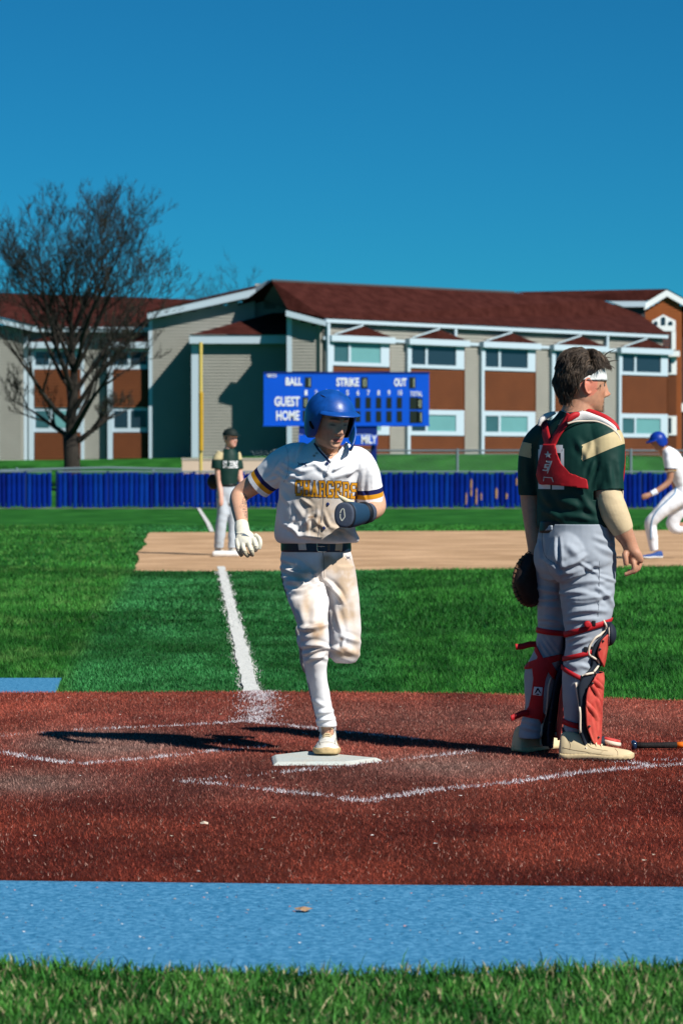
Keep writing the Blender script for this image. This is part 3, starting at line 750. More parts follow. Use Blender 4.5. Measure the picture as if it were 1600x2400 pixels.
# narrow bay of the tower
YB = 125.6
bx0, bx1 = at(1550, 900, YB).x, at(1584, 900, YB).x
siding(tw, 'bay_siding', (bx0, YB), FR, FN, 0, bx1-bx0, 1.0, zpx(825, YB), m_brn)
for (t, b) in ((836, 878), (975, 1020)):
    f_ = MB().box((at(1554, t, YB).x, YB-.07, zpx(b, YB)), (at(1584, t, YB).x, YB-.02, zpx(t, YB))).build('window', m_tw, tw)
    MB().box((at(1560, t, YB).x, YB-.09, zpx(b-5, YB)), (at(1572, t, YB).x, YB-.072, zpx(t+4, YB))).build('pane', m_glass, f_)
MB().box((at(1550, 830, YB).x, YB-.3, zpx(836, YB)), (at(1590, 830, YB).x, YB+.1, zpx(823, YB))).build('bay_fascia', m_tw, tw)
# dark entrance recess and canopy beyond the tower
YE = 131.0
en = empty('entrance_block', (at(1620, 1060, YE).x, YE, 1.2)); tag(en, 'dark recessed entrance with white canopy beyond the tower', 'building')
MB().box((at(1586, 900, YE).x, YE, 1.0), (at(1900, 900, YE).x, YE+4, zpx(760, YE))).build('wall', mat('dark_brick', (.03, .022, .02), .8), en)
MB().box((at(1580, 900, YE-3).x, YE-3, zpx(965, YE-3)), (at(1900, 900, YE-3).x, YE-.01, zpx(945, YE-3))).build('canopy', m_tw, en)
MB().box((at(1590, 900, YE-2.9).x, YE-2.9, 1.0), (at(1604, 900, YE-2.9).x, YE-2.7, zpx(965, YE-2.9)-.002)).build('column', mat('dark_col', (.02, .02, .02), .8), en)
MB().add([at(1586, 770, YE-.3), at(1900, 770, YE-.3), at(1900, 700, YE+4), at(1600, 700, YE+4)], [(0, 1, 2, 3)]).build('roof', m_roof, en)

# left wing
YLW = 114.1
lw = empty('left_wing', (at(170, 1070, YLW).x, YLW, 1.4)); tag(lw, 'left wing of the school behind the bare tree', 'building')
def LW(x, y, d=0.0): return at(x, y, YLW-d)
def lbox(name, xa, xb, ya, yb, d0, d1, m, parent=lw):
    return MB().box((LW(xa, ya).x, YLW-d1, LW(xa, yb).z), (LW(xb, ya).x, YLW-d0, LW(xa, ya).z)).build(name, m, parent)
def lsid(name, xa, xb, ya, yb, m, d=0.0):
    zb = 1.2 if yb > 1060 else LW(0, yb).z
    return siding(lw, name, (LW(xa, 0).x, YLW-d), FR, FN, 0, LW(xb, 0).x-LW(xa, 0).x, zb, LW(0, ya).z, m)
MB().box((LW(-200, 0).x, YLW+.05, 1.0), (LW(380, 0).x, YLW+.3, LW(0, 770).z)).build('core_wall', m_sid, lw)
lsid('siding', -200, 56, 765, 1075, m_sid, 1.0); lsid('siding', 194, 246, 775, 1075, m_sid); lsid('frieze_siding', 57, 380, 772, 800, m_sid)
MB().box((LW(-200, 0).x, YLW-.99, 1.0), (LW(56, 0).x, YLW, LW(0, 766).z)).build('projecting_wall', m_sid, lw)
for k, (xa, xb) in enumerate(((82, 190), (266, 372))):
    bay = empty('window_bay', LW(xa, 1070)); bay.parent = lw; bay.matrix_parent_inverse = Matrix.Translation(lw.location).inverted()
    for nm, ya, yb in (('upper_panel', 866, 955), ('lower_panel', 1014, 1075)):
        o_ = lsid(nm, xa, xb, ya, yb, m_brn, .30); o_.parent = bay; o_.matrix_parent_inverse = Matrix.Translation(bay.matrix_parent_inverse.translation*0+bay.location).inverted()
    lbox('bay_fascia', xa-12, xb+8, 803, 817, .02, .60, m_trim, lw)
    MB().prism([LW(xa-6, 802, .1), LW(xb+4, 802, .1), LW((xa+xb)/2, 781, .1)], (0, -.3, 0)).build('bay_roof', m_roof, lw)
    for ya, yb in ((817.2, 866), (955, 1013)):
        w_ = lbox('window', xa, xb, ya, yb, .20, .28, m_trim)
        m1, m2 = (m_glass, m_glass) if k == 1 or ya < 900 else (m_blind2, m_blind)
        for (p, q), m1 in zip(((3, 34), (42, 78)), (m1, m2)):
            MB().box((LW(xa+p, 0).x, YLW-.30, LW(0, yb-11).z), (LW(xa+q, 0).x, YLW-.285, LW(0, ya+8).z)).build('pane', m1, w_)
    lbox('bay_post', xa-12, xa-.2, 818, 1080, .0, .36, m_trim)
lbox('corner_post', 58, 69, 790, 1080, .0, .3, m_trim); lbox('corner_post', 191, 198, 818, 1080, .02, .30, m_trim); lbox('corner_post', -2, 5, 770, 1080, 1.02, 1.08, m_trim)
lbox('gutter', 80, 380, 768, 779, .25, .55, m_trim)
A, B = at(-80, 725, YLW-1.4), at(86, 764, YLW-1.4)
MB().prism([A, B, B-Vector((0, 0, .24)), A-Vector((0, 0, .24))], (0, .3, 0)).build('rake_board', m_trim, lw)
MB().add([at(-80, 724, YLW-1.45), at(86, 763, YLW-1.45), at(88, 767, YLW-.6), at(400, 776, YLW-.6), at(460, 702, YLW+4.2), at(0, 686, YLW+4.2), at(-200, 682, YLW+4.2)], [(0, 1, 2, 3, 4, 5, 6)]).build('roof', m_roof, lw)
# mulch bed by the corner
tag(MB().add([(*at(858, 1086, 104).xy, float(terrain(1, 104))+.03), (*at(985, 1082, 107).xy, float(terrain(3, 107))+.03), (*at(960, 1077, 110).xy, 1.62), (*at(850, 1077, 110).xy, 1.62)], [(0, 1, 2, 3)]).build('mulch_bed', mat('mulch', (.17, .09, .06), .95, var=.3, scale=2)), 'brown mulch bed at the foot of the school wall', kind='structure')

# ------------------------------------------------------------------ bare trees
m_bark = mat('bark', (0.026, 0.022, 0.018), 0.9, var=0.5, scale=7, bump=0.7, bscale=30, stretch=(3, 3, .6), bdist=.03)
m_twig = mat('twig', (0.014, 0.014, 0.011), 0.9)
m_bud = mat('bud', (0.035, 0.040, 0.016), 0.9, var=.4, scale=3)
def bare_tree(name, label, base, h, spread, seed, n_limb=9, trunk_r=.33, split=.28, lean=0.0, detail=4, group=None):
    rnd = random.Random(seed)
    root = empty(name, base); tag(root, label, 'tree', group)
    tm, lm, tw_, bd = MB(), MB(), MB(), MB()
    def branch(p, d, L, r, depth, mb):
        n_ = 5 if depth < 2 else (3 if depth < 4 else 2); pts = [p]; rr = [r]; dd = d.copy(); q = p.copy(); kids = []
        for i in range(n_):
            dd = (dd+Vector((rnd.uniform(-1, 1), rnd.uniform(-1, 1), rnd.uniform(-.5, .9)))*(.16 if depth < 2 else .26)).normalized()
            q = q+dd*(L/n_); pts.append(q.copy()); rr.append(r*(1-.72*(i+1)/n_)); kids.append((q.copy(), dd.copy(), rr[-1], (i+1)/n_))
        (lm if depth < 2 else tw_).tube(pts, rr, 6 if depth < 2 else 3, False)
        if depth >= detail:
            return
        m_ = [7, 6, 5, 4, 4][depth]
        for j in range(m_):
            i = min(n_-1, int(rnd.uniform(.25, 1.0)*n_)); q0, d0, r0, f = kids[i]
            ax = Vector((rnd.uniform(-1, 1), rnd.uniform(-1, 1), rnd.uniform(-.2, .9)))
            ax = (ax-d0*ax.dot(d0)).normalized()
            ang = rnd.uniform(.35, .8)
            nd_ = (d0*math.cos(ang)+ax*math.sin(ang)+Vector((0, 0, .10))).normalized()
            branch(q0, nd_, L*rnd.uniform(.38, .58), max(.0080, r0*.62), depth+1, mb)
    top = base+Vector((lean, 0, h*split))
    tp = [base-Vector((0, 0, .3)), base+Vector((0, 0, .12)), base+Vector((.02, 0, h*.10)), base+Vector((-.03+lean*.5, .02, h*.2)), top]
    tm.tube(tp, [trunk_r*1.5, trunk_r*1.15, trunk_r*.98, trunk_r*.95, trunk_r*.8], 12)
    lead = top.copy(); pts = [top]; rr = [trunk_r*.72]
    for i in range(5):
        lead = lead+Vector((rnd.uniform(-.12, .12), rnd.uniform(-.12, .12), h*.075)); pts.append(lead.copy()); rr.append(trunk_r*(.66-.11*i))
    tm.tube(pts, rr, 8, False)
    cc = base+Vector((lean+.1, 0, h*.58)); rx, rz = spread, h*.42
    def reach(st, d):                      # distance to the rounded outline of the crown
        p = Vector(((st.x-cc.x)/rx, (st.y-cc.y)/rx, (st.z-cc.z)/rz)); q = Vector((d.x/rx, d.y/rx, d.z/rz))
        A, B, C = q.dot(q), 2*p.dot(q), p.dot(p)-1
        return (-B+math.sqrt(max(0, B*B-4*A*C)))/(2*A)
    for i in range(n_limb):
        a = i*2.399+rnd.uniform(-.3, .3); f = i/(n_limb-1); up = .35+1.9*f
        d = Vector((math.cos(a), math.sin(a)*.9, up)).normalized()
        st = base+Vector((lean*.6, 0, h*(.17+.30*f))) if i < 5 else pts[min(5, int(f*5.2))]
        L = max(.8, reach(st, d)*rnd.uniform(.66, .86))
        branch(st, d, L, trunk_r*(.42-.16*f), 0, lm)
    for i in range(4):
        d = Vector((rnd.uniform(-.6, .6), rnd.uniform(-.6, .6), 1)).normalized()
        branch(pts[-1], d, max(.6, reach(pts[-1], d)*.8), trunk_r*.2, 1, lm)
    trunk = tm.build('trunk', m_bark, root, True)
    cr = lm.build('crown', m_bark, root, True)
    t_ = tw_.build('twigs', m_twig, cr); t_['kind'] = 'stuff'
    nv = len(tw_.v); pick = [tw_.v[rnd.randrange(nv)] for _ in range(4200)]
    for p in pick:
        s = .035
        e = [Vector((rnd.uniform(-s, s), rnd.uniform(-s, s), rnd.uniform(-s, s))) for _ in range(3)]
        bd.add([p+e[0], p+e[1], p+e[2]], [(0, 1, 2)])
    b_ = bd.build('buds', m_bud, cr); b_['kind'] = 'stuff'
    return root
tb_ = at(168, 1102, 92.0)
bare_tree('bare_tree', 'large bare tree with spreading branches in front of the left wing', Vector((tb_.x, 92.0, float(terrain(tb_.x, 92.0)))), 9.1, 3.4, 11, n_limb=18, trunk_r=.27, split=.20)
tb_ = at(548, 1060, 150.0)
bare_tree('bare_tree', 'distant bare treetop showing above the gable roof', Vector((tb_.x, 150.0, 1.0)), 9.9, 3.0, 5, n_limb=11, trunk_r=.2, detail=3, split=.2)
# ------------------------------------------------------------------ figure toolkit
class Rig:
    def __init__(s, Y0): s.Y = Y0; s.k = Y0/F_PX
    def K(s, px, py, dy=0.0): return at(px, py, s.Y+dy)

def cat_interp(vals, per):
    """Catmull-Rom through rows of an array"""
    A = np.asarray(vals, float); n = len(A); out = []
    for i in range(n-1):
        p0, p1, p2, p3 = A[max(i-1, 0)], A[i], A[i+1], A[min(i+2, n-1)]
        for j in range(per):
            t = j/per
            out.append(0.5*((2*p1)+(-p0+p2)*t+(2*p0-5*p1+4*p2-p3)*t*t+(-p0+3*p1-3*p2+p3)*t**3))
    out.append(A[-1]); return np.array(out)

def ring_faces(nr, k):
    F = []
    for i in range(nr-1):
        for j in range(k): F.append((i*k+j, i*k+(j+1) % k, (i+1)*k+(j+1) % k, (i+1)*k+j))
    return F
def loft(nodes, k=20, per=5, side=(1, 0, 0), closed=True):
    """nodes: (point, a, b): ellipse radii across a path; a lies along `side`"""
    A = cat_interp([[*n[0], n[1], n[2] if len(n) > 2 else n[1]] for n in nodes], per)
    side = Vector(side); V = []; nr = len(A)
    for i in range(nr):
        t = Vector(A[min(i+1, nr-1)][:3]-A[max(i-1, 0)][:3]).normalized()
        s_ = side-t*side.dot(t)
        if s_.length < 1e-4: s_ = Vector((0, 0, 1))-t*t.z
        s_.normalize(); w = t.cross(s_); c = Vector(A[i][:3])
        a, b = max(A[i][3], 1e-4), max(A[i][4], 1e-4)
        for j in range(k):
            q = 2*math.pi*j/k; V.append(c+s_*(a*math.cos(q))+w*(b*math.sin(q)))
    F = ring_faces(nr, k)
    if closed:
        F.append(tuple(range(k))[::-1]); F.append(tuple((nr-1)*k+j for j in range(k)))
    return V, F
def stack(rig, rows, k=28, per=4, rot=0.0, e=2.0, closed=True):
    """rows of outline readings: (py, x_left, x_right, dy, depth_radius); level rings"""
    A = cat_interp(rows, per); V = []
    for (py, xl, xr, dy, b) in A:
        c = rig.K((xl+xr)/2, py, dy); a = (xr-xl)/2*(rig.Y+dy)/F_PX
        for j in range(k):
            q = 2*math.pi*j/k; cx, sx = math.cos(q), math.sin(q)
            ux = math.copysign(abs(cx)**(2/e), cx)*a; uy = math.copysign(abs(sx)**(2/e), sx)*b
            V.append(c+Vector((ux*math.cos(rot)-uy*math.sin(rot), ux*math.sin(rot)+uy*math.cos(rot), 0)))
    F = ring_faces(len(A), k)
    if closed:
        F.append(tuple(range(k))[::-1]); F.append(tuple((len(A)-1)*k+j for j in range(k)))
    return V, F
def join(parts):
    V, F = [], []
    for v, f in parts:
        n = len(V); V += [tuple(p) for p in v]; F += [tuple(i+n for i in q) for q in f]
    return V, F
def remesh(parts, voxel=0.005, smooth=4, fac=0.5):
    V, F = join(parts); me = bpy.data.meshes.new('tmp'); me.from_pydata(V, [], F); me.update()
    bm = bmesh.new(); bm.from_mesh(me); bmesh.ops.recalc_face_normals(bm, faces=bm.faces); bm.to_mesh(me); bm.free()
    o = bpy.data.objects.new('tmp', me); COL.objects.link(o)
    m = o.modifiers.new('r', 'REMESH'); m.mode = 'VOXEL'; m.voxel_size = voxel
    if smooth: s = o.modifiers.new('s', 'SMOOTH'); s.factor = fac; s.iterations = smooth
    dg = bpy.context.evaluated_depsgraph_get(); em = bpy.data.meshes.new_from_object(o.evaluated_get(dg))
    bpy.data.objects.remove(o); bpy.data.meshes.remove(me)
    n = len(em.vertices); V = np.empty(n*3, np.float32); em.vertices.foreach_get('co', V)
    nf = len(em.polygons); ls = np.empty(len(em.loops), np.int32); em.loops.foreach_get('vertex_index', ls)
    tot = np.empty(nf, np.int32); em.polygons.foreach_get('loop_total', tot)
    assert (tot == 4).all(); bpy.data.meshes.remove(em)
    return V.reshape(-1, 3).astype(float), ls.reshape(-1, 4)
def normals(V, F):
    if F.shape[1] == 4: fn = np.cross(V[F[:, 2]]-V[F[:, 0]], V[F[:, 3]]-V[F[:, 1]])
    else: fn = np.cross(V[F[:, 1]]-V[F[:, 0]], V[F[:, 2]]-V[F[:, 0]])
    N = np.zeros_like(V)
    for j in range(F.shape[1]): np.add.at(N, F[:, j], fn)
    return N/np.maximum(np.linalg.norm(N, axis=1, keepdims=True), 1e-12)
_p3 = np.random.default_rng(11).random((32, 32, 32))
def vnoise3(P):
    I = np.floor(P).astype(int); f = P-I; f = f*f*(3-2*f); I = I % 32; J = (I+1) % 32
    def g(a, b, c): return _p3[a, b, c]
    x0, y0, z0 = I.T; x1, y1, z1 = J.T; fx, fy, fz = f.T
    return (((g(x0,y0,z0)*(1-fx)+g(x1,y0,z0)*fx)*(1-fy)+(g(x0,y1,z0)*(1-fx)+g(x1,y1,z0)*fx)*fy)*(1-fz)
           + ((g(x0,y0,z1)*(1-fx)+g(x1,y0,z1)*fx)*(1-fy)+(g(x0,y1,z1)*(1-fx)+g(x1,y1,z1)*fx)*fy)*fz)
def fbm3(P, o=3):
    t, a, s = 0, .5, 0
    for i in range(o): t = t+a*vnoise3(P*2**i+7.7*i); s += a; a *= .5
    return t/s
def sculpt(V, F, strokes, front=True, gain=1.0):
    """folds pressed into cloth: (x0,y0,x1,y1,width_px,height_m)"""
    N = normals(V, F); p = to_px(V); D = np.zeros(len(V))
    face = sstep(0.35, -0.25, N[:, 1]) if front else np.ones(len(V))
    for st in strokes:
        x0, y0, x1, y1, w, h = st[:6]; bow = st[6] if len(st) > 6 else 0.0
        dx, dy = x1-x0, y1-y0; L2 = dx*dx+dy*dy; L = math.sqrt(L2)
        t = ((p[:, 0]-x0)*dx+(p[:, 1]-y0)*dy)/L2; tc = np.clip(t, 0, 1)
        off = bow*4*tc*(1-tc)
        d = ((p[:, 0]-x0)*dy-(p[:, 1]-y0)*dx)/L-off
        end = np.where(t < 0, t*L, np.where(t > 1, (t-1)*L, 0))
        taper = 0.35+0.65*np.sin(np.pi*np.clip(tc, .04, .96))
        ww = w*(.7+.3*taper)
        r = np.exp(-(d/ww)**2)*np.exp(-(end/(w*1.1))**2)*taper
        r -= .45*np.exp(-((np.abs(d)-1.9*ww)/ww)**2)*np.exp(-(end/(w*1.1))**2)*taper      # valleys beside the ridge
        D += h*r
    return V+N*(D*face*gain)[:, None]
def wrinkle(V, F, amp, scale, stretch=(1, 1, 1), seed=0, mask=None):
    N = normals(V, F); n = fbm3(V*np.array(stretch)*scale+seed*3.1, 3)-.5
    n = np.sign(n)*np.abs(n)**.85
    return V+N*(amp*2*n*(1 if mask is None else mask))[:, None]
def in_poly_px(V, poly):
    p = to_px(V); return poly_mask(poly, p[:, 0], p[:, 1])
def cut(V, F, kill):
    """remove faces whose corners are all marked; drop loose vertices; relax the new rim"""
    F = F[~kill[F].all(axis=1)]
    used = np.zeros(len(V), bool); used[F.ravel()] = True
    idx = np.cumsum(used)-1
    V = V[used]; F = idx[F]
    E = np.sort(np.concatenate([F[:, [i, (i+1) % F.shape[1]]] for i in range(F.shape[1])]), axis=1)
    key = E[:, 0].astype(np.int64)*len(V)+E[:, 1]; u_, c_ = np.unique(key, return_counts=True)
    be = u_[c_ == 1]; a, b = (be//len(V)).astype(int), (be % len(V)).astype(int)
    for _ in range(8):
        S = np.zeros_like(V); C = np.zeros(len(V))
        np.add.at(S, a, V[b]); np.add.at(S, b, V[a]); np.add.at(C, a, 1); np.add.at(C, b, 1)
        m = C >= 2; V = V.copy(); V[m] = V[m]*.5+.5*S[m]/C[m][:, None]
    return V, F
def bvh_of(V, F): return BVHTree.FromPolygons([tuple(p) for p in V], [tuple(int(i) for i in q) for q in F])
def hit(bvh, px, py, off=0.003, far=None):
    o = Vector((0, 0, CAM_Z)); d = ray(px, py).normalized()
    r = bvh.ray_cast(o, d, 60)
    if r[0] is None: return None
    n = r[1] if r[1].dot(d) < 0 else -r[1]
    return r[0]+n*off*.6-d*off*.4
def patch(name, polys, bvh, mat_, parent, off=0.003, step=3.0, thick=0.0, smooth=True, bev=0.0):
    """flat shapes given by outlines in the photograph, laid on a surface as real pieces"""
    bm = bmesh.new()
    for poly in polys:
        vs = [bm.verts.new((x, y, 0)) for x, y in poly]
        try: bm.faces.new(vs)
        except ValueError: pass
    xs_ = [v.co.x for v in bm.verts]; ys_ = [v.co.y for v in bm.verts]
    for ax, lo, hi in ((0, min(xs_), max(xs_)), (1, min(ys_), max(ys_))):
        q = lo+step
        while q < hi:
            no = (1, 0, 0) if ax == 0 else (0, 1, 0); co = (q, 0, 0) if ax == 0 else (0, q, 0)
            bmesh.ops.bisect_plane(bm, geom=bm.verts[:]+bm.edges[:]+bm.faces[:], plane_co=co, plane_no=no); q += step
    last = None; bad = []
    for v in bm.verts:
        h = hit(bvh, v.co.x, v.co.y, off)
        if h is None: bad.append(v)
        else: v.co = h; last = h
    bmesh.ops.delete(bm, geom=bad, context='VERTS')
    me = bpy.data.meshes.new(name); bm.to_mesh(me); bm.free()
    # face the camera
    me.update()
    if len(me.polygons) and sum(p.normal.y for p in me.polygons) > 0: me.flip_normals()
    o = link(name, me, mat_, parent, smooth)
    if thick: s_ = o.modifiers.new('s', 'SOLIDIFY'); s_.thickness = thick; s_.offset = 1.0
    if bev: bevel(o, bev, 2)
    return o
def ribbon(name, path, w, bvh, mat_, parent, off=0.004, thick=0.003):
    """strap following pixel points on a surface; w in pixels"""
    pts = cat_interp(path, 6) if len(path) > 2 else np.linspace(path[0], path[1], 8)
    polys = []; L, R = [], []
    for i in range(len(pts)):
        t = pts[min(i+1, len(pts)-1)]-pts[max(i-1, 0)]; t = t/max(1e-6, np.hypot(*t)); n_ = np.array([-t[1], t[0]])*w/2
        L.append(pts[i]+n_); R.append(pts[i]-n_)
    bm = bmesh.new(); cols = 4; grid = []
    for l, r in zip(L, R):
        row = []
        for j in range(cols):
            q = l+(r-l)*j/(cols-1); h = hit(bvh, q[0], q[1], off); row.append(None if h is None else bm.verts.new(h))
        grid.append(row)
    for i in range(len(grid)-1):
        for j in range(cols-1):
            q = [grid[i][j], grid[i+1][j], grid[i+1][j+1], grid[i][j+1]]
            if all(q): bm.faces.new(q)
    me = bpy.data.meshes.new(name); bm.to_mesh(me); bm.free(); me.update()
    if len(me.polygons) and sum(p.normal.y for p in me.polygons) > 0: me.flip_normals()
    o = link(name, me, mat_, parent, True)
    if thick: s_ = o.modifiers.new('s', 'SOLIDIFY'); s_.thickness = thick; s_.offset = 1.0
    return o
def cord(name, path, r, bvh, mat_, parent, off=0.003, per=4, depth=None):
    pts = cat_interp(path, per) if len(path) > 2 else np.array(path, float); P = []
    for q in pts:
        h = hit(bvh, q[0], q[1], off) if depth is None else at(q[0], q[1], depth)
        if h is not None: P.append(h)
    return MB().tube(P, r, 8).build(name, mat_, parent, True)
def wrap(name, bvh, c, w, mat_, parent, slope=(0, 0), off=0.003, thick=0.0035, n=48, rmax=0.16, arc=(0, 2*math.pi)):
    """strap round a limb: rays from outside towards the axis point c"""
    V, F = [], []; c = Vector(c); m_ = n+1
    for i in range(m_):
        a = arc[0]+(arc[1]-arc[0])*i/n; d = Vector((math.cos(a), math.sin(a), 0))
        for s_ in (-.5, 0, .5):
            zz = slope[0]*d.x+slope[1]*d.y
            o_ = c+Vector((0, 0, zz*.085+s_*w)); r = bvh.ray_cast(o_, d, rmax)
            p = r[0] if r[0] is not None else o_+d*.05
            V.append(p+d*off)
    V = np.array(V).reshape(m_, 3, 3)
    rad = np.linalg.norm(V[:, :, :2]-np.array(c[:2]), axis=2)
    for i in range(n):
        for j in range(2): F.append((i*3+j, (i+1)*3+j, (i+1)*3+j+1, i*3+j+1))
    o = pymesh(name, V.reshape(-1, 3), F, mat_, parent, True)
    s_ = o.modifiers.new('s', 'SOLIDIFY'); s_.thickness = thick; s_.offset = 1.0
    return o

# ---- head: level slices with a face profile; local axes x = person's left, y = forward, z = up
HEAD_ROWS = np.array([  # z, half width, front, back
    (.113, .004, .004, .004), (.108, .030, .034, .036), (.094, .052, .058, .062), (.074, .066, .077, .082), (.045, .0745, .089, .096),
    (.015, .0765, .0935, .098), (-.012, .0745, .090, .093), (-.040, .0695, .0885, .078), (-.065, .0635, .0880, .058),
    (-.088, .0545, .0860, .045), (-.106, .0430, .0820, .035), (-.117, .0300, .0720, .03), (-.1235, .010, .050, .01)])
def head_mesh(scale=1.0, nose=1.0, jaw=1.0):
    zz = np.linspace(.1125, -.123, 74); R = HEAD_ROWS[::-1]
    w = np.interp(zz, R[:, 0], R[:, 1]); f = np.interp(zz, R[:, 0], R[:, 2]); b = np.interp(zz, R[:, 0], R[:, 3])
    ker = np.array([1, 3, 4, 3, 1])/12.
    sm = lambda q: np.convolve(np.pad(q, 2, mode='edge'), ker, 'valid')
    w, f, b = sm(w), sm(f), sm(b)
    low = sstep(-.03, -.1, zz); w = w*(1+(jaw-1)*low)
    k = 80; th = np.linspace(0, 2*np.pi, k, endpoint=False); V = []
    for z, w_, f_, b_ in zip(zz, w, f, b):
        s, c = np.sin(th), np.cos(th); fb = np.where(c > 0, f_, b_); e = 2.25
        r = 1/((np.abs(s)/w_)**e+(np.abs(c)/fb)**e)**(1/e)
        V.append(np.stack([r*s, r*c, np.full(k, z)], 1))
    V = np.concatenate(V); x, y, z = V.T; fr = sstep(0.0, .05, y)
    g = lambda cx, cz, sx, sz: np.exp(-((np.abs(x)-cx)/sx)**2-((z-cz)/sz)**2)
    d = np.zeros(len(V))
    # nose
    amp = np.interp(z, [-.056, -.049, -.040, -.032, -.02, .0, .016, .03], [0, .008, .026, .0290, .0215, .0130, .0065, 0])*nose
    sig = np.interp(z, [-.05, -.035, -.02, .01], [.0145, .0115, .0085, .0070])
    d += amp*np.exp(-(x/sig)**2)
    d += .008*nose*g(.0145, -.041, .006, .008)                      # nostril wings
    d += -.0165*g(.031, .003, .0150, .0110)+.0075*g(.032, -.002, .0105, .0065)  # socket and lid
    d += .0075*g(.026, .0200, .020, .0062)                          # brow
    d += .0048*g(.043, -.028, .016, .016)                           # cheekbone
    d += .0080*np.exp(-(x/.019)**2-((z+.0645)/.0050)**2)+.0088*np.exp(-(x/.017)**2-((z+.0780)/.0056)**2)
    d += -.0085*np.exp(-(x/.023)**2-((z+.0708)/.0024)**2)           # mouth line
    d += -.0030*np.exp(-(x/.018)**2-((z+.0885)/.005)**2)+.0075*np.exp(-(x/.019)**2-((z+.104)/.011)**2)
    V[:, 1] += d*fr
    F = ring_faces(len(zz), k)
    F.append(tuple(range(k))[::-1]); F.append(tuple((len(zz)-1)*k+j for j in range(k)))
    return V*scale, F
def ear_mesh(s=1.0):
    """helix and lobe round a shallow bowl; local x points outwards"""
    parts = []
    out = [(.020, .006), (.030, -.004), (.032, -.016), (.022, -.026), (.004, -.028), (-.014, -.022), (-.027, -.012), (-.030, -.002), (-.024, .004)]
    pts = [Vector((.010+.004*math.sin(i*.5), y, z)) for i, (z, y) in enumerate(out)]
    mb = MB().tube(cat_interp([tuple(p) for p in pts], 3), [.0042]*25, 8); parts.append((mb.v, mb.f))
    v, f = loft([(Vector((.000, -.011, -.026)), .006, .004), (Vector((.004, -.011, -.012)), .013, .006), (Vector((.005, -.012, .008)), .015, .006), (Vector((.002, -.010, .026)), .008, .004)], 12, 3, side=(0, 1, 0))
    parts.append((v, f)); V, F = join(parts); return np.array([tuple(p) for p in V])*s, F
def head_frame(center, fwd, pitch=0.0, roll=0.0):
    f = Vector(fwd); f.z = 0; f.normalize(); up = Vector((0, 0, 1))
    f2 = f*math.cos(pitch)-up*math.sin(pitch); u2 = f*math.sin(pitch)+up*math.cos(pitch)
    x = f2.cross(u2)
    x = -x if False else x
    # person's left: for forward -Y (towards camera) it is +X
    left = u2.cross(f2)
    if roll:
        q = Matrix.Rotation(roll, 3, f2); left = q @ left; u2 = q @ u2
    M = Matrix((left, f2, u2)).transposed().to_4x4(); M.translation = center
    return M
def xf(M, V):
    A = np.array(M); V = np.asarray([tuple(p) for p in V], float); return V @ A[:3, :3].T+A[:3, 3]
def inv_xf(M, V):
    A = np.array(M); return (V-A[:3, 3]) @ A[:3, :3]
def head_parts(M, s=1.0, nose=1.0, jaw=1.0):
    hv, hf = head_mesh(s, nose, jaw); parts = [(xf(M, hv), hf)]
    for sd in (1, -1):
        ev, ef = ear_mesh(s); ev = ev.copy()
        a = .35; ex = ev[:, 0]*math.cos(a)+(-ev[:, 1])*math.sin(a)*.5; ev[:, 0] = ex
        ev[:, 0] = sd*(ev[:, 0]+.068*s); ev[:, 2] -= .010*s
        parts.append((xf(M, ev), [q[::-1] for q in ef] if sd < 0 else ef))
    return parts
def skin_colour(V, M, base, s=1.0, hair=(.03, .02, .014), lips=(.42, .16, .13), brow=True, closed=True, stubble=0.0):
    c = np.tile(np.array(base, float), (len(V), 1)); L = inv_xf(M, V)/s; x, y, z = L.T
    head = (np.abs(x) < .12) & (np.abs(y) < .15) & (z > -.14) & (z < .13); fr = head*sstep(.03, .06, y)
    g = lambda cx, cz, sx, sz: np.exp(-((np.abs(x)-cx)/sx)**2-((z-cz)/sz)**2)*fr
    c = mixc(c, np.array(base)*np.array([1.08, .82, .78]), .55*g(.045, -.035, .02, .022)+.5*np.exp(-(x/.012)**2-((z+.036)/.012)**2)*fr)
    c = mixc(c, lips, np.clip(1.3*(np.exp(-(x/.021)**4-((z+.071)/.0088)**4))*fr, 0, 1))
    c = mixc(c, (.12, .03, .025), np.clip(np.exp(-(x/.021)**4-((z+.0708)/.0017)**2)*fr, 0, 1)*.8)
    c = mixc(c, (.05, .02, .016), np.clip(np.exp(-((np.abs(x)-.0085)/.0042)**2-((z+.0500)/.0035)**2), 0, 1)*fr*.8)
    if stubble: c = mixc(c, np.array(base)*.55, stubble*sstep(-.03, -.07, z)*head*sstep(-.02, .02, y))
    if brow:
        bz = .021+.004*(1-((np.abs(x)-.03)/.02)**2)
        c = mixc(c, hair, np.clip(1.2*np.exp(-((np.abs(x)-.030)/.0195)**6-((z-bz)/.0050)**4), 0, 1)*fr*.92)
    if closed:
        c = mixc(c, (.03, .018, .014), np.clip(np.exp(-((np.abs(x)-.032)/.0125)**4-((z+.0055+.004*((np.abs(x)-.032)/.0125)**2*0)/.0030)**2), 0, 1)*fr*.95)
    else:
        c = mixc(c, (.02, .014, .012), np.clip(np.exp(-((np.abs(x)-.032)/.0120)**4-((z-.002)/.0050)**4), 0, 1)*fr*.9)
    return c
m_skin = mat('skin', (.5, .3, .2), .5, var=.10, scale=55, attr=True, sub=.12, spec=.4, bump=.12, bscale=420, bdist=.002)

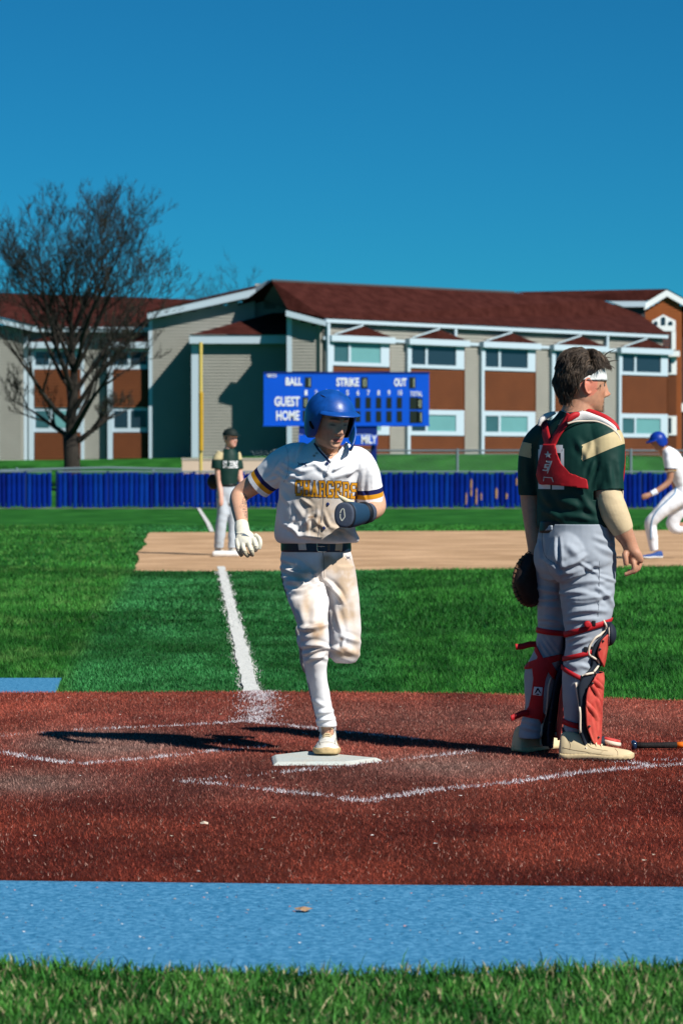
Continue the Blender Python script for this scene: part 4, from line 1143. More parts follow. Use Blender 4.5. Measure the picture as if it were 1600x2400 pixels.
def shoe(parent, heel, toe, up, mats, s=1.0, name='shoe', label=None, high=0.0, laces=True):
    """sections from heel to toe; sole below, upper above"""
    heel, toe, up = Vector(heel), Vector(toe), Vector(up).normalized()
    f = (toe-heel); L = f.length; f.normalize(); up = (up-f*up.dot(f)).normalized(); sd = f.cross(up)
    #     t, half width, height of upper, sole lift
    S = [(0, .008, .040, .012), (.012, .020, .060+high*.5, .008), (.035, .028, .080+high, .004), (.10, .033, .088+high, .0), (.20, .034, .086+high, .0), (.30, .034, .080+high*.6, .002), (.42, .036, .066, .003),
         (.56, .041, .055, .001), (.72, .046, .048, 0), (.85, .044, .043, .003), (.94, .036, .038, .006), (.98, .026, .032, .009), (1.0, .014, .025, .011)]
    A = cat_interp(S, 3); k = 16; V = []; SV = []
    for t, w, h, lift in A:
        w *= s; h *= s; c = heel+f*(t*L); bot = .018*s
        for j in range(k):
            q = math.pi*j/(k-1); x = math.cos(q); zz = math.sin(q)**.75
            V.append(c+sd*(w*x*(1-.30*zz*(1 if t > .12 else .6)))+up*(bot+max(0, h-bot)*zz))
        for (xx, zz) in ((-1.07, .021*s+lift), (-1.10, .010*s+lift), (-.98, lift), (0, lift), (.98, lift), (1.10, .010*s+lift), (1.07, .021*s+lift)):
            SV.append(c+sd*(w*xx)+up*zz)
    n = len(A); F = [(i*k+j, i*k+j+1, (i+1)*k+j+1, (i+1)*k+j) for i in range(n-1) for j in range(k-1)]
    F += [(i*k, (i+1)*k, (i+1)*k+k-1, i*k+k-1) for i in range(n-1)]+[tuple(range(k)), tuple((n-1)*k+j for j in range(k))[::-1]]
    root = empty(name, heel); root.parent = parent; root.matrix_parent_inverse = Matrix.Translation(parent.location).inverted()
    if label: root['label'] = label
    rv, rf = remesh([(V, F)], .0042*s, 5); up_ = fastmesh('upper', rv, rf, mats[0], root, True)
    kk = 7; SF = [(i*kk+j, i*kk+j+1, (i+1)*kk+j+1, (i+1)*kk+j) for i in range(n-1) for j in range(kk-1)]
    SF += [(i*kk, (i+1)*kk, (i+1)*kk+kk-1, i*kk+kk-1) for i in range(n-1)]+[tuple(range(kk)), tuple((n-1)*kk+j for j in range(kk))[::-1]]
    rv, rf = remesh([(SV, SF)], .0040*s, 3); fastmesh('sole', rv, rf, mats[1], root, True)
    if laces:
        mb = MB()
        for i, t in enumerate((.36, .43, .50, .57)):
            h = np.interp(t, [q[0] for q in S], [q[2] for q in S])*s+.002; c = heel+f*(t*L)+up*h
            wv = .017*s
            mb.tube([c-sd*wv-up*.010*s-f*.005, c-sd*wv*.4+up*.001, c+sd*wv*.4+up*.001, c+sd*wv-up*.010*s+f*.005], .0032*s, 6)
        if laces == 2:
            c = heel+f*(.36*L)+up*(.092*s)
            for sg in (-1, 1):
                mb.tube([c, c+sd*sg*.018+up*.008+f*.006, c+sd*sg*.026-up*.004+f*.022, c+sd*sg*.010-up*.012+f*.02, c+f*.004], .0030, 6)
                mb.tube([c, c+sd*sg*.012-up*.004+f*.03, c+sd*sg*.022-up*.016+f*.045], .0028, 6)
        mb.build('laces', mats[2], root, True)
    return root

# ---- block letters with slab serifs: strokes in a unit cell
GLY = {
 'C': [(.0,.15,.26,.85),(.12,.0,.88,.17),(.12,.83,.88,1.),(.74,.62,1.,.88),(.74,.12,1.,.36),(.88,.66,1.,1.)],
 'H': [(.08,.0,.32,1.),(.68,.0,.92,1.),(.3,.42,.7,.58),(.0,.0,.42,.13),(.58,.0,1.,.13),(.0,.87,.42,1.),(.58,.87,1.,1.)],
 'A': [('q',.10,.0,.34,.0,.62,1.,.40,1.),('q',.66,.0,.90,.0,.60,1.,.38,1.),(.3,.25,.7,.40),(.0,.0,.42,.13),(.58,.0,1.,.13)],
 'R': [(.08,.0,.32,1.),(.2,.86,.82,1.),(.2,.42,.82,.57),(.68,.50,.93,.92),(.66,.0,.90,.48),(.0,.0,.42,.13),(.0,.87,.4,1.),(.62,.0,1.,.13)],
 'G': [(.0,.15,.26,.85),(.12,.0,.88,.16),(.12,.84,.88,1.),(.74,.68,1.,.9),(.74,.10,.98,.48),(.52,.36,1.,.50)],
 'E': [(.08,.0,.32,1.),(.2,.0,.95,.14),(.2,.86,.95,1.),(.2,.43,.72,.57),(.78,.0,.96,.32),(.78,.68,.96,1.),(.62,.33,.74,.67),(.0,.0,.3,.13),(.0,.87,.3,1.)],
 'S': [(.0,.56,.26,.88),(.12,.84,.9,1.),(.74,.68,.98,1.),(.14,.43,.86,.60),(.74,.12,1.,.48),(.12,.0,.88,.16),(.02,.0,.26,.34)],
 'T': [(.38,.0,.62,1.),(.0,.84,1.,1.),(.0,.66,.16,1.),(.84,.66,1.,1.)], 'Z': [(.0,.84,1.,1.),(.0,.0,1.,.16),('q',.0,.1,.3,.1,1.,.9,.7,.9)],
 'O': [(.0,.12,.26,.88),(.74,.12,1.,.88),(.12,.0,.88,.16),(.12,.84,.88,1.)], 'N': [(.0,.0,.24,1.),(.76,.0,1.,1.),('q',.0,1.,.28,1.,1.,.0,.72,.0)],
 'I': [(.3,.0,.7,1.)], '.': [(.3,.0,.7,.2)], '2': [(.0,.62,.28,.9),(.10,.82,.9,1.),(.72,.5,1.,.92),('q',.0,.10,.30,.10,1.,.56,.72,.62),(.0,.0,1.,.17)],
 'M': [(.0,.0,.22,1.),(.78,.0,1.,1.),('q',.1,1.,.32,1.,.6,.3,.4,.3),('q',.68,1.,.9,1.,.6,.3,.4,.3)],
}
def glyph_px(ch, x0, y0, x1, y1, grow=0.0, shear=0.0):
    """polygons in pixel space; y0 top, y1 bottom"""
    out = []; w, h = x1-x0, y1-y0
    for q in GLY[ch]:
        if q[0] == 'q': pts = [(q[i], q[i+1]) for i in (1, 3, 5, 7)]
        else: a, b, c, d = q; pts = [(a, b), (c, b), (c, d), (a, d)]
        pp = [(x0+u*w, y1-v*h+shear*(u*w)) for u, v in pts]
        if grow:
            cx = sum(p[0] for p in pp)/4; cy = sum(p[1] for p in pp)/4
            pp = [(x+math.copysign(grow, x-cx), y+math.copysign(grow, y-cy)) for x, y in pp]
        out.append(pp)
    return out
def logo_ua(cx, cy, w, h):
    """two interlocking curved strokes"""
    out = []
    def arc(sg):
        P = []
        for i in range(9):
            t = -1+2*i/8; P.append((cx+w/2*t, cy+sg*h*(.62*t*t-.16)))
        return P
    for sg in (1, -1):
        o_ = arc(sg); th = h*.20
        for a, b in zip(o_[:-1], o_[1:]): out.append([(a[0], a[1]-th/2), (b[0], b[1]-th/2), (b[0], b[1]+th/2), (a[0], a[1]+th/2)])
    return out
def empty_part(name, loc, parent):
    e = empty(name, loc); e.parent = parent; e.matrix_parent_inverse = Matrix.Translation(parent.location).inverted(); return e

def banded(name, V, F, planes, colour_fn, mats, face_mat, parent, kill=None):
    """cut clean edges through a cloth mesh where its colour changes; planes: (point, normal, centre->mask)"""
    me = bpy.data.meshes.new('t'); me.from_pydata([tuple(p) for p in V], [], [tuple(int(i) for i in q) for q in F]); me.update()
    bm = bmesh.new(); bm.from_mesh(me); bpy.data.meshes.remove(me)
    for co, no, fn in planes:
        C = np.array([tuple(f.calc_center_median()) for f in bm.faces]); ok = fn(C)
        fs = [f for f, o in zip(bm.faces, ok) if o]; es = list({e for f in fs for e in f.edges}); vs = list({v for f in fs for v in f.verts})
        bmesh.ops.bisect_plane(bm, geom=vs+es+fs, dist=1e-6, plane_co=co, plane_no=no)
    if kill is not None:
        C = np.array([tuple(f.calc_center_median()) for f in bm.faces]); ok = kill(C)
        bmesh.ops.delete(bm, geom=[f for f, o in zip(bm.faces, ok) if o], context='FACES')
    C = np.array([tuple(f.calc_center_median()) for f in bm.faces]); mi = face_mat(C)
    me = bpy.data.meshes.new(name); bm.to_mesh(me); bm.free()
    me.polygons.foreach_set('material_index', np.asarray(mi, np.int32))
    n = len(me.vertices); co = np.empty(n*3, np.float32); me.vertices.foreach_get('co', co); co = co.reshape(-1, 3).astype(float)
    set_col(me, colour_fn(co))
    for m in mats: me.materials.append(m)
    return link(name, me, None, parent, True)
def axis_t(V, a, b):
    a, b = np.array(a), np.array(b); d = b-a; L = np.linalg.norm(d); d = d/L
    t = (V-a) @ d; return t, np.linalg.norm((V-a)-t[:, None]*d, axis=1), L, Vector(d)
# ------------------------------------------------------------------ the runner crossing home plate
def build_runner():
    R = Rig(12.42); K = R.K
    root = empty('person', K(765, 1772, 0)); root.location.z = PLATE_TOP
    tag(root, 'base runner in dirty white and gold uniform and blue helmet stepping on home plate', 'person')
    M = head_frame(K(772, 982, -.10), (math.sin(math.radians(33)), -math.cos(math.radians(33)), 0), math.radians(16))
    # --- body
    P = head_parts(M, 1.0, 1.2, 1.0)
    P.append(loft([(K(758, 1085, .03), .075), (K(764, 1055, .01), .060), (K(768, 1025, -.045), .056), (K(771, 1000, -.075), .055)], 20))
    P.append(stack(R, [(1345, 690, 800, .13, .06), (1300, 680, 805, .125, .075), (1230, 676, 812, .09, .085), (1150, 680, 826, .04, .095), (1090, 700, 830, .01, .08), (1062, 735, 800, .01, .055)]))
    P.append(loft([(K(715, 1075, .03), .055), (K(690, 1078, .04), .056), (K(640, 1105, .08), .050), (K(597, 1134, .11), .046), (K(566, 1156, .125), .041), (K(558, 1172, .10), .038), (K(561, 1192, .055), .0365), (K(564, 1212, .01), .032), (K(567, 1232, -.03), .027), (K(570, 1248, -.055), .026)], 18))
    P.append(loft([(K(815, 1085, .03), .055), (K(842, 1090, .05), .056), (K(862, 1130, .08), .050), (K(878, 1168, .10), .045), (K(882, 1188, .085), .042), (K(872, 1198, .02), .0395), (K(858, 1201, -.06), .034), (K(845, 1203, -.12), .029)], 18, side=(0, 1, 0)))
    P.append(stack(R, [(1345, 680, 740, .11, .06), (1395, 692, 748, .03, .06), (1440, 702, 752, -.045, .055), (1475, 712, 755, -.085, .05), (1530, 722, 754, -.065, .042), (1573, 724, 754, -.04, .04), (1630, 735, 766, .0, .034), (1700, 751, 781, .03, .030), (1722, 752, 782, .035, .03)], 16))
    P.append(stack(R, [(1345, 762, 815, .13, .06), (1400, 780, 828, .12, .06), (1475, 786, 830, .10, .05), (1525, 792, 826, .10, .04)], 16))
    P.append(loft([(K(806, 1512, .12), .040), (K(770, 1508, .28), .036), (K(716, 1500, .50), .032)], 14))
    V, F = remesh(P, .0039, 2)
    base = (.56, .315, .205)
    c = skin_colour(V, M, base, lips=(.52, .17, .14), hair=(.05, .03, .02), closed=True)
    p = to_px(V); tw_ = poly_mask([(573, 1163), (580, 1164), (581, 1190), (580, 1212), (577, 1216), (570, 1200), (562, 1187), (566, 1174)], p[:, 0], p[:, 1])
    n_ = fbm(p[:, 0]*.32, p[:, 1]*.32, 3); c[tw_] = mixc(c[tw_], (.10, .085, .08), sstep(.42, .56, np.abs(n_[tw_]-.5)*2.2+.28)*.75)
    fastmesh('body', V, F, m_skin, root, True, c)
    # --- shirt
    S = [stack(R, [(1272, 652, 836, .10, .118), (1262, 644, 841, .10, .132), (1240, 643, 834, .085, .130), (1200, 647, 829, .065, .124), (1160, 653, 832, .045, .120), (1125, 658, 840, .02, .120), (1095, 672, 846, .0, .112), (1070, 688, 846, .0, .096), (1050, 708, 832, .01, .078), (1036, 728, 812, .015, .066), (1026, 735, 800, .02, .062)], 36, 4)]
    slR = [(K(715, 1075, .01), .070), (K(690, 1078, .03), .077), (K(655, 1096, .06), .074), (K(626, 1120, .085), .067), (K(600, 1143, .105), .062)]
    slL = [(K(815, 1082, .01), .070), (K(838, 1085, .03), .070), (K(855, 1112, .055), .068), (K(863, 1145, .075), .0635), (K(866, 1180, .09), .060)]
    S += [loft(slR, 24), loft(slL, 24, side=(0, 1, 0))]
    V, F = remesh(S, .0046, 5)
    V = wrinkle(V, F, .0035, 9, (1, 1, 1.6), 2)
    V = sculpt(V, F, [(700, 1045, 690, 1085, 4, .006), (682, 1052, 668, 1082, 4, .006), (660, 1075, 640, 1105, 4, .006), (650, 1120, 628, 1128, 3.5, .006), (668, 1125, 690, 1112, 4, .007), (690, 1100, 738, 1088, 4, .006, 3), (820, 1060, 800, 1085, 4, .006), (846, 1075, 840, 1100, 4, .006), (874, 1100, 872, 1140, 4, .005), (848, 1150, 856, 1172, 3.5, .005), (735, 1205, 700, 1238, 4, .007), (760, 1200, 772, 1235, 4, .006), (690, 1210, 672, 1245, 4, .006), (775, 1105, 800, 1092, 4, .006), (708, 1170, 730, 1185, 4, .006), (780, 1235, 815, 1243, 4, .006),  # ridge lines read off the shirt
        (664, 1088, 700, 1100, 7, .009, -3), (655, 1096, 700, 1120, 6, .008, -4), (648, 1110, 690, 1135, 5, .006), (676, 1110, 730, 1098, 6, .006), (735, 1085, 772, 1112, 6, .006),
        (770, 1090, 765, 1120, 5, .006), (830, 1090, 812, 1118, 7, .008), (850, 1100, 842, 1150, 7, .007), (866, 1105, 862, 1150, 6, .006), (780, 1120, 835, 1100, 6, .006),
        (655, 1150, 676, 1180, 6, .006), (690, 1180, 720, 1225, 7, .006), (666, 1230, 700, 1255, 6, .011, 5), (700, 1255, 745, 1262, 6, .010, 3), (722, 1200, 718, 1250, 5, .008), (745, 1190, 740, 1240, 4, .006),
        (730, 1215, 765, 1240, 5, .007), (655, 1200, 652, 1250, 6, .006), (800, 1240, 836, 1262, 7, .010), (765, 1225, 800, 1255, 6, .006), (640, 1110, 612, 1132, 6, .005), (690, 1140, 735, 1150, 8, .005)])
    # openings: sleeve ends and neck
    pp = to_px(V)
    neck = poly_mask([(728, 1008), (738, 1036), (756, 1060), (773, 1080), (792, 1062), (812, 1036), (822, 1008)], pp[:, 0], pp[:, 1])
    V, F = cut(V, F, neck)
    white = np.array([.80, .80, .82])
    def shirt_colour(V):
        px, py = to_px(V).T; c = np.tile(white, (len(V), 1)); n1 = fbm(px*.06, py*.06, 4); n2 = fbm(px*.25, py*.25, 3)
        dirt = np.clip(1.1*blob(px, py, 745, 1195, 48, 40)+.8*blob(px, py, 760, 1245, 50, 26)+.5*blob(px, py, 720, 1160, 40, 22)+.8*blob(px, py, 812, 1180, 22, 40)+.5*blob(px, py, 800, 1250, 40, 20), 0, 1)
        c = mixc(c, (.43, .34, .245), np.clip(dirt*(.45+1.0*n1), 0, .9))
        sp = np.clip(1.5*blob(px, py, 730, 1212, 8, 3)+1.3*blob(px, py, 721, 1235, 2.2, 16)+1.2*blob(px, py, 752, 1238, 6, 4)+blob(px, py, 735, 1150, 8, 6)+1.4*blob(px, py, 742, 1062, 3, 2)+1.3*blob(px, py, 736, 1068, 3, 2.5)+.9*blob(px, py, 748, 1225, 3, 9), 0, 1)
        return mixc(c, (.20, .11, .05), sp*(.3+.9*n2))
    planes = []; sl_ = (slR, slL)
    def near(sl):
        def f(C):
            t, rr, L, d = axis_t(C, sl[-2][0], sl[-1][0]); return (t > -.05) & (rr < .088) & (t < L+.08)
        return f
    ends = (.010, .032, .053, .074)
    for sl in sl_:
        t, rr, L, d = axis_t(np.zeros((1, 3)), sl[-2][0], sl[-1][0])
        for q in ends: planes.append((Vector(sl[-2][0])+d*(L-q), d, near(sl)))
    def face_mat(C):
        mi = np.zeros(len(C), int)
        for sl in sl_:
            t, rr, L, d = axis_t(C, sl[-2][0], sl[-1][0]); q = L-t; nr = near(sl)(C)
            mi[nr & (q > ends[1]) & (q < ends[2])] = 1; mi[nr & (q > ends[2]) & (q < ends[3])] = 2
        return mi
    def kill(C):
        k_ = np.zeros(len(C), bool)
        for sl in sl_:
            t, rr, L, d = axis_t(C, sl[-2][0], sl[-1][0]); k_ |= near(sl)(C) & (L-t < ends[0])
        return k_
    m_jersey = mat('jersey_white', white, .75, attr=True, bump=.25, bscale=700, sheen=.15, bdist=.001, spec=.3)
    sh = banded('shirt', V, F, planes, shirt_colour, [m_jersey, mat('stripe_gold', (.66, .30, .012), .75), mat('stripe_navy', (.008, .012, .09), .75)], face_mat, root, kill)
    s_ = sh.modifiers.new('s', 'SOLIDIFY'); s_.thickness = .0025; s_.offset = -1
    bs = bvh_of(V, F)
    m_navy = mat('navy_cloth', (.010, .016, .085), .7); m_gold = mat('gold_twill', (.68, .30, .012), .7, var=.05, scale=60)
    # lettering
    X0, XE = 691.0, 838.0; cw = (XE-X0)/8
    top = lambda x: np.interp(x, [690, 750, 800, 838], [1125.0, 1126.0, 1127.0, 1133.0]); bot = lambda x: np.interp(x, [690, 750, 800, 838], [1161.5, 1165.0, 1166.5, 1169.0])
    for i, ch in enumerate('CHARGERS'):
        a = X0+i*cw+.9; b = X0+(i+1)*cw-.9; y0 = top((a+b)/2); y1 = bot((a+b)/2)
        lt = patch('lettering', glyph_px(ch, a, y0, b, y1, .9), bs, m_navy, sh, .0016, 4)
        patch('letter_face', glyph_px(ch, a, y0, b, y1, 0), bs, m_gold, sh, .0030, 4)
    patch('logo', logo_ua(708.5, 1088, 21, 9.5), bs, m_navy, sh, .0016, 3)
    # placket, buttons, collar piping, sleeve seam
    cord('placket_edge', [(775, 1082), (764, 1112), (760, 1130), (757, 1180), (752, 1225), (744, 1262)], .0011, bs, mat('seam_shadow', (.30, .29, .30), .8), sh, .0006)
    cord('sleeve_seam', [(664, 1037), (673, 1055), (676, 1080), (674, 1110), (665, 1130)], .0010, bs, mat('seam_grey', (.42, .42, .45), .8), sh, .0006)
    m_btn = mat('button_navy', (.02, .03, .11), .35)
    for (x, y) in ((768, 1181), (759, 1237), (767, 1086)):
        h = hit(bs, x, y, .002); mb = MB()
        for r0, r1, d in ((.0, .0072, .0),):
            mb.tube([h+Vector((0, .002, 0)), h+Vector((0, -.0015, 0)), h+Vector((0, -.0025, 0))], [.0074, .0074, .0055], 12)
        mb.build('button', m_btn, sh)
    m_pip = mat('collar_navy', (.012, .018, .07), .7)
    rim = [K(734, 1027, -.005), K(740, 1040, -.05), K(755, 1060, -.085), K(773, 1081, -.10), K(792, 1063, -.09), K(811, 1037, -.05), K(818, 1022, 0)]
    pr = [hit(bs, *q, .003) for q in ((737, 1040), (746, 1054), (757, 1066), (773, 1083))]
    pr = [q for q in pr if q is not None]
    if len(pr) > 2: MB().tube(cat_interp([tuple(q) for q in pr], 5), .0038, 8).build('collar', m_jersey if False else m_pip, sh, True)
    pr = [hit(bs, *q, .003) for q in ((773, 1083), (790, 1067), (803, 1054), (814, 1040))]
    pr = [q for q in pr if q is not None]
    if len(pr) > 2: MB().tube(cat_interp([tuple(q) for q in pr], 5), .0045, 8).build('collar', mat('collar_white', (.8, .8, .82), .7), sh, True)
    # --- pants
    pelvis = stack(R, [(1262, 662, 818, .11, .100), (1285, 661, 820, .12, .106), (1310, 657, 827, .135, .118), (1345, 657, 832, .14, .126), (1375, 668, 826, .14, .110)], 32, 4)
    legR = stack(R, [(1325, 660, 748, .12, .095), (1360, 661, 762, .08, .098), (1395, 670, 767, .025, .095), (1440, 686, 768, -.05, .086), (1475, 697, 769, -.09, .076), (1510, 706, 770, -.085, .068), (1545, 709, 768, -.06, .064), (1573, 714, 765, -.04, .060), (1630, 727, 774, .0, .052), (1680, 739, 785, .02, .047), (1702, 742, 789, .03, .046)], 28, 4)
    legL = stack(R, [(1325, 742, 831, .13, .098), (1360, 752, 836, .13, .098), (1400, 763, 843, .12, .094), (1440, 767, 845, .11, .088), (1475, 768, 847, .10, .084), (1510, 768, 846, .10, .080), (1540, 774, 842, .10, .066), (1554, 786, 832, .10, .040)], 28, 4)
    shin = loft([(K(808, 1512, .10), .066), (K(790, 1512, .20), .066), (K(760, 1508, .32), .060), (K(728, 1502, .44), .050), (K(716, 1500, .49), .046)], 20)
    V, F = remesh([pelvis, legR, legL, shin], .0046, 5)
    V = wrinkle(V, F, .004, 8, (1.2, 1, 1.3), 5)
    V = sculpt(V, F, [
        (662, 1312, 720, 1340, 6, .012, 4), (660, 1330, 735, 1345, 6, .012, -6), (662, 1352, 745, 1372, 6, .013, -8), (664, 1368, 720, 1362, 5, .010), (672, 1378, 742, 1372, 6, .012, -7), (674, 1392, 716, 1384, 5, .008),
        (720, 1335, 757, 1378, 5, .010, -3), (752, 1300, 757, 1372, 4, .006), (757, 1375, 768, 1430, 5, .010), (762, 1360, 800, 1408, 5, .012, 4), (778, 1375, 806, 1415, 5, .009, 3), (768, 1405, 780, 1470, 6, .010), (782, 1420, 800, 1480, 6, .009),
        (700, 1472, 766, 1462, 6, .011, -5), (716, 1476, 740, 1468, 5, .008), (708, 1515, 768, 1518, 6, .011, 5), (712, 1532, 760, 1522, 5, .009), (720, 1548, 766, 1530, 5, .009), (726, 1540, 768, 1545, 5, .007, 3), (745, 1395, 735, 1455, 9, .006), (705, 1420, 712, 1460, 8, .005),
        (800, 1490, 845, 1505, 6, .007), (772, 1520, 800, 1530, 6, .010, 4), (800, 1520, 842, 1535, 7, .008), (806, 1500, 800, 1522, 4, .006), (730, 1640, 760, 1655, 5, .004), (745, 1672, 785, 1664, 5, .007), (742, 1690, 788, 1682, 4, .006), (826, 1400, 838, 1470, 7, .005)])
    pp = to_px(V); px, py = pp.T
    kill = (py < 1268)
    V, F = cut(V, F, kill)
    pp = to_px(V)
    idx = None
    # recolour after the cut
    px, py = pp.T; n1 = fbm(px*.05, py*.05, 4); n2 = fbm(px*.18, py*.18, 3)
    c = np.tile(white, (len(V), 1))
    dirt = np.clip(.9*blob(px, py, 800, 1320, 34, 22)+.9*blob(px, py, 765, 1312, 12, 14)+.9*blob(px, py, 815, 1380, 26, 40)+.7*blob(px, py, 812, 1440, 34, 30)+.9*blob(px, py, 745, 1475, 16, 22)+.9*blob(px, py, 812, 1530, 34, 14)
                   + .7*blob(px, py, 715, 1425, 40, 60)+.6*blob(px, py, 835, 1500, 14, 40)+.45*blob(px, py, 745, 1345, 90, 30)+.35*blob(px, py, 740, 1530, 30, 40), 0, 1)
    c = mixc(c, (.46, .325, .205), np.clip(dirt*(.45+1.25*n1), 0, .92))
    dk = np.clip(1.1*blob(px, py, 740, 1487, 10, 8)+blob(px, py, 750, 1468, 12, 6)+blob(px, py, 805, 1522, 12, 7)+.8*blob(px, py, 800, 1498, 5, 5)+.7*blob(px, py, 765, 1308, 8, 8)+.9*blob(px, py, 838, 1532, 5, 10), 0, 1)
    c = mixc(c, (.36, .21, .11), dk*(.3+.8*n2))
    pants = fastmesh('pants', V, F, m_jersey, root, True, c)
    s_ = pants.modifiers.new('s', 'SOLIDIFY'); s_.thickness = .002; s_.offset = -1
    bp_ = bvh_of(V, F)
    cord('fly_seam', [(756, 1294), (759, 1315), (759, 1340), (760, 1355)], .0013, bp_, mat('seam_dark', (.16, .13, .11), .8), pants, .0003)
    cord('leg_piping', [(659, 1345), (664, 1372), (673, 1402), (684, 1440)], .0022, bp_, m_navy, pants, .0004)
    cord('leg_piping', [(722, 1600), (730, 1640), (741, 1686)], .0022, bp_, m_navy, pants, .0004)
    patch('logo', logo_ua(815.5, 1307, 10, 11), bp_, mat('logo_grey', (.10, .10, .13), .7), pants, .0012, 3)
    # belt with buckle and loops
    ring = stack(R, [(1262, 661, 819, .11, .103), (1268, 660, 820, .112, .105), (1288, 660, 821, .118, .108), (1291, 661, 820, .118, .107)], 48, 3, closed=False)
    m_belt = mat('belt_navy', (.010, .028, .055), .35, var=.2, scale=40, spec=.5)
    bo = pymesh('belt', *ring, m_belt, root, True); s_ = bo.modifiers.new('s', 'SOLIDIFY'); s_.thickness = .004; s_.offset = -1
    bb_ = bvh_of(*[np.array([tuple(q) for q in ring[0]]), np.array(ring[1])])
    m_loop = mat('belt_loop', (.70, .64, .56), .8, var=.1, scale=40)
    patch('belt_loop', [[(698, 1265), (715, 1265), (720, 1297), (702, 1297)]], bb_, m_loop, pants, .004, 4, .003)
    patch('belt_loop', [[(787, 1262), (802, 1262), (800, 1290), (784, 1298)]], bb_, mat('belt_loop_dirty', (.55, .42, .28), .8), pants, .004, 4, .003)
    m_buck = mat('buckle_steel', (.62, .60, .52), .25, metal=1.0)
    bk = [hit(bb_, x, y, .006) for x, y in ((764, 1268), (746, 1268), (743, 1272), (743, 1288), (747, 1292), (764, 1292))]
    MB().tube(cat_interp([tuple(q) for q in bk], 4), .0026, 8).build('buckle', m_buck, bo, True)
    ft = [hit(bb_, x, y, .007) for x, y in ((744, 1280), (762, 1281))]; MB().tube(ft, .0020, 6).build('buckle_tongue', m_buck, bo, True)
    patch('belt_keeper', [[(767, 1266), (772, 1266), (772, 1293), (767, 1293)]], bb_, mat('keeper', (.10, .09, .08), .5), bo, .004, 4, .002)
    # --- helmet
    m_helm = mat('helmet_blue', (.004, .060, .285), .38, var=.25, scale=22, spec=.45, bump=.08, bscale=60)
    m_pad = mat('helmet_padding', (.008, .009, .012), .8)
    nt, na = 96, 26; Vh = []; cz = .014; RX, RF, RB, H = .107, .124, .120, .116
    th = np.linspace(-math.pi, math.pi, nt, endpoint=False); at_ = np.abs(np.degrees(th))
    rim = np.interp(at_, [0, 46, 56, 62, 70, 95, 112, 124, 140, 180], [.058, .056, .040, -.035, -.075, -.088, -.082, -.060, -.050, -.050])
    for i in range(na+1):
        s = i/na
        for j in range(nt):
            zr = rim[j]-cz; amax = math.acos(min(1, zr/H)) if zr > 0 else math.pi/2
            ext = max(0, -zr); tot = amax*H+ext; d = s*tot
            if d <= amax*H: a = d/H; rr, z = math.sin(a), H*math.cos(a)
            else: rr, z = 1.0-.35*((d-amax*H)/.1)**2*.4, -(d-amax*H)
            c_, s_2 = math.cos(th[j]), math.sin(th[j]); ry = RF if c_ > 0 else RB
            Vh.append((RX*rr*s_2, ry*rr*c_, cz+z))
    Fh = [q[::-1] for q in ring_faces(na+1, nt)]; Vw = xf(M, Vh)
    hel = pymesh('helmet', Vw, Fh, [m_helm, m_pad], root, True)
    s_ = hel.modifiers.new('s', 'SOLIDIFY'); s_.thickness = .007; s_.offset = -1; s_.material_offset = 1; s_.use_rim = True
    # brim
    Vb, nb = [], 30
    for i in range(nb+1):
        t = math.radians(-58+116*i/nb); r0 = 1/math.sqrt((math.sin(t)/RX)**2+(math.cos(t)/RF)**2)
        for q in range(6):
            e = q/5; L = .036*math.cos(t*90/60*.98)**.55 if abs(t) < math.radians(60) else 0
            Vb.append(((r0-.014+(L+.008)*e)*math.sin(t)*(1+.02*e), (r0-.014+(L+.008)*e)*math.cos(t), .061-.012*e**1.5-.014*abs(math.sin(t))**2))
    Fb = [(i*6+q, i*6+q+1, (i+1)*6+q+1, (i+1)*6+q) for i in range(nb) for q in range(5)]
    br = pymesh('brim', xf(M, Vb), Fb, [m_helm, m_pad], hel, True); s_ = br.modifiers.new('s', 'SOLIDIFY'); s_.thickness = .004; s_.offset = 0
    # jaw flap on the person's left
    Vf = []; n1_, n2_ = 14, 10
    for i in range(n1_+1):
        t = math.radians(np.interp(i/n1_, [0, 1], [84, 30])); zt = np.interp(i/n1_, [0, .45, 1], [-.005, -.030, -.088]); zb = np.interp(i/n1_, [0, .3, .8, 1], [-.090, -.098, -.118, -.108])
        for j in range(n2_+1):
            z = zt+(zb-zt)*j/n2_; k_ = 1.0+.02*math.sin(i/n1_*math.pi)-.10*(j/n2_)**2*(i/n1_)
            r0 = 1/math.sqrt((math.sin(t)/(RX+.002))**2+(math.cos(t)/(RF+.004))**2)*k_
            Vf.append((r0*math.sin(t), r0*math.cos(t), z))
    Ff = [(i*(n2_+1)+j, i*(n2_+1)+j+1, (i+1)*(n2_+1)+j+1, (i+1)*(n2_+1)+j) for i in range(n1_) for j in range(n2_)]
    jf = pymesh('jaw_flap', xf(M, Vf), Ff, [m_helm, m_pad], hel, True); s_ = jf.modifiers.new('s', 'SOLIDIFY'); s_.thickness = .010; s_.offset = -1; s_.material_offset = 1
    bh = bvh_of(Vw, np.array(Fh))
    m_hole = mat('vent_black', (.003, .003, .004), .9)
    patch('vent', [[(749, 924), (760, 929), (764, 932), (756, 930)]], bh, m_hole, hel, .0012, 3)
    patch('vent', [[(809, 918), (818, 922), (823, 928), (814, 924)]], bh, m_hole, hel, .0012, 3)
    patch('ear_hole', [[(724, 988), (728, 986), (735, 998), (737, 1004), (732, 1006), (726, 998)]], bh, m_hole, hel, .0012, 3)
    m_scuff = mat('scuff', (.16, .26, .46), .7)
    # necklace
    MB().tube([K(750, 1058, -.06), K(762, 1066, -.082), K(772, 1069, -.088), K(780, 1066, -.085)], .0022, 6).build('necklace', mat('silver', (.6, .58, .54), .25, metal=1.0), root, True)
    # --- batting glove (person's right hand)
    m_gl = mat('glove_cream', (.66, .62, .50), .6, var=.12, scale=45, bump=.3, bscale=260, attr=True, bdist=.002)
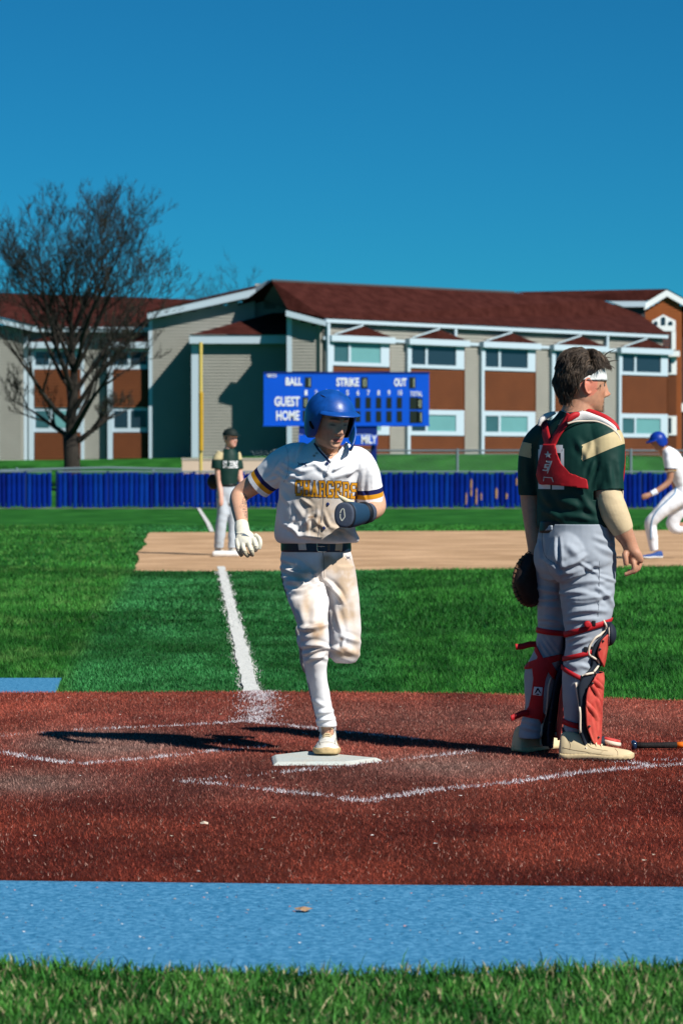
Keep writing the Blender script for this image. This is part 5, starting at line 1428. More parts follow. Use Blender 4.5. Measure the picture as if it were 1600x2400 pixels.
    GP = [loft([(K(566, 1226, -.022), .0300, .0285), (K(567, 1240, -.045), .0330, .029), (K(569, 1250, -.06), .0345, .027), (K(574, 1260, -.078), .043, .023), (K(578, 1270, -.092), .045, .021), (K(580, 1277, -.10), .040, .018)], 20)]
    for ch in ([(556, 1264, -.088), (557, 1278, -.105), (560, 1291, -.102), (567, 1303, -.088)], [(568, 1268, -.096), (570, 1284, -.116), (575, 1296, -.114), (582, 1304, -.098)], [(581, 1267, -.098), (586, 1283, -.118), (590, 1294, -.114), (592, 1302, -.096)], [(594, 1263, -.095), (599, 1277, -.114), (600, 1285, -.110), (598, 1291, -.094)]):
        GP.append(loft([(K(*q), r) for q, r in zip(ch, (.0115, .0112, .0108, .0088))], 12))
    GP.append(loft([(K(598, 1255, -.08), .012), (K(607, 1262, -.10), .0105), (K(610, 1274, -.112), .010), (K(607, 1287, -.11), .0085)], 12))
    V, F = remesh(GP, .0026, 2)
    V = sculpt(V, F, [(556, 1286, 562, 1285, 1.6, .002), (571, 1291, 579, 1290, 1.6, .002), (586, 1290, 593, 1288, 1.6, .002), (596, 1280, 603, 1279, 1.6, .002), (550, 1250, 586, 1248, 1.8, .0022)])
    p = to_px(V); c = np.tile(np.array([.66, .62, .50]), (len(V), 1)); dz = sstep(1283, 1300, p[:, 1]); n_ = fbm(p[:, 0]*.2, p[:, 1]*.2, 3)
    c = mixc(c, (.34, .27, .15), np.clip(dz*(.3+.8*n_), 0, .8)); c = mixc(c, (.50, .49, .46), .6*blob(p[:, 0], p[:, 1], 566, 1268, 12, 6))
    gl = fastmesh('batting_glove', V, F, m_gl, root, True, c); bg_ = bvh_of(V, F)
    patch('logo', [[(563, 1251), (572, 1250), (585, 1258), (574, 1254.5)], [(565, 1255), (576, 1252), (585, 1258), (574, 1256)]], bg_, mat('glove_logo', (.09, .12, .16), .6), gl, .0012, 3)
    cord('cuff_edge', [(552, 1262), (560, 1252), (575, 1246), (586, 1247)], .0016, bg_, m_loop, gl, .0004)
    # --- sliding mitt (person's left hand)
    m_mitt = mat('mitt_charcoal', (.055, .070, .105), .65, var=.12, scale=60, bump=.2, bscale=300)
    m_mitt2 = mat('mitt_navy', (.012, .042, .085), .55); m_strap = mat('mitt_black', (.006, .008, .014), .6)
    ctr = K(815, 1207, -.21); axd = (K(815, 1207, -.21)-K(862, 1202, -.06)).normalized()
    mt = empty_part('sliding_mitt', ctr, root)
    cuffp = loft([(K(864, 1202, -.055), .044, .040), (K(856, 1202, -.085), .046, .042)], 24, 3, side=(0, 0, 1)); pymesh('cuff', *cuffp, m_mitt, mt, True)
    stp = loft([(K(855, 1202, -.088), .049, .045), (K(850, 1203, -.105), .050, .046)], 24, 3, side=(0, 0, 1)); pymesh('strap', *stp, m_strap, mt, True)
    bodyp = loft([(K(851, 1203, -.10), .043, .036), (K(840, 1205, -.14), .050, .038), (K(826, 1206, -.18), .056, .040), (K(817, 1207, -.205), .057, .040)], 28, 4, side=(0, 0, 1)); pymesh('shell', *bodyp, m_mitt2, mt, True)
    # rounded front pad seen end-on
    fn = Vector((-.30, -.95, .02)).normalized(); su = Vector((0, 0, 1))-fn*fn.z; su.normalize(); sr = su.cross(fn)*-1
    def disc(c0, rx, rz, th_, name, m, par):
        Vd = []; kk = 36
        for (o_, sc_) in ((0, .98), (th_*.25, 1.0), (th_*.8, 1.0), (th_, .97), (th_*1.12, .80), (th_*1.15, .4)):
            for j in range(kk):
                q = 2*math.pi*j/kk; e = 2.3
                cx, sx = math.cos(q), math.sin(q)
                Vd.append(c0+fn*o_+sr*(rx*sc_*math.copysign(abs(cx)**(2/e), cx))+su*(rz*sc_*math.copysign(abs(sx)**(2/e), sx)))
        Fd = ring_faces(6, kk)+[tuple(range(kk))[::-1], tuple(5*kk+j for j in range(kk))]
        return pymesh(name, Vd, Fd, m, par, True)
    c0 = K(810, 1207, -.215)
    disc(c0, .046, .056, .014, 'pad_base', m_strap, mt); disc(c0+fn*.016+sr*-.0, .044, .0545, .012, 'pad', m_mitt, mt)
    fc = c0+fn*.0295
    def q2(u_, v_): return fc+sr*u_+su*v_
    pth = [(.001, .028), (.0085, .020), (.0125, .009)]; pth2 = [(.0125, .003), (.013, -.010), (.006, -.024)]; pth3 = [(.004, -.025), (-.0085, -.008), (-.004, .026)]
    px_s = np.array(to_px([fc])[0])
    lg = MB()
    for pt in (pth, pth2, pth3):
        for a, b in zip(pt[:-1], pt[1:]):
            A, B = q2(a[0]+.003, a[1]), q2(b[0]+.003, b[1]); t = (B-A).normalized(); w_ = t.cross(fn)*.0016
            lg.prism([A-w_-t*.0012, A+w_-t*.0012, B+w_+t*.0012, B-w_+t*.0012], fn*.0012)
    lg.build('logo', mat('logo_cream', (.75, .74, .62), .6), mt)
    tv, tf = loft([(K(826, 1179, -.16), .013, .009), (K(815, 1176, -.17), .014, .010), (K(803, 1169, -.18), .010, .008), (K(793, 1161, -.185), .004, .004)], 14, 4); pymesh('thumb', tv, tf, mat('glove_thumb', (.62, .55, .38), .6, var=.15, scale=50), mt, True)
    # --- shoes
    ms = (mat('shoe_white', (.62, .60, .53), .55, var=.14, scale=30, bump=.2, bscale=90, color2=(.66, .63, .56)), mat('shoe_sole_tan', (.50, .36, .18), .7, var=.3, scale=30), mat('shoe_lace', (.50, .40, .24), .8))
    a = K(768, 1735, .155); b = K(764, 1765, -.145); a.z = PLATE_TOP+.014; b.z = PLATE_TOP+.001
    s1 = shoe(root, a, b, (0.02, -.05, 1), ms, 1.24, high=.014, label='dirt stained white shoe on the plate', laces=2)
    uo = [q for q in s1.children if q.name.startswith('upper')][0].data; bu = BVHTree.FromPolygons([tuple(q.co) for q in uo.vertices], [tuple(q.vertices) for q in uo.polygons])
    m_st = mat('shoe_seam', (.16, .14, .12), .8)
    for q in ([(741, 1748), (752, 1741), (768, 1739), (782, 1742), (791, 1748)], [(742, 1728), (748, 1738), (750, 1746)], [(789, 1726), (785, 1737), (784, 1745)]): cord('seam', q, .0013, bu, m_st, s1, .0005)
    patch('toe_scuff', [[(748, 1756), (758, 1752), (770, 1751), (784, 1755), (788, 1761), (770, 1758), (756, 1761)]], bu, ms[1], s1, .0008, 3)
    patch('shoe_logo', [[(739, 1722), (744, 1719), (747, 1727), (743, 1734), (740, 1730)]], bu, mat('shoe_logo_grey', (.14, .15, .17), .7), s1, .0008, 3)
    MB().tube([K(766, 1682, .05), K(767, 1712, .055)], [.036, .040], 16).build('sock', mat('sock_white', (.7, .7, .72), .8), root, True)
    ms2 = (mat('shoe_navy', (.02, .03, .08), .6, var=.2, scale=30), mat('shoe_sole_grey', (.40, .38, .36), .7, var=.3, scale=20), ms[2])
    shoe(root, K(694, 1462, .55), K(716, 1578, .60), (.88, -.30, .12), ms2, 1.05, laces=False, label='raised trailing shoe with dark sole')
build_runner()
# ------------------------------------------------------------------ the catcher
def build_catcher():
    R = Rig(12.40); K = R.K
    root = empty('person', K(1345, 1778, 0)); root.location.z = 0.016
    tag(root, 'catcher in dark green jersey, grey pants and red leg guards standing with back turned', 'person')
    HS = 1.06; M = head_frame(K(1366, 901, .0), (.955, .29, 0), math.radians(3))
    phi = math.radians(40); SIDE = Vector((math.cos(phi), -math.sin(phi), 0)); FWD = Vector((math.sin(phi), math.cos(phi), 0))
    def T(px, py, side=0.0, fwd=0.0): return K(px, py, 0)+SIDE*side+FWD*fwd
    # --- body
    P = head_parts(M, HS, 1.28, 1.08)
    P.append(loft([(K(1350, 1000, 0), .10), (K(1352, 975, 0), .078), (K(1358, 950, 0), .070), (K(1362, 920, 0), .066)], 22))
    P.append(loft([(K(1350, 1290, 0), .11, .08), (K(1350, 1230, 0), .12, .09), (K(1352, 1120, 0), .17, .11), (K(1351, 1040, 0), .17, .09), (K(1350, 1000, 0), .11, .07)], 24, side=SIDE))
    P.append(loft([(K(1290, 1030, .10), .06), (K(1262, 1050, .13), .058), (K(1245, 1110, .15), .056), (K(1243, 1165, .15), .047), (K(1246, 1200, .135), .0445), (K(1250, 1255, .10), .036), (K(1252, 1290, .08), .030), (K(1252, 1315, .075), .032)], 18))
    P.append(loft([(K(1400, 1030, -.06), .06), (K(1418, 1050, -.10), .062), (K(1420, 1110, -.12), .060), (K(1425, 1165, -.135), .0585), (K(1438, 1200, -.14), .0565), (K(1456, 1240, -.135), .047), (K(1470, 1266, -.125), .036), (K(1477, 1284, -.12), .0335), (K(1480, 1297, -.115), .044, .028), (K(1486, 1312, -.105), .045, .024), (K(1488, 1318, -.10), .038, .018)], 20, side=(.8, -.6, 0)))
    for ch, r in (([(1480, 1306, -.125), (1484, 1322, -.135), (1484, 1336, -.135), (1474, 1343, -.13), (1462, 1347, -.125)], .0120),
                  ([(1487, 1308, -.11), (1491, 1323, -.113), (1489, 1336, -.112), (1480, 1341, -.11), (1469, 1337, -.105)], .0118),
                  ([(1492, 1307, -.09), (1496, 1320, -.088), (1495, 1332, -.088), (1487, 1338, -.085), (1477, 1335, -.085)], .0112),
                  ([(1494, 1305, -.07), (1499, 1315, -.065), (1499, 1325, -.062), (1493, 1333, -.062), (1486, 1332, -.06)], .0100),
                  ([(1472, 1290, -.125), (1464, 1299, -.14), (1465, 1312, -.145), (1466, 1325, -.142)], .0145)):
        n = len(ch); P.append(loft([(K(*q), r*(1.08-.30*i/(n-1))) for i, q in enumerate(ch)], 12))
    P.append(stack(R, [(1320, 1270, 1335, .08, .07), (1480, 1270, 1312, .13, .045), (1580, 1242, 1290, .15, .042), (1700, 1222, 1258, .15, .032), (1725, 1222, 1258, .15, .032)], 16))
    P.append(stack(R, [(1320, 1345, 1410, -.05, .07), (1480, 1345, 1400, -.08, .05), (1580, 1330, 1380, -.08, .045), (1700, 1324, 1358, -.06, .034), (1728, 1322, 1358, -.06, .032)], 16))
    V, F = remesh(P, .0039, 2)
    base = (.47, .235, .145)
    c = skin_colour(V, M, base, HS, hair=(.03, .02, .014), lips=(.42, .18, .14), closed=False, stubble=.22)
    L = inv_xf(M, V)/HS; ear = (np.abs(L[:, 0]) > .068) & (np.abs(L[:, 1]+.01) < .045) & (np.abs(L[:, 2]+.01) < .05)
    c[ear] = mixc(c[ear], (.60, .16, .11), np.full(ear.sum(), .6))  # light showing through the ear, painted into the skin as red
    fastmesh('body', V, F, m_skin, root, True, c)
    # --- jersey
    S = [loft([(K(1350, 1236, .0), .188, .138), (K(1350, 1200, 0), .188, .142), (K(1351, 1150, 0), .192, .145), (K(1352, 1100, 0), .20, .146), (K(1352, 1060, 0), .202, .138), (K(1351, 1025, 0), .192, .118), (K(1351, 1000, 0), .155, .098), (K(1352, 982, 0), .105, .085), (K(1354, 964, 0), .078, .075)], 40, 4, side=SIDE)]
    slR = [(K(1395, 1022, -.05), .085), (K(1415, 1035, -.09), .086), (K(1420, 1075, -.11), .080), (K(1423, 1115, -.12), .073), (K(1426, 1156, -.13), .068)]
    slL = [(K(1295, 1022, .08), .080), (K(1266, 1040, .125), .078), (K(1250, 1080, .145), .072), (K(1245, 1120, .15), .064), (K(1244, 1166, .15), .058)]
    S += [loft(slR, 26), loft(slL, 26)]
    V, F = remesh(S, .0048, 6)
    V = wrinkle(V, F, .004, 7, (1, 1, 1.4), 9)
    V = sculpt(V, F, [(1385, 1040, 1372, 1085, 7, .008), (1392, 1075, 1380, 1120, 6, .008), (1400, 1100, 1392, 1150, 6, .006), (1425, 1090, 1432, 1140, 7, .005), (1448, 1085, 1452, 1140, 6, .005), (1268, 1150, 1300, 1200, 8, .007), (1275, 1200, 1340, 1215, 8, .006), (1300, 1170, 1370, 1190, 9, .006),
        (1360, 1160, 1395, 1210, 8, .007), (1270, 1190, 1320, 1225, 7, .006), (1350, 1030, 1372, 1070, 8, .006), (1260, 1080, 1275, 1130, 6, .006), (1330, 1205, 1400, 1222, 7, .006), (1233, 1080, 1236, 1140, 6, .004)])
    pp = to_px(V); V, F = cut(V, F, pp[:, 1] < 966+np.abs(pp[:, 0]-1356)*-.05)
    green = np.array([.0015, .030, .023])
    planes = []
    def near(sl):
        def f(C):
            t, rr, Ln, d = axis_t(C, sl[-2][0], sl[-1][0]); return (t > -.17) & (rr < .105) & (t < Ln+.08)
        return f
    tilt = {0: Vector((-.55, 0, 1)), 1: Vector((.2, 0, 1))}
    def bq(i): return (slR if i == 0 else slL)
    bands = []
    dR = (slR[-1][0]-slR[-2][0]).normalized()
    nR = Vector((.42, -.1, -1)).normalized(); nL = Vector((-.25, 0, -1)).normalized()
    bR0, bR1 = K(1398, 1030, -.1), K(1398, 1068, -.1); bL0, bL1 = K(1240, 1040, .15), K(1240, 1074, .15)
    side_mask = {0: lambda C: (to_px(C)[:, 0] > 1362), 1: lambda C: (to_px(C)[:, 0] < 1272)}
    planes += [(bR0, nR, lambda C: side_mask[0](C)), (bR1, nR, lambda C: side_mask[0](C)), (bL0, nL, lambda C: side_mask[1](C)), (bL1, nL, lambda C: side_mask[1](C))]
    endR = slR[-1][0]; dL = (slL[-1][0]-slL[-2][0]).normalized(); endL = slL[-1][0]
    planes += [(endR-dR*.010, dR, near(slR)), (endL-dL*.010, dL, near(slL))]
    def face_mat(C):
        mi = np.zeros(len(C), int); px = to_px(C)[:, 0]
        tR0 = (C-np.array(bR0)) @ np.array(nR); tR1 = (C-np.array(bR1)) @ np.array(nR)
        t, rr, Ln, d = axis_t(C, slR[1][0], slR[2][0]); mi[(tR0 > 0) & (tR1 < 0) & (px > 1362) & (rr < .12)] = 1
        tL0 = (C-np.array(bL0)) @ np.array(nL); tL1 = (C-np.array(bL1)) @ np.array(nL); mi[(tL0 > 0) & (tL1 < 0) & (px < 1244)] = 1
        return mi
    def kill(C):
        tR = (C-np.array(endR)) @ np.array(dR); tL = (C-np.array(endL)) @ np.array(dL)
        px = to_px(C)[:, 0]
        return (near(slR)(C) & (tR > -.010) & (px > 1388) & (tR < .03)) | (near(slL)(C) & (tL > -.010) & (px < 1268) & (tL < .03))
    m_green = mat('jersey_green', green, .65, attr=True, bump=.25, bscale=600, bdist=.001, spec=.25)
    m_tan = mat('jersey_tan', (.50, .40, .22), .65, var=.05, scale=30, bump=.2, bscale=600, bdist=.001)
    sh = banded('jersey', V, F, planes, lambda V: np.tile(green, (len(V), 1)), [m_green, m_tan], face_mat, root, kill)
    s_ = sh.modifiers.new('s', 'SOLIDIFY'); s_.thickness = .0025; s_.offset = -1
    bs = bvh_of(V, F)
    m_num = mat('number_white', (.62, .66, .68), .7)
    patch('number', glyph_px('2', 1261, 1043, 1289, 1146), bs, m_num, sh, .0018, 5); patch('number', glyph_px('2', 1293, 1043, 1321, 1147), bs, m_num, sh, .0018, 5)
    # harness and shoulder pads of the chest protector
    m_red = mat('strap_red', (.40, .010, .016), .6, var=.10, scale=40, bump=.3, bscale=500, bdist=.001)
    m_padw = mat('pad_white', (.70, .68, .66), .7, var=.05, scale=50, bump=.3, bscale=300); m_pipe = mat('pad_piping', (.66, .56, .45), .7)
    m_navy = mat('pad_navy', (.012, .018, .030), .7, var=.1, scale=40)
    cp = empty_part('chest_protector', K(1352, 1080, 0), root)
    ribbon('harness_strap', [(1271, 978), (1277, 1005), (1283, 1030), (1289, 1052)], 17, bs, m_red, cp, .006)
    ribbon('harness_strap', [(1336, 972), (1322, 998), (1306, 1022), (1293, 1050)], 15, bs, m_red, cp, .010)
    hp_ = patch('harness_back', [[(1277, 1042), (1303, 1042), (1308, 1066), (1317, 1088), (1336, 1109), (1375, 1124), (1377, 1146), (1336, 1140), (1268, 1134), (1261, 1112), (1266, 1080)]], bs, m_red, cp, .014, 4, .004)
    m_lg = mat('logo_silver', (.62, .55, .50), .6)
    patch('star_logo', [[(1287, 1057), (1289.5, 1064), (1296, 1065), (1291, 1069), (1294, 1075), (1287, 1071), (1283, 1074), (1284, 1068), (1279, 1065), (1285, 1064)]], bs, m_lg, cp, .020, 3)
    patch('lettering', [[(1281, 1088), (1292, 1088), (1291, 1091), (1284, 1091), (1284, 1094), (1290, 1094), (1288, 1104), (1274, 1104), (1275, 1101), (1285, 1101), (1286, 1097), (1279, 1097)], [(1283, 1081), (1297, 1081), (1296, 1086), (1287, 1111), (1286, 1109), (1292, 1086), (1285, 1085)]], bs, m_lg, cp, .020, 3)
    patch('patch_outline', [[(1277, 1118), (1297, 1119), (1300, 1130), (1298.5, 1130), (1295, 1120.6), (1278.4, 1119.6), (1277.5, 1128), (1276, 1128)]], bs, m_lg, cp, .020, 3)
    def pad_(name, nodes, m, sd=(0, .5, 1)):
        v, f = loft(nodes, 18, 5, side=sd); return pymesh(name, v, f, m, cp, True)
    pad_('shoulder_pad', [(K(1330, 990, -.105), .006, .008), (K(1344, 981, -.10), .018, .012), (K(1366, 977, -.095), .026, .014), (K(1392, 981, -.105), .018, .013), (K(1416, 989, -.125), .013, .012), (K(1436, 1001, -.14), .009, .010), (K(1443, 1010, -.145), .004, .006)], m_padw, (0, -.3, 1))
    pad_('shoulder_pad', [(K(1262, 998, .0), .006, .006), (K(1268, 984, .0), .012, .010), (K(1282, 974, .01), .013, .010), (K(1300, 967, .02), .007, .006)], m_padw)
    pp_ = [K(1329, 993, -.118), K(1348, 988, -.118), K(1372, 987, -.115), K(1396, 988, -.122), K(1418, 996, -.138), K(1437, 1008, -.15), K(1450, 1024, -.15), K(1457, 1050, -.135), K(1459, 1080, -.11), K(1456, 1120, -.09), K(1458, 1160, -.06), K(1456, 1188, -.04)]
    MB().tube(cat_interp([tuple(q) for q in pp_], 5), .0042, 8).build('pad_piping', m_pipe, cp, True)
    pad_('buckle', [(K(1327, 988, -.115), .004, .006), (K(1334, 981, -.115), .013, .010), (K(1345, 974, -.11), .015, .012), (K(1356, 972, -.10), .012, .010), (K(1362, 973, -.095), .004, .004)], m_red, (0, -.3, 1))
    pad_('shoulder_cap', [(K(1366, 965, -.055), .004, .006), (K(1378, 964, -.06), .011, .014), (K(1400, 971, -.075), .012, .016), (K(1424, 983, -.10), .012, .016), (K(1442, 999, -.115), .010, .014), (K(1450, 1012, -.12), .004, .006)], m_red, (0, -.3, 1))
    # protector front: curved plate wrapping the far chest and belly
    def arc_plate(name, rows, mat_, par, thick, n=22, per=4, off=0.0, strokes=None):
        if strokes: n, per = 64, 12
        """rows: (py, cx, dy, r, psi_near, psi_far); psi from the facing direction, positive towards the camera"""
        A = cat_interp(rows, per); Vv = []
        for (py, cx, dy, r, p0, p1) in A:
            c0 = K(cx, py, dy)
            for j in range(n+1):
                q = math.radians(p0+(p1-p0)*j/n); d = ax_f*math.cos(q)+ax_s*math.sin(q); Vv.append(c0+d*(r+off))
        Ff = [(i*(n+1)+j, (i+1)*(n+1)+j, (i+1)*(n+1)+j+1, i*(n+1)+j+1) for i in range(len(A)-1) for j in range(n)]
        if strokes:
            A_ = np.array([tuple(q) for q in Vv]); F_ = np.array(Ff)
            if (normals(A_, F_) @ np.array(ax_f)).mean() < 0: F_ = F_[:, ::-1]
            Vv = [Vector(q) for q in sculpt(A_, F_, strokes)]; Ff = [tuple(int(i) for i in q) for q in F_]
        o = pymesh(name, Vv, Ff, mat_, par, True); s_ = o.modifiers.new('s', 'SOLIDIFY'); s_.thickness = thick; s_.offset = 1.0
        return o, np.array([tuple(q) for q in Vv]), np.array(Ff)
    ax_f, ax_s = FWD, SIDE
    rows = [(985, 1356, 0, .115, 62, -62), (1005, 1355, 0, .150, 66, -66), (1040, 1353, 0, .176, 66, -66), (1085, 1352, 0, .180, 60, -60), (1130, 1351, 0, .176, 52, -52), (1180, 1350, 0, .170, 44, -44), (1205, 1350, 0, .166, 30, -30)]
    o1, va, fa = arc_plate('front_pad', rows, mat('pad_cream', (.55, .50, .44), .75), cp, .018)
    rows2 = [(q[0]+8, q[1], q[2], q[3]+.020, q[4]*.86, q[5]*.86) for q in rows[1:-1]]
    arc_plate('front_shell', rows2, m_red, cp, .010)
    # --- tan arm sleeve
    av, af = loft([(K(1422, 1132, -.125), .050), (K(1425, 1160, -.135), .0595), (K(1436, 1196, -.14), .0610), (K(1450, 1226, -.137), .0555), (K(1460, 1246, -.132), .0475)], 26, 6)
    av, af = remesh([(av, af)], .004, 2); av = wrinkle(av, af, .0018, 14, (1, 1, 2.0), 4)
    a_, b_ = K(1450, 1226, -.137), K(1460, 1246, -.132); t, rr, Ln, d = axis_t(av, a_, b_); av, af = cut(av, af, t > Ln-.003)
    fastmesh('arm_sleeve', av, af, mat('sleeve_tan', (.56, .44, .27), .7, var=.05, scale=40, bump=.3, bscale=400, bdist=.001), root, True)
    # --- pants
    ph2 = math.radians(56); S2 = Vector((math.cos(ph2), -math.sin(ph2), 0)); F2 = Vector((math.sin(ph2), math.cos(ph2), 0))
    pelvis = loft([(K(1350, 1222, 0), .178, .142), (K(1350, 1245, 0), .184, .150), (K(1349, 1270, 0), .190, .160), (K(1348, 1298, 0), .196, .164), (K(1348, 1325, 0), .190, .160), (K(1350, 1352, 0), .16, .13)], 40, 4, side=S2)
    bump1 = loft([(K(1348, 1250, 0)-F2*.07+S2*.075, .055, .05), (K(1348, 1285, 0)-F2*.095+S2*.08, .092, .085), (K(1348, 1318, 0)-F2*.095+S2*.08, .098, .088), (K(1348, 1350, 0)-F2*.06+S2*.075, .07, .06)], 24, 4)
    bump2 = loft([(K(1348, 1250, 0)-F2*.07-S2*.055, .05, .05), (K(1352, 1285, 0)-F2*.085-S2*.060, .086, .080), (K(1354, 1318, 0)-F2*.08-S2*.060, .088, .080), (K(1356, 1350, 0)-F2*.05-S2*.06, .07, .06)], 24, 4)
    legL = stack(R, [(1320, 1252, 1332, .06, .105), (1360, 1256, 1326, .08, .100), (1400, 1257, 1320, .10, .092), (1440, 1259, 1321, .11, .084), (1480, 1260, 1322, .12, .076), (1520, 1250, 1322, .13, .072), (1545, 1240, 1318, .135, .072), (1575, 1227, 1306, .14, .074), (1620, 1228, 1296, .145, .068), (1660, 1229, 1284, .15, .058), (1690, 1220, 1272, .15, .052), (1712, 1214, 1268, .15, .050), (1730, 1213, 1266, .15, .051)], 30, 4)
    legR = stack(R, [(1310, 1310, 1445, -.03, .125), (1350, 1310, 1442, -.05, .120), (1400, 1311, 1438, -.07, .112), (1440, 1316, 1433, -.08, .105), (1475, 1322, 1420, -.085, .095), (1510, 1325, 1402, -.085, .086), (1545, 1320, 1394, -.085, .082), (1580, 1316, 1386, -.085, .080), (1630, 1317, 1380, -.08, .072), (1680, 1320, 1370, -.07, .060), (1722, 1319, 1358, -.065, .050)], 30, 4)
    V, F = remesh([pelvis, bump1, bump2, legL, legR], .0048, 6)
    V = wrinkle(V, F, .0045, 7, (1.1, 1, 1.5), 21)
    V = sculpt(V, F, [(1306, 1262, 1309, 1330, 4, -.010), (1268, 1250, 1272, 1315, 4, -.004), (1300, 1320, 1318, 1345, 6, -.010), (1312, 1330, 1370, 1302, 6, .009, -4), (1318, 1345, 1395, 1325, 6, .009, -5), (1318, 1362, 1400, 1350, 6, .008, 4), (1322, 1376, 1412, 1362, 6, .010, 6), (1315, 1392, 1392, 1396, 6, .009, 5), (1330, 1402, 1430, 1392, 6, .010, -6),
        (1400, 1378, 1436, 1418, 6, .010, 4), (1335, 1440, 1415, 1432, 7, .010, 6), (1322, 1455, 1390, 1450, 6, .008), (1330, 1280, 1352, 1300, 8, .007), (1400, 1280, 1440, 1300, 7, .007), (1395, 1260, 1432, 1275, 6, .006), (1262, 1380, 1310, 1388, 6, .007), (1262, 1450, 1318, 1462, 5, .007, 4), (1268, 1462, 1318, 1466, 4, .006), (1264, 1420, 1316, 1424, 6, .005),
        (1330, 1500, 1366, 1490, 5, .007), (1336, 1515, 1380, 1500, 5, .007), (1330, 1555, 1360, 1568, 6, .006), (1350, 1556, 1382, 1566, 5, .006), (1262, 1500, 1290, 1545, 4, .005), (1272, 1496, 1302, 1540, 4, .005), (1284, 1496, 1310, 1530, 4, .004), (1226, 1690, 1262, 1700, 6, .007), (1222, 1703, 1262, 1712, 5, .008), (1320, 1708, 1350, 1712, 5, .005), (1335, 1355, 1405, 1340, 4, .007, 4), (1340, 1412, 1400, 1408, 4, .007, -4), (1360, 1320, 1400, 1345, 4, .007), (1405, 1350, 1440, 1362, 4, .006), (1265, 1350, 1305, 1362, 4, .006), (1262, 1405, 1312, 1402, 4, .006), (1268, 1310, 1300, 1330, 5, .006)], gain=1.12)
    pp = to_px(V); V, F = cut(V, F, pp[:, 1] < 1230)
    grey = (.30, .335, .385)
    m_pg = mat('pants_grey', grey, .7, var=.05, scale=10, bump=.25, bscale=600, bdist=.001, sheen=.1)
    pants = fastmesh('pants', V, F, m_pg, root, True); s_ = pants.modifiers.new('s', 'SOLIDIFY'); s_.thickness = .002; s_.offset = -1
    bp_ = bvh_of(V, F)
    m_sm = mat('pants_seam', (.13, .15, .18), .8)
    cord('seat_seam', [(1270, 1240), (1270, 1275), (1278, 1305), (1300, 1322)], .0012, bp_, m_sm, pants, .0002)
    cord('side_seam', [(1404, 1315), (1403, 1360), (1402, 1420), (1400, 1445)], .0012, bp_, m_sm, pants, .0002)
    # belt and loops
    ring = stack(R, [(1222, 1266, 1434, 0, .124), (1226, 1265, 1436, 0, .126), (1248, 1264, 1438, 0, .130)], 44, 3, closed=False)
    bo = pymesh('belt', *ring, mat('belt_black', (.008, .009, .012), .4), root, True); s_ = bo.modifiers.new('s', 'SOLIDIFY'); s_.thickness = .003; s_.offset = -1
    # waistband
    patch('belt_loop', [[(1266, 1232), (1296, 1228), (1294, 1243), (1264, 1245)]], bp_, m_pg, pants, .004, 4, .003)
    patch('belt_loop', [[(1384, 1222), (1412, 1226), (1411, 1252), (1370, 1248)]], bvh_of(*[np.array([tuple(q) for q in ring[0]]), np.array(ring[1])]), m_pg, pants, .004, 4, .003)
    # --- shoes
    ms = (mat('shoe_cream', (.62, .50, .30), .6, var=.10, scale=18, bump=.12, bscale=60, color2=(.58, .47, .29), bdist=.003), mat('shoe_cream_sole', (.60, .47, .27), .65, var=.2, scale=22), mat('shoe_cream_lace', (.66, .55, .36), .8))
    gz = .018
    def gp(px, py): q = G(px, py, gz); return q
    sr = shoe(root, gp(1309, 1778), gp(1484, 1783), (0, 0, 1), ms, 1.16, high=.016, label='near cream baseball shoe')
    sl = shoe(root, gp(1206, 1764), gp(1348, 1748), (0, 0, 1), ms, 1.16, high=.016, label='far cream baseball shoe')
    MB().tube([K(1338, 1705, -.065), K(1338, 1740, -.065)], .042, 16).build('sock', m_navy, root, True)
    # seams, swash and sole lugs of the nearer shoe
    up_o = [q for q in sr.children if q.name.startswith('upper')][0]; me_u = up_o.data
    bu = BVHTree.FromPolygons([tuple(q.co) for q in me_u.vertices], [tuple(q.vertices) for q in me_u.polygons])
    m_st = mat('shoe_stitch', (.34, .26, .15), .8); m_sw = mat('shoe_overlay', (.50, .40, .24), .6); m_gap = mat('sole_gap', (.20, .15, .09), .9)
    for q in ([(1318, 1752), (1345, 1758), (1372, 1762), (1402, 1768), (1440, 1772)], [(1440, 1755), (1446, 1762), (1447, 1770)], [(1330, 1733), (1336, 1745), (1334, 1757)], [(1374, 1742), (1384, 1752), (1404, 1757), (1424, 1760)]): cord('stitching', q, .0012, bu, m_st, sr, .0004)
    patch('overlay', [[(1370, 1760), (1384, 1765), (1404, 1764), (1420, 1754), (1408, 1767), (1386, 1770)]], bu, m_sw, sr, .001, 3)
    so_ = [q for q in sr.children if q.name.startswith('sole')][0]; bso = BVHTree.FromPolygons([tuple(q.co) for q in so_.data.vertices], [tuple(q.vertices) for q in so_.data.polygons])
    for i in range(14):
        x = 1312+i*12; patch('lug_gap', [[(x, 1776.5+.3*i*.4), (x+3.5, 1775.5+.3*i*.4), (x+7, 1780.5), (x+3, 1781)]], bso, m_gap, sr, .0012, 3)
    # --- leg guards
    m_gr = mat('guard_red', (.52, .055, .045), .5, var=.22, scale=26, bump=.35, bscale=70, bdist=.003, color2=(.50, .085, .060), stretch=(1, 1, .45))
    m_riv = mat('rivet', (.06, .055, .05), .4, metal=.8)
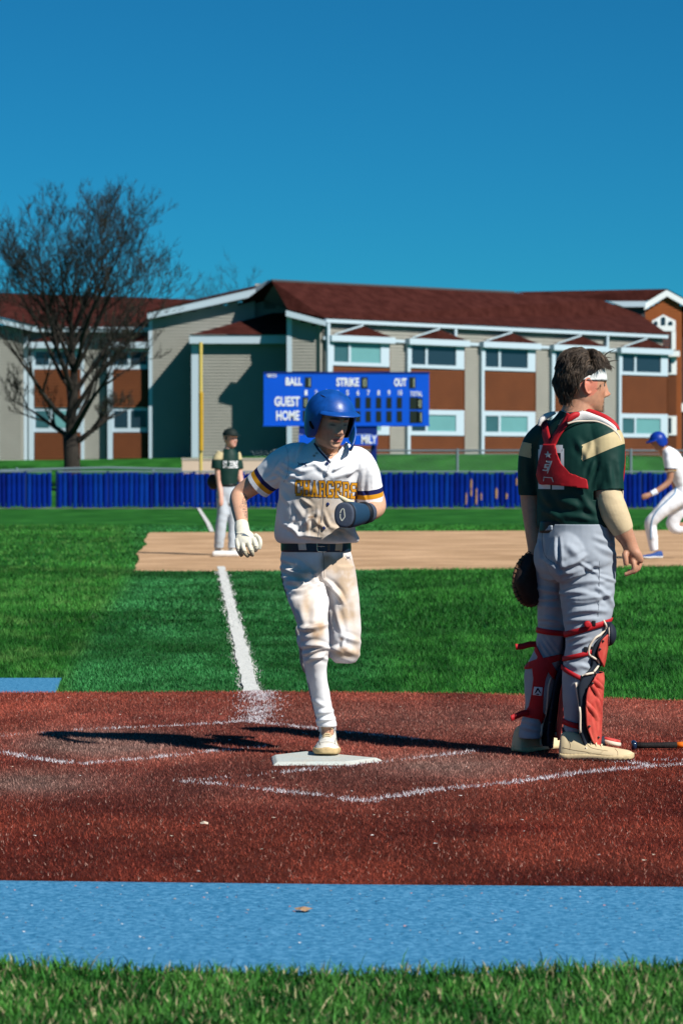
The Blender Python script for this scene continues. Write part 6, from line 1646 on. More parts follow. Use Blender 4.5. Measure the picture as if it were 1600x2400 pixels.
    def guard(cx, dy0, f, s, rows_pad, rows_shell, rows_thigh, knee, rivets, label, flap, leg_bvh, pipe, straps):
        nonlocal ax_f, ax_s
        ax_f, ax_s = Vector(f).normalized(), Vector(s).normalized()
        gd = empty_part('leg_guard', K(cx, 1600, dy0), root); gd['label'] = label
        o, v1, f1 = arc_plate('padding', rows_pad, m_navy, gd, .008)
        o2, v2, f2 = arc_plate('shin_shell', rows_shell, m_gr, gd, .006, off=.010, strokes=straps)
        o3, v3, f3 = arc_plate('knee_shell', rows_thigh, m_gr, gd, .007); bevel(o3, .004, 2)
        kc, kr = knee
        kv = [kc+ax_f*(.030*math.cos(a)*math.cos(b))+Vector((0, 0, .046*math.sin(b)))+ax_s*(.052*math.sin(a)*math.cos(b)) for b in np.linspace(-1.5, 1.5, 12) for a in np.linspace(-1.57, 1.57, 14)]
        kf = [(i*14+j, i*14+j+1, (i+1)*14+j+1, (i+1)*14+j) for i in range(11) for j in range(13)]
        ko = pymesh('knee_cap', kv, kf, m_navy, gd, True); s_ = ko.modifiers.new('s', 'SOLIDIFY'); s_.thickness = .008
        rim = [kc+Vector((0, 0, .047*math.sin(b)))+ax_s*.052*math.cos(b) for b in np.linspace(-1.5, 1.5, 16)]
        MB().tube(rim, .0055, 8).build('knee_piping', m_pipe, gd, True)
        nP = len(v1); nL = nP+len(v2); allv = np.concatenate([v1+np.array(ax_s)*.010, v2+np.array(ax_s)*.006, v3+np.array(ax_s)*.006]); allf = np.concatenate([f1, f2+nP, f3+nL])
        ab = BVHTree.FromPolygons([tuple(p) for p in np.concatenate([allv, V])], [tuple(int(i) for i in q) for q in np.concatenate([allf, F+len(allv)])])
        for q in pipe: cord('piping', q, .0050, ab, m_pipe, gd, .005)
        for q in rivets:
            h = hit(ab, q[0], q[1], .006)
            if h is not None: MB().tube([h+Vector((0, .004, 0)), h+Vector((0, -.002, 0)), h+Vector((0, -.0035, 0))], [.0052, .0052, .003], 10).build('rivet', m_riv, gd)
        # flap over the instep
        c0, L_, W_ = flap; fv = []; kk = 28
        for (z, sc_) in ((0, .94), (.006, 1.0), (.014, 1.0), (.019, .9)):
            for j in range(kk):
                q = 2*math.pi*j/kk; fv.append(c0+ax_f*(L_*sc_*math.cos(q))+ax_s*(W_*sc_*math.sin(q))+Vector((0, 0, z-.10*L_*math.cos(q)*2)))
        fo = pymesh('foot_flap', fv, ring_faces(4, kk)+[tuple(range(kk))[::-1], tuple(3*kk+j for j in range(kk))], m_pipe, gd, True)
        fv2 = [q+Vector((0, 0, .010))-(q-c0)*.07 for q in fv]
        pymesh('flap_shell', fv2, ring_faces(4, kk)+[tuple(range(kk))[::-1], tuple(3*kk+j for j in range(kk))], m_gr, gd, True)
        MB().tube([c0-ax_f*(L_+.03)+Vector((0, 0, .012)), c0-ax_f*(L_*.7)+Vector((0, 0, .014))], [.020, .024], 12).build('flap_hinge', m_navy, gd, True)
        return gd, ab
    # near (right) leg
    pad = [(1455, 1376, -.085, .098, 55, -60), (1480, 1372, -.085, .096, 40, -60), (1500, 1368, -.085, .090, 62, -70), (1530, 1360, -.085, .084, 66, -75), (1558, 1356, -.085, .084, 58, -75), (1580, 1352, -.085, .086, 80, -85), (1610, 1351, -.082, .088, 96, -88), (1650, 1351, -.08, .088, 92, -88), (1700, 1345, -.07, .092, 86, -80), (1730, 1342, -.066, .094, 74, -70), (1756, 1342, -.066, .096, 60, -55), (1763, 1342, -.066, .096, 45, -40)]
    shell = [(1576, 1352, -.085, .100, 50, -62), (1593, 1352, -.084, .103, 64, -68), (1612, 1351, -.082, .102, 74, -72), (1641, 1350, -.08, .101, 78, -74), (1670, 1348, -.076, .102, 76, -72), (1700, 1345, -.07, .105, 70, -66), (1733, 1342, -.066, .109, 54, -50), (1744, 1341, -.066, .110, 38, -34)]
    knee = [(1478, 1376, -.085, .100, 22, -34), (1494, 1372, -.085, .100, 52, -50), (1512, 1368, -.085, .100, 60, -56), (1532, 1364, -.085, .100, 58, -54), (1550, 1362, -.085, .098, 40, -40), (1562, 1360, -.085, .096, 18, -24)]
    pipe = [[(1412, 1454), (1418, 1469), (1406, 1486), (1393, 1495), (1381, 1513), (1378, 1532), (1390, 1542), (1399, 1548), (1400, 1559), (1389, 1575)], [(1388, 1577), (1374, 1580), (1362, 1585)], [(1348, 1600), (1353, 1631), (1358, 1670), (1358, 1704), (1359, 1724), (1366, 1746), (1377, 1759), (1385, 1762), (1389, 1757)]]
    g1, ab = guard(1352, -.08, (1, .06, 0), (.06, -1, 0), pad, shell, knee, (K(1423, 1486, -.09), .05),
                   [(1393, 1579), (1386, 1602), (1411, 1502), (1404, 1521), (1379, 1702), (1385, 1740), (1400, 1728)], 'red and navy leg guard on the nearer leg', (K(1432, 1745, -.075), .042, .038), bp_, pipe,
                   [(1382, 1600, 1402, 1636, 3.2, .010), (1388, 1592, 1408, 1612, 3, .007), (1372, 1648, 1396, 1684, 3.4, .010, 2), (1396, 1636, 1404, 1668, 3, .007), (1368, 1620, 1372, 1690, 3, .004), (1386, 1690, 1392, 1735, 3, .005), (1398, 1690, 1398, 1730, 2.6, .005)])
    def sring(par, c, w, slope, bvh=None, off=.0035): return wrap('strap', bvh or bp_, c, w, m_red, par, slope, off)
    sring(g1, K(1370, 1470, -.083), .026, (.36, 0)); sring(g1, K(1360, 1531, -.085), .021, (.28, 0)); sring(g1, K(1350, 1583, -.085), .021, (-.46, 0)); sring(g1, K(1345, 1698, -.07), .025, (-.17, 0))
    m_bk = mat('buckle_black', (.012, .012, .014), .4)
    for (x, y) in ((1371, 1522), (1362, 1589), (1356, 1699), (1386, 1521), (1390, 1461)):
        h = hit(ab, x, y, .006)
        if h is not None: bevel(MB().box((h.x-.008, h.y-.004, h.z-.012), (h.x+.008, h.y+.004, h.z+.012)).build('buckle', m_bk, g1), .003, 2)
    h = hit(bp_, 1376, 1464, .012); MB().tube([h+Vector((0, .012, 0)), h+Vector((0, -.008, 0)), h+Vector((0, -.010, 0))], [.016, .016, .008], 14).build('strap_roll', m_red, g1, True)
    # flat dark patches painting the shade in the shell's grooves
    m_gv = mat('groove_shade', (.020, .012, .014), .8)
    for pl in ([(1384, 1613), (1387, 1614), (1393, 1624), (1395, 1631), (1390, 1625)], [(1378, 1667), (1381, 1669), (1385, 1675), (1387, 1680), (1382, 1675)]):
        patch('painted_groove', [pl], ab, m_gv, g1, .0072, 3)
    # far (left) leg: guard faces away, back harness visible
    pad = [(1460, 1296, .12, .085, 50, -60), (1500, 1290, .125, .082, 58, -70), (1545, 1282, .135, .080, 60, -75), (1585, 1272, .14, .082, 66, -85), (1640, 1264, .145, .082, 70, -88), (1700, 1252, .15, .084, 66, -70), (1740, 1246, .15, .088, 58, -60), (1752, 1245, .15, .088, 44, -45)]
    shell = [(1576, 1276, .14, .094, 50, -62), (1612, 1270, .142, .097, 60, -72), (1660, 1264, .146, .098, 60, -74), (1700, 1256, .15, .100, 54, -60), (1732, 1250, .15, .104, 42, -40)]
    knee = [(1480, 1296, .12, .090, 22, -34), (1512, 1290, .125, .090, 40, -56), (1545, 1284, .135, .088, 30, -40), (1560, 1280, .135, .086, 10, -24)]
    pipe = [[(1289, 1588), (1283, 1610), (1281, 1640), (1277, 1670), (1268, 1700), (1266, 1730), (1269, 1748), (1277, 1752)]]
    g2, ab2 = guard(1265, .14, (.97, .25, 0), (.25, -.97, 0), pad, shell, knee, (K(1332, 1490, .13), .05), [(1291, 1660), (1287, 1693)], 'red leg guard on the farther leg with strap harness', (K(1308, 1726, .19), .040, .036), bp_, pipe, [(1290, 1600, 1296, 1650, 3, .006)])
    sring(g2, K(1291, 1480, .12), .024, (-.10, 0)); sring(g2, K(1280, 1549, .135), .020, (.30, 0)); sring(g2, K(1258, 1676, .15), .024, (-.10, 0))
    m_dred = m_red
    hb = patch('back_harness', [[(1250, 1517), (1258, 1515), (1272, 1542), (1305, 1534), (1316, 1533), (1312, 1545), (1291, 1553), (1300, 1570), (1310, 1585), (1305, 1597), (1292, 1588), (1283, 1574), (1277, 1590), (1272, 1620), (1270, 1668), (1276, 1680), (1275, 1702), (1268, 1703), (1262, 1685), (1236, 1676), (1232, 1668), (1240, 1655), (1246, 1625), (1250, 1590), (1247, 1565), (1230, 1568), (1232, 1556), (1258, 1545), (1260, 1540)]], bp_, m_dred, g2, .0045, 4, .0035)
    bh_ = bp_
    lp = patch('logo_patch', [[(1252, 1609), (1270, 1611), (1268, 1630), (1249, 1628)]], bp_, mat('patch_white', (.60, .60, .64), .7), g2, .0095, 4, .001)
    patch('logo', [[(1258.5, 1612), (1261, 1612), (1267, 1625), (1263.5, 1623), (1260, 1617), (1256, 1623), (1252, 1625)], [(1255, 1626.5), (1260, 1624.5), (1264, 1627), (1260, 1628)]], bp_, m_navy, g2, .0118, 3)
    for pts in ([K(1254, 1510, .09), K(1240, 1510, .07), K(1222, 1515, .05), K(1206, 1516, .04)], [K(1236, 1670, .10), K(1222, 1672, .08), K(1208, 1678, .06), K(1195, 1684, .05)]):
        v, f = [], []; A = cat_interp([tuple(q) for q in pts], 4)
        for q in A: v += [Vector(q)+Vector((0, 0, .013)), Vector(q)+Vector((.004, 0, -.013))]
        f = [(2*i, 2*i+1, 2*i+3, 2*i+2) for i in range(len(A)-1)]
        o = pymesh('loose_strap', v, f, m_red, g2, True); s_ = o.modifiers.new('s', 'SOLIDIFY'); s_.thickness = .003
    # --- headband and hair
    def hp(th, z, k=1.0):
        R_ = HEAD_ROWS[::-1]; w = np.interp(z, R_[:, 0], R_[:, 1]); f = np.interp(z, R_[:, 0], R_[:, 2]); b = np.interp(z, R_[:, 0], R_[:, 3])
        s_, c_ = math.sin(th), math.cos(th); fb = f if c_ > 0 else b; e = 2.25
        r = 1/((abs(s_)/w)**e+(abs(c_)/fb)**e)**(1/e)
        return Vector((r*s_*k, r*c_*k, z))*HS
    Vb = []; n = 60
    for i in range(n+1):
        th = -math.pi+2*math.pi*i/n; fr = max(0, math.cos(th)); zb = .020-.004*(1-fr); zt = .034+.046*fr**.8
        for q in range(6): Vb.append(M @ (hp(th, zb+(zt-zb)*q/5, 1.0)*1.035+Vector((0, 0, -.001))))
    hb_ = pymesh('headband', Vb, [(i*6+q, i*6+q+1, (i+1)*6+q+1, (i+1)*6+q) for i in range(n) for q in range(5)], mat('headband_white', (.66, .68, .66), .75, var=.12, scale=60, bump=.4, bscale=90), root, True)
    s_ = hb_.modifiers.new('s', 'SOLIDIFY'); s_.thickness = .003
    rnd = random.Random(4); mb = MB(); HV = []; HF = []; HC = []
    # scalp cap under the locks
    cv = []; nt_, nz_ = 48, 16
    for i in range(nz_+1):
        for j in range(nt_):
            th = 2*math.pi*j/nt_; low = np.interp(abs(math.degrees(math.pi-abs(math.pi-th))), [0, 45, 75, 102, 180], [.080, .070, .036, .022, -.072])
            z = .1128+(low-.1128)*(i/nz_); p = hp(th, max(z, -.10), 1.0)
            nn = Vector((p.x, p.y, p.z*.8)).normalized(); back = .5-.5*math.cos(th)
            cv.append(M @ (p+nn*(.004+.014*back*math.sin(math.pi*min(1, i/nz_)))))
    m_hair = mat('hair_brown', (.030, .019, .013), .38, var=.5, scale=70, spec=.5, attr=False)
    m_hair2 = mat('hair_lock', (.05, .03, .02), .5, attr=True, spec=.35)
    hair = pymesh('hair', cv, ring_faces(nz_+1, nt_)+[tuple(range(nt_))[::-1]], m_hair, root, True)
    lk = MB(); cols = []
    def lock(pts, r, col):
        n0 = len(lk.v); m_ = len(pts); lk.tube(pts, [r*q for q in np.interp(np.linspace(0, 1, m_), [0, .15, .55, .85, 1], [.5, 1, 1, .6, .1])], 4, False); cols.extend([col]*(len(lk.v)-n0))
    for a in range(5600):
        th = rnd.uniform(-math.pi, math.pi); ad = abs(math.degrees(th))
        low = np.interp(ad, [0, 40, 62, 74, 84, 100, 108, 118, 140, 180], [.080, .076, .068, .064, .064, .064, .045, -.005, -.058, -.064])
        z = low+(.112-low)*rnd.random()**.75; p = hp(th, z)
        nrm = Vector((p.x, p.y, p.z*.9)).normalized(); top_ = float(sstep(.055, .105, np.array([z]))[0]); back = .5-.5*math.cos(th)
        flow = Vector((p.x*.25, -.030-.02*top_, -.062+.045*top_))
        if p.y > .0 and top_ > .2: flow = Vector((p.x*.3, .02+.25*p.y, -.012))
        flow += Vector((math.sin(th*9+z*50)*.012, math.sin(th*5+z*90)*.012, 0))+Vector((rnd.gauss(0, .010), rnd.gauss(0, .010), rnd.gauss(0, .008)))
        flow = (flow-nrm*flow.dot(nrm)*.8).normalized(); L_ = rnd.uniform(.024, .052); cl = float(vnoise(np.array([th*3.2+20]), np.array([z*42+9]))[0])
        b0 = p+nrm*(.005+.016*back*(.4+.6*top_)+.004*top_); pts = []; sd = nrm.cross(flow); wv = math.sin(th*7+z*60)
        for i in range(6):
            t = i/5; q = b0+flow*(L_*t)+nrm*((.004+.012*top_+.016*cl)*math.sin(math.pi*min(1, t*.85))-.003*t*t)+sd*(.007*wv*t*t); pts.append(M @ q)
        lock(pts, rnd.uniform(.0006, .0017), np.array([.050, .034, .023])*rnd.uniform(.4, 1.3)*(.6+1.1*cl)*(2.4 if rnd.random() < .13 else 1))
    for a in range(150):                                           # short sideburn in front of the ear
        sd_ = rnd.choice((1, -1)); z = rnd.uniform(-.012, .024); y = rnd.uniform(.028, .052)-.30*max(0, -z)
        p = Vector((sd_*(.0745*(1-.25*max(0, y)/.09)), y, z))*HS; f_ = Vector((0, -.004+rnd.gauss(0, .003), -.018))
        lock([M @ (p+f_*(i/3)+Vector((sd_*.003*math.sin(i), 0, 0))) for i in range(4)], .0007, np.array([.075, .048, .034])*rnd.uniform(.6, 1.3))
    for (a, b, c0) in (((.02, .085, .100), (.01, .100, .135), (.0, .135, .155)), ((.01, .088, .095), (.0, .12, .105), (-.01, .150, .108)), ((-.01, .088, .09), (.0, .118, .085), (.01, .142, .074)), ((.02, .08, .1), (.025, .105, .12), (.02, .13, .118))):
        n0 = len(lk.v); lk.tube([M @ (Vector(q)*HS) for q in cat_interp([a, b, c0], 4)], [.003, .003, .0028, .0026, .0024, .002, .0016, .001, .0004], 5, False); cols += [np.array([.02, .013, .01])]*(len(lk.v)-n0)
    lo = pymesh('locks', lk.v, lk.f, m_hair2, hair, True, np.array(cols)); lo['kind'] = 'stuff'
    ch = [K(1316, 962, -.03), K(1330, 967, -.07), K(1350, 966, -.085), K(1366, 962, -.08)]
    MB().tube(cat_interp([tuple(q) for q in ch], 5), .0022, 6).build('necklace', mat('silver', (.6, .58, .54), .25, metal=1.0), root, True)
    # eye
    for sd in (1, -1):
        e = M @ (Vector((sd*.0315, .0725, .0005))*HS); me_ = bmesh.new(); bmesh.ops.create_uvsphere(me_, u_segments=14, v_segments=10, radius=.0118); m_ = bpy.data.meshes.new('eye'); me_.to_mesh(m_); me_.free()
        eo = link('eye', m_, mat('eye_dark', (.10, .08, .07), .15), root, True); eo.location = e-Vector(root.location)*0; eo.matrix_parent_inverse = Matrix.Translation(root.location).inverted()
build_catcher()

# --- the catcher's mitt hanging in the left hand
def build_mitt():
    R = Rig(12.40); K = R.K
    c = K(1250, 1358, .075); root = empty('catcher_mitt', c+Vector((0, 0, -.11)))
    tag(root, 'dark leather mitt hanging from the catcher left hand', 'glove')
    fn = Vector((-.55, .80, .0)).normalized(); up = Vector((.10, 0, 1)).normalized(); sr = up.cross(fn).normalized()
    Vv = []; kk = 40; rings = ((-.030, .30), (-.034, .70), (-.022, .96), (.0, 1.04), (.022, 1.0), (.030, .86), (.018, .62), (.0, .34), (-.006, .08))
    for d, s in rings:
        for j in range(kk):
            q = 2*math.pi*j/kk; lob = 1+.035*math.cos(5*q+.4); Vv.append(c+fn*d+sr*(.098*s*lob*math.cos(q))+up*(.112*s*lob*math.sin(q)))
    m_l = mat('mitt_leather', (.018, .011, .009), .5, var=.3, scale=40, bump=.3, bscale=120)
    pymesh('pocket', Vv, ring_faces(len(rings), kk)+[tuple(range(kk))[::-1], tuple((len(rings)-1)*kk+j for j in range(kk))], m_l, root, True)
    rim = [c+fn*.012+sr*(.102*math.cos(q))+up*(.116*math.sin(q)) for q in np.linspace(0, 2*math.pi, 41)]
    MB().tube(rim, .0075, 8, False).build('rim', mat('mitt_edge', (.16, .085, .045), .6, var=.2, scale=60), root, True)
    mb = MB()
    for i in range(34):
        q = 2*math.pi*i/34; p = c+fn*.012+sr*(.105*math.cos(q))+up*(.119*math.sin(q)); d = (sr*math.cos(q)+up*math.sin(q))
        mb.tube([p-fn*.02-d*.012, p+d*.007, p+fn*.02-d*.012], .0026, 5)
    o = mb.build('lacing', m_l, root, True)
    for a in (1.2, 1.5): pass
    mb = MB(); p = c+up*.116+sr*.03
    mb.tube([p, p+Vector((-.012, -.01, .008)), p+Vector((-.022, -.01, -.002))], .0022, 5); p = c-up*.10-sr*.06
    mb.tube([p, p+Vector((-.006, -.01, -.012)), p+Vector((.008, -.01, -.018))], .0022, 5); mb.build('lace_end', m_l, root, True)
build_mitt()

# --- bat on the ground by the catcher
def build_bat():
    a = G(1479, 1759, .016); b = a+Vector((.83, .065, 0)); d = (b-a).normalized(); root = empty('bat', a)
    tag(root, 'baseball bat with black grip and orange section lying by the catcher shoe', 'bat')
    z = Vector((0, 0, 1))
    def seg(name, rows, m): MB().tube([a+d*t+z*h for t, r, h in rows], [r for t, r, h in rows], 18).build(name, m, root, True)
    seg('knob', [(-.002, .012, .0235), (.0, .020, .0235), (.006, .0235, .0235), (.014, .0225, .0235), (.021, .0165, .023)], mat('bat_knob', (.010, .022, .055), .18, coat=.6))
    seg('grip', [(.0212, .0152, .0228), (.06, .0138, .0222), (.14, .0140, .0225), (.205, .0146, .023)], mat('bat_grip', (.012, .010, .010), .7, bump=.6, bscale=150, stretch=(3, .4, .4)))
    seg('handle', [(.2052, .0142, .023), (.23, .0145, .0235), (.26, .0152, .024)], mat('bat_orange', (.80, .16, .01), .35))
    seg('barrel', [(.2602, .0154, .024), (.36, .019, .027), (.46, .027, .034), (.56, .0328, .040), (.78, .033, .041), (.82, .030, .041), (.832, .018, .041)], mat('bat_black', (.012, .012, .014), .25, coat=.4))
build_bat()
# ------------------------------------------------------------------ third baseman and the runner coming from second
def build_third_baseman():
    R = Rig(40.2); K = R.K
    root = empty('person', K(520, 1296, 0)); root.location.z = .012
    tag(root, 'third baseman in green jersey and cap standing at third base', 'person')
    M = head_frame(K(540, 1026, 0), (.72, -.69, 0), math.radians(2))
    P = head_parts(M, 1.14)
    P.append(loft([(K(535, 1062, .03), .085), (K(537, 1050, .02), .066), (K(539, 1034, .01), .06)], 16))
    P.append(stack(R, [(1170, 510, 555, 0, .10), (1130, 510, 556, 0, .10), (1075, 512, 558, 0, .10), (1058, 522, 552, 0, .06)], 20))
    P.append(loft([(K(516, 1066, -.05), .06), (K(511, 1095, -.06), .052), (K(514, 1130, -.08), .043), (K(517, 1155, -.14), .036), (K(518, 1168, -.17), .034, .026), (K(518, 1178, -.18), .036, .024), (K(518, 1186, -.18), .022, .016)], 14))
    P.append(loft([(K(554, 1066, .05), .055), (K(559, 1095, .05), .05), (K(564, 1125, .02), .043), (K(571, 1152, -.05), .034), (K(574, 1165, -.08), .034, .026), (K(574, 1176, -.08), .024, .018)], 14))
    P.append(stack(R, [(1160, 508, 535, -.02, .08), (1215, 510, 530, -.04, .06), (1285, 508, 522, .0, .04)], 14)); P.append(stack(R, [(1160, 532, 556, .03, .08), (1215, 537, 552, .03, .06), (1285, 537, 549, .05, .04)], 14))
    V, F = remesh(P, .0085, 2); c = skin_colour(V, M, (.58, .33, .25), 1.14, lips=(.45, .17, .15))
    fastmesh('body', V, F, m_skin, root, True, c)
    S = [stack(R, [(1142, 507, 557, 0, .135), (1130, 506, 558, 0, .14), (1100, 508, 560, 0, .14), (1075, 510, 560, 0, .13), (1060, 518, 555, 0, .10), (1052, 526, 549, .01, .08)], 24),
         loft([(K(520, 1063, -.03), .075), (K(511, 1078, -.05), .078), (K(508, 1100, -.06), .080)], 18), loft([(K(552, 1063, .04), .07), (K(557, 1078, .05), .07), (K(560, 1100, .05), .068)], 18)]
    V, F = remesh(S, .0095, 4); V = wrinkle(V, F, .009, 4.5, (1, 1, 1.4), 3)
    px, py = to_px(V).T; g_ = np.array([.002, .026, .020]); c = np.tile(g_, (len(V), 1))
    c = mixc(c, (.50, .42, .24), np.clip((sstep(523.5, 521.5, px)+sstep(558.5, 560.5, px))*sstep(1055, 1057, py)*sstep(1078, 1075.5, py), 0, 1))
    V2, F2 = cut(V, F, (py < 1053+np.abs(px-537)*-.3) | ((py > 1097.5) & ((px < 505) | (px > 563))))
    px, py = to_px(V2).T; c = np.tile(g_, (len(V2), 1)); c = mixc(c, (.50, .42, .24), np.clip((sstep(523.5, 521.5, px)+sstep(558.5, 560.5, px))*sstep(1055, 1057, py)*sstep(1078, 1075.5, py), 0, 1))
    sh = fastmesh('jersey', V2, F2, mat('jersey_green_far', g_, .6, attr=True), root, True, c); bs = bvh_of(V2, F2)
    for i, ch in enumerate('ST.ZONE'): patch('lettering', glyph_px(ch, 523+i*5.0, 1080.5, 527.2+i*5.0, 1097), bs, m_white, sh, .006, 5)
    Pn = [stack(R, [(1136, 509, 556, 0, .13), (1160, 506, 560, 0, .14), (1180, 508, 559, 0, .12)], 24), stack(R, [(1165, 506, 540, -.03, .11), (1200, 508, 536, -.05, .10), (1235, 505, 531, -.06, .085), (1262, 502, 527, -.04, .08), (1285, 502, 524, -.01, .075)], 18), stack(R, [(1165, 528, 560, .03, .11), (1200, 533, 558, .04, .10), (1235, 535, 555, .05, .085), (1285, 533, 554, .06, .075)], 18)]
    V, F = remesh(Pn, .0095, 3); V = wrinkle(V, F, .012, 5, (1, 1, 1.3), 8)
    fastmesh('pants', V, F, mat('pants_grey_far', (.42, .47, .52), .75), root, True)
    rb = stack(R, [(1134, 508, 557, 0, .135), (1139, 508, 557, 0, .137)], 24, 2); pymesh('belt', *rb, mat('belt_black', (.008, .009, .012), .4), root, True)
    # cap
    cv = []; nt_, nz_ = 32, 8
    for i in range(nz_+1):
        a = math.pi/2*i/nz_
        for j in range(nt_): t = 2*math.pi*j/nt_; cv.append((.104*math.sin(a)*math.sin(t), .120*math.sin(a)*math.cos(t)-.004, .034+.108*math.cos(a)))
    m_cap = mat('cap_black_green', (.006, .014, .013), .7)
    cp = pymesh('cap', xf(M, cv), ring_faces(nz_+1, nt_)+[tuple(range(nt_))[::-1]], m_cap, root, True)
    bv = []
    for i in range(17):
        t = math.radians(-62+124*i/16)
        for q in range(4): e = q/3; L = .052*math.cos(t*88/62)**.6; bv.append(((.102+L*e)*math.sin(t), (.114+L*e)*math.cos(t), .044-.008*e))
    b_ = pymesh('brim', xf(M, bv), [(i*4+q, i*4+q+1, (i+1)*4+q+1, (i+1)*4+q) for i in range(16) for q in range(3)], m_cap, cp, True); s_ = b_.modifiers.new('s', 'SOLIDIFY'); s_.thickness = .006
    hv = []
    for i in range(6):
        for j in range(20): t = math.radians(80+200*j/19); z = .02-.075*i/5; R_ = HEAD_ROWS[::-1]; k_ = 1.05-.02*i/5; hv.append((np.interp(z, R_[:, 0], R_[:, 1])*k_*1.14*math.sin(t), np.interp(z, R_[:, 0], R_[:, 3])*k_*1.14*math.cos(t), z*1.14))
    pymesh('hair', xf(M, hv), [(i*20+j, i*20+j+1, (i+1)*20+j+1, (i+1)*20+j) for i in range(5) for j in range(19)], mat('hair_dark', (.03, .02, .014), .5), root, True)
    mf = (mat('shoe_far_white', (.62, .60, .54), .6), mat('shoe_far_sole', (.5, .46, .36), .7), mat('shoe_far_white', (.6, .6, .6), .6))
    for (x0, y0, x1, y1, d0, d1) in ((505, 1296, 532, 1299, .1, -.1), (537, 1294, 556, 1296, .1, -.05)):
        a = K(x0, y0, d0); b = K(x1, y1, d1); a.z = b.z = .02; b = a+(b-a).normalized()*.30; shoe(root, a, b, (0, 0, 1), mf, 1.1, laces=False)
    # fielder's glove on the far hip
    gv, gf = loft([(K(503, 1112, .10), .05, .03), (K(502, 1125, .10), .10, .05), (K(504, 1138, .10), .09, .05), (K(507, 1146, .10), .04, .03)], 16, 4); g_o = pymesh('fielding_glove', gv, gf, mat('mitt_leather', (.018, .011, .009), .5), None, True)
    tag(g_o, 'dark fielding glove at the hip of the third baseman', 'glove')
build_third_baseman()

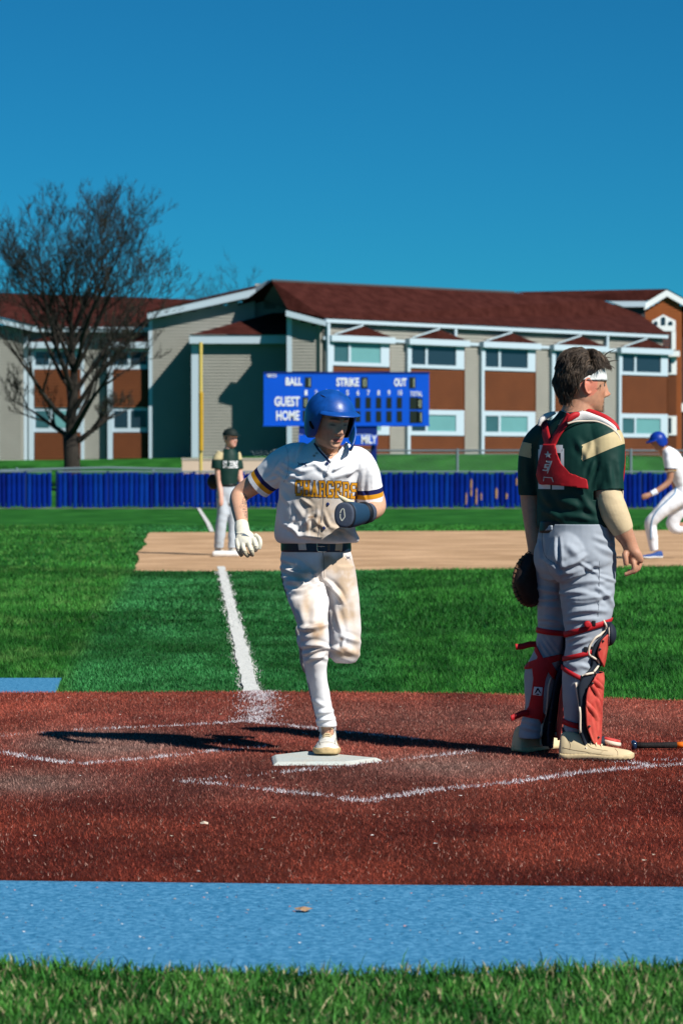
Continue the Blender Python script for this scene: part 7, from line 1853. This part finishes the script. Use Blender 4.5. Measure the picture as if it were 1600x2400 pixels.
def build_far_runner():
    R = Rig(38.6); K = R.K
    root = empty('person', K(1528, 1308, 0)); root.location.z = .012
    tag(root, 'base runner in white uniform and blue helmet running at the right edge', 'person')
    M = head_frame(K(1541, 1033, 0), (-.92, -.38, 0), math.radians(22))
    P = head_parts(M, 1.0)
    P.append(loft([(K(1560, 1066, .02), .07), (K(1552, 1054, .01), .06), (K(1546, 1040, 0), .058)], 16))
    P.append(loft([(K(1598, 1160, 0), .10, .12), (K(1584, 1110, 0), .11, .13), (K(1568, 1066, 0), .08, .14)], 20, side=(.8, 0, -.5)))
    P.append(loft([(K(1567, 1070, -.16), .06), (K(1570, 1100, -.19), .052), (K(1566, 1128, -.20), .044), (K(1545, 1146, -.24), .038), (K(1526, 1157, -.27), .030), (K(1512, 1163, -.28), .042, .036), (K(1503, 1166, -.28), .034, .03)], 14))
    P.append(loft([(K(1572, 1075, .16), .055), (K(1590, 1100, .2), .048), (K(1615, 1120, .2), .04), (K(1600, 1135, .1), .034)], 14))
    P.append(loft([(K(1596, 1160, -.06), .08), (K(1530, 1215, -.10), .06), (K(1534, 1290, -.05), .04)], 14)); P.append(loft([(K(1610, 1160, .06), .08), (K(1572, 1232, .06), .06), (K(1640, 1222, .1), .04)], 14))
    V, F = remesh(P, .0085, 2); c = skin_colour(V, M, (.36, .18, .115), 1.0); fastmesh('body', V, F, m_skin, root, True, c)
    S = [loft([(K(1602, 1142, 0), .135, .16), (K(1596, 1125, 0), .140, .165), (K(1585, 1098, 0), .145, .17), (K(1572, 1072, 0), .125, .17), (K(1562, 1058, 0), .09, .12), (K(1557, 1050, 0), .06, .08)], 24, side=(.82, 0, -.57)),
         loft([(K(1570, 1066, -.12), .075), (K(1568, 1082, -.17), .078), (K(1570, 1106, -.19), .075)], 18), loft([(K(1574, 1072, .13), .07), (K(1588, 1095, .19), .07)], 18)]
    V, F = remesh(S, .0095, 4); V = wrinkle(V, F, .010, 4.5, (1, 1, 1.2), 5)
    def col(V):
        px, py = to_px(V).T; c = np.tile(np.array([.78, .79, .82]), (len(V), 1)); m_ = (px < 1584) & (px > 1552)
        yy = py-(px-1568)*.05
        c[m_ & (yy > 1100) & (yy < 1103.5)] = (.30, .16, .03); c[m_ & (yy >= 1097) & (yy < 1100)] = (.02, .03, .09); return c
    fastmesh('shirt', V, F, mat('jersey_white_far', (.8, .8, .8), .75, attr=True), root, True, col(V))
    Pn = [loft([(K(1602, 1134, 0), .13, .15), (K(1598, 1155, 0), .14, .165), (K(1592, 1178, 0), .12, .14)], 24, side=(.9, 0, -.4)),
          loft([(K(1592, 1162, -.07), .125), (K(1564, 1185, -.10), .115), (K(1535, 1212, -.12), .090), (K(1524, 1228, -.10), .082), (K(1526, 1255, -.08), .078), (K(1532, 1290, -.05), .062)], 20, side=(0, 1, 0)),
          loft([(K(1602, 1162, .07), .12), (K(1586, 1200, .07), .105), (K(1574, 1228, .07), .085), (K(1586, 1240, .09), .075), (K(1615, 1230, .11), .066), (K(1650, 1216, .14), .056)], 20, side=(0, 1, 0))]
    V, F = remesh(Pn, .0095, 3); V = wrinkle(V, F, .012, 5, (1, 1, 1), 14); bp_ = bvh_of(V, F)
    pn = fastmesh('pants', V, F, mat('pants_white_far', (.76, .78, .83), .75), root, True)
    cord('side_stripe', [(1582, 1140), (1580, 1155), (1560, 1175), (1540, 1195), (1528, 1215), (1524, 1240), (1524, 1265)], .010, bp_, mat('stripe_blue_far', (.10, .22, .38), .7), pn, .0)
    cv = []; nt_, nz_ = 40, 14; th = np.linspace(-math.pi, math.pi, nt_, endpoint=False); at_ = np.abs(np.degrees(th)); rim = np.interp(at_, [0, 50, 64, 90, 115, 140, 180], [.045, .04, -.06, -.085, -.08, -.055, -.05])
    for i in range(nz_+1):
        for j in range(nt_):
            H = .118; zr = rim[j]-.012; am = math.acos(min(1, zr/H)) if zr > 0 else math.pi/2; d = i/nz_*(am*H+max(0, -zr))
            rr, z = (math.sin(d/H), H*math.cos(d/H)) if d <= am*H else (1, -(d-am*H)); cv.append((.110*rr*math.sin(th[j]), .124*rr*math.cos(th[j]), .012+z))
    m_h = mat('helmet_blue_far', (.003, .030, .26), .4)
    he = pymesh('helmet', xf(M, cv), [q[::-1] for q in ring_faces(nz_+1, nt_)], m_h, root, True); s_ = he.modifiers.new('s', 'SOLIDIFY'); s_.thickness = .008; s_.offset = -1
    bv = []
    for i in range(17):
        t = math.radians(-60+120*i/16)
        for q in range(4): e = q/3; L = .055*math.cos(t*88/60)**.6; bv.append(((.108+L*e)*math.sin(t), (.121+L*e)*math.cos(t), .052-.015*e))
    b_ = pymesh('brim', xf(M, bv), [(i*4+q, i*4+q+1, (i+1)*4+q+1, (i+1)*4+q) for i in range(16) for q in range(3)], m_h, he, True); s_ = b_.modifiers.new('s', 'SOLIDIFY'); s_.thickness = .006
    wv, wf = loft([(K(1537, 1151, -.255), .042), (K(1524, 1158, -.27), .037)], 14); pymesh('wristband', wv, wf, mat('wristband_white', (.7, .75, .85), .8), root, True)
    mf = (mat('shoe_blue', (.006, .05, .22), .6), mat('shoe_far_sole2', (.66, .66, .64), .7), mat('shoe_blue', (.01, .05, .2), .6))
    a = K(1552, 1305, -.05); b = K(1502, 1308, -.12); a.z, b.z = .025, .018; shoe(root, a, b, (0, 0, 1), mf, 1.1, laces=False)
    shoe(root, K(1654, 1205, .15), K(1666, 1245, .17), (.9, 0, .3), mf, 1.05, laces=False)
build_far_runner()
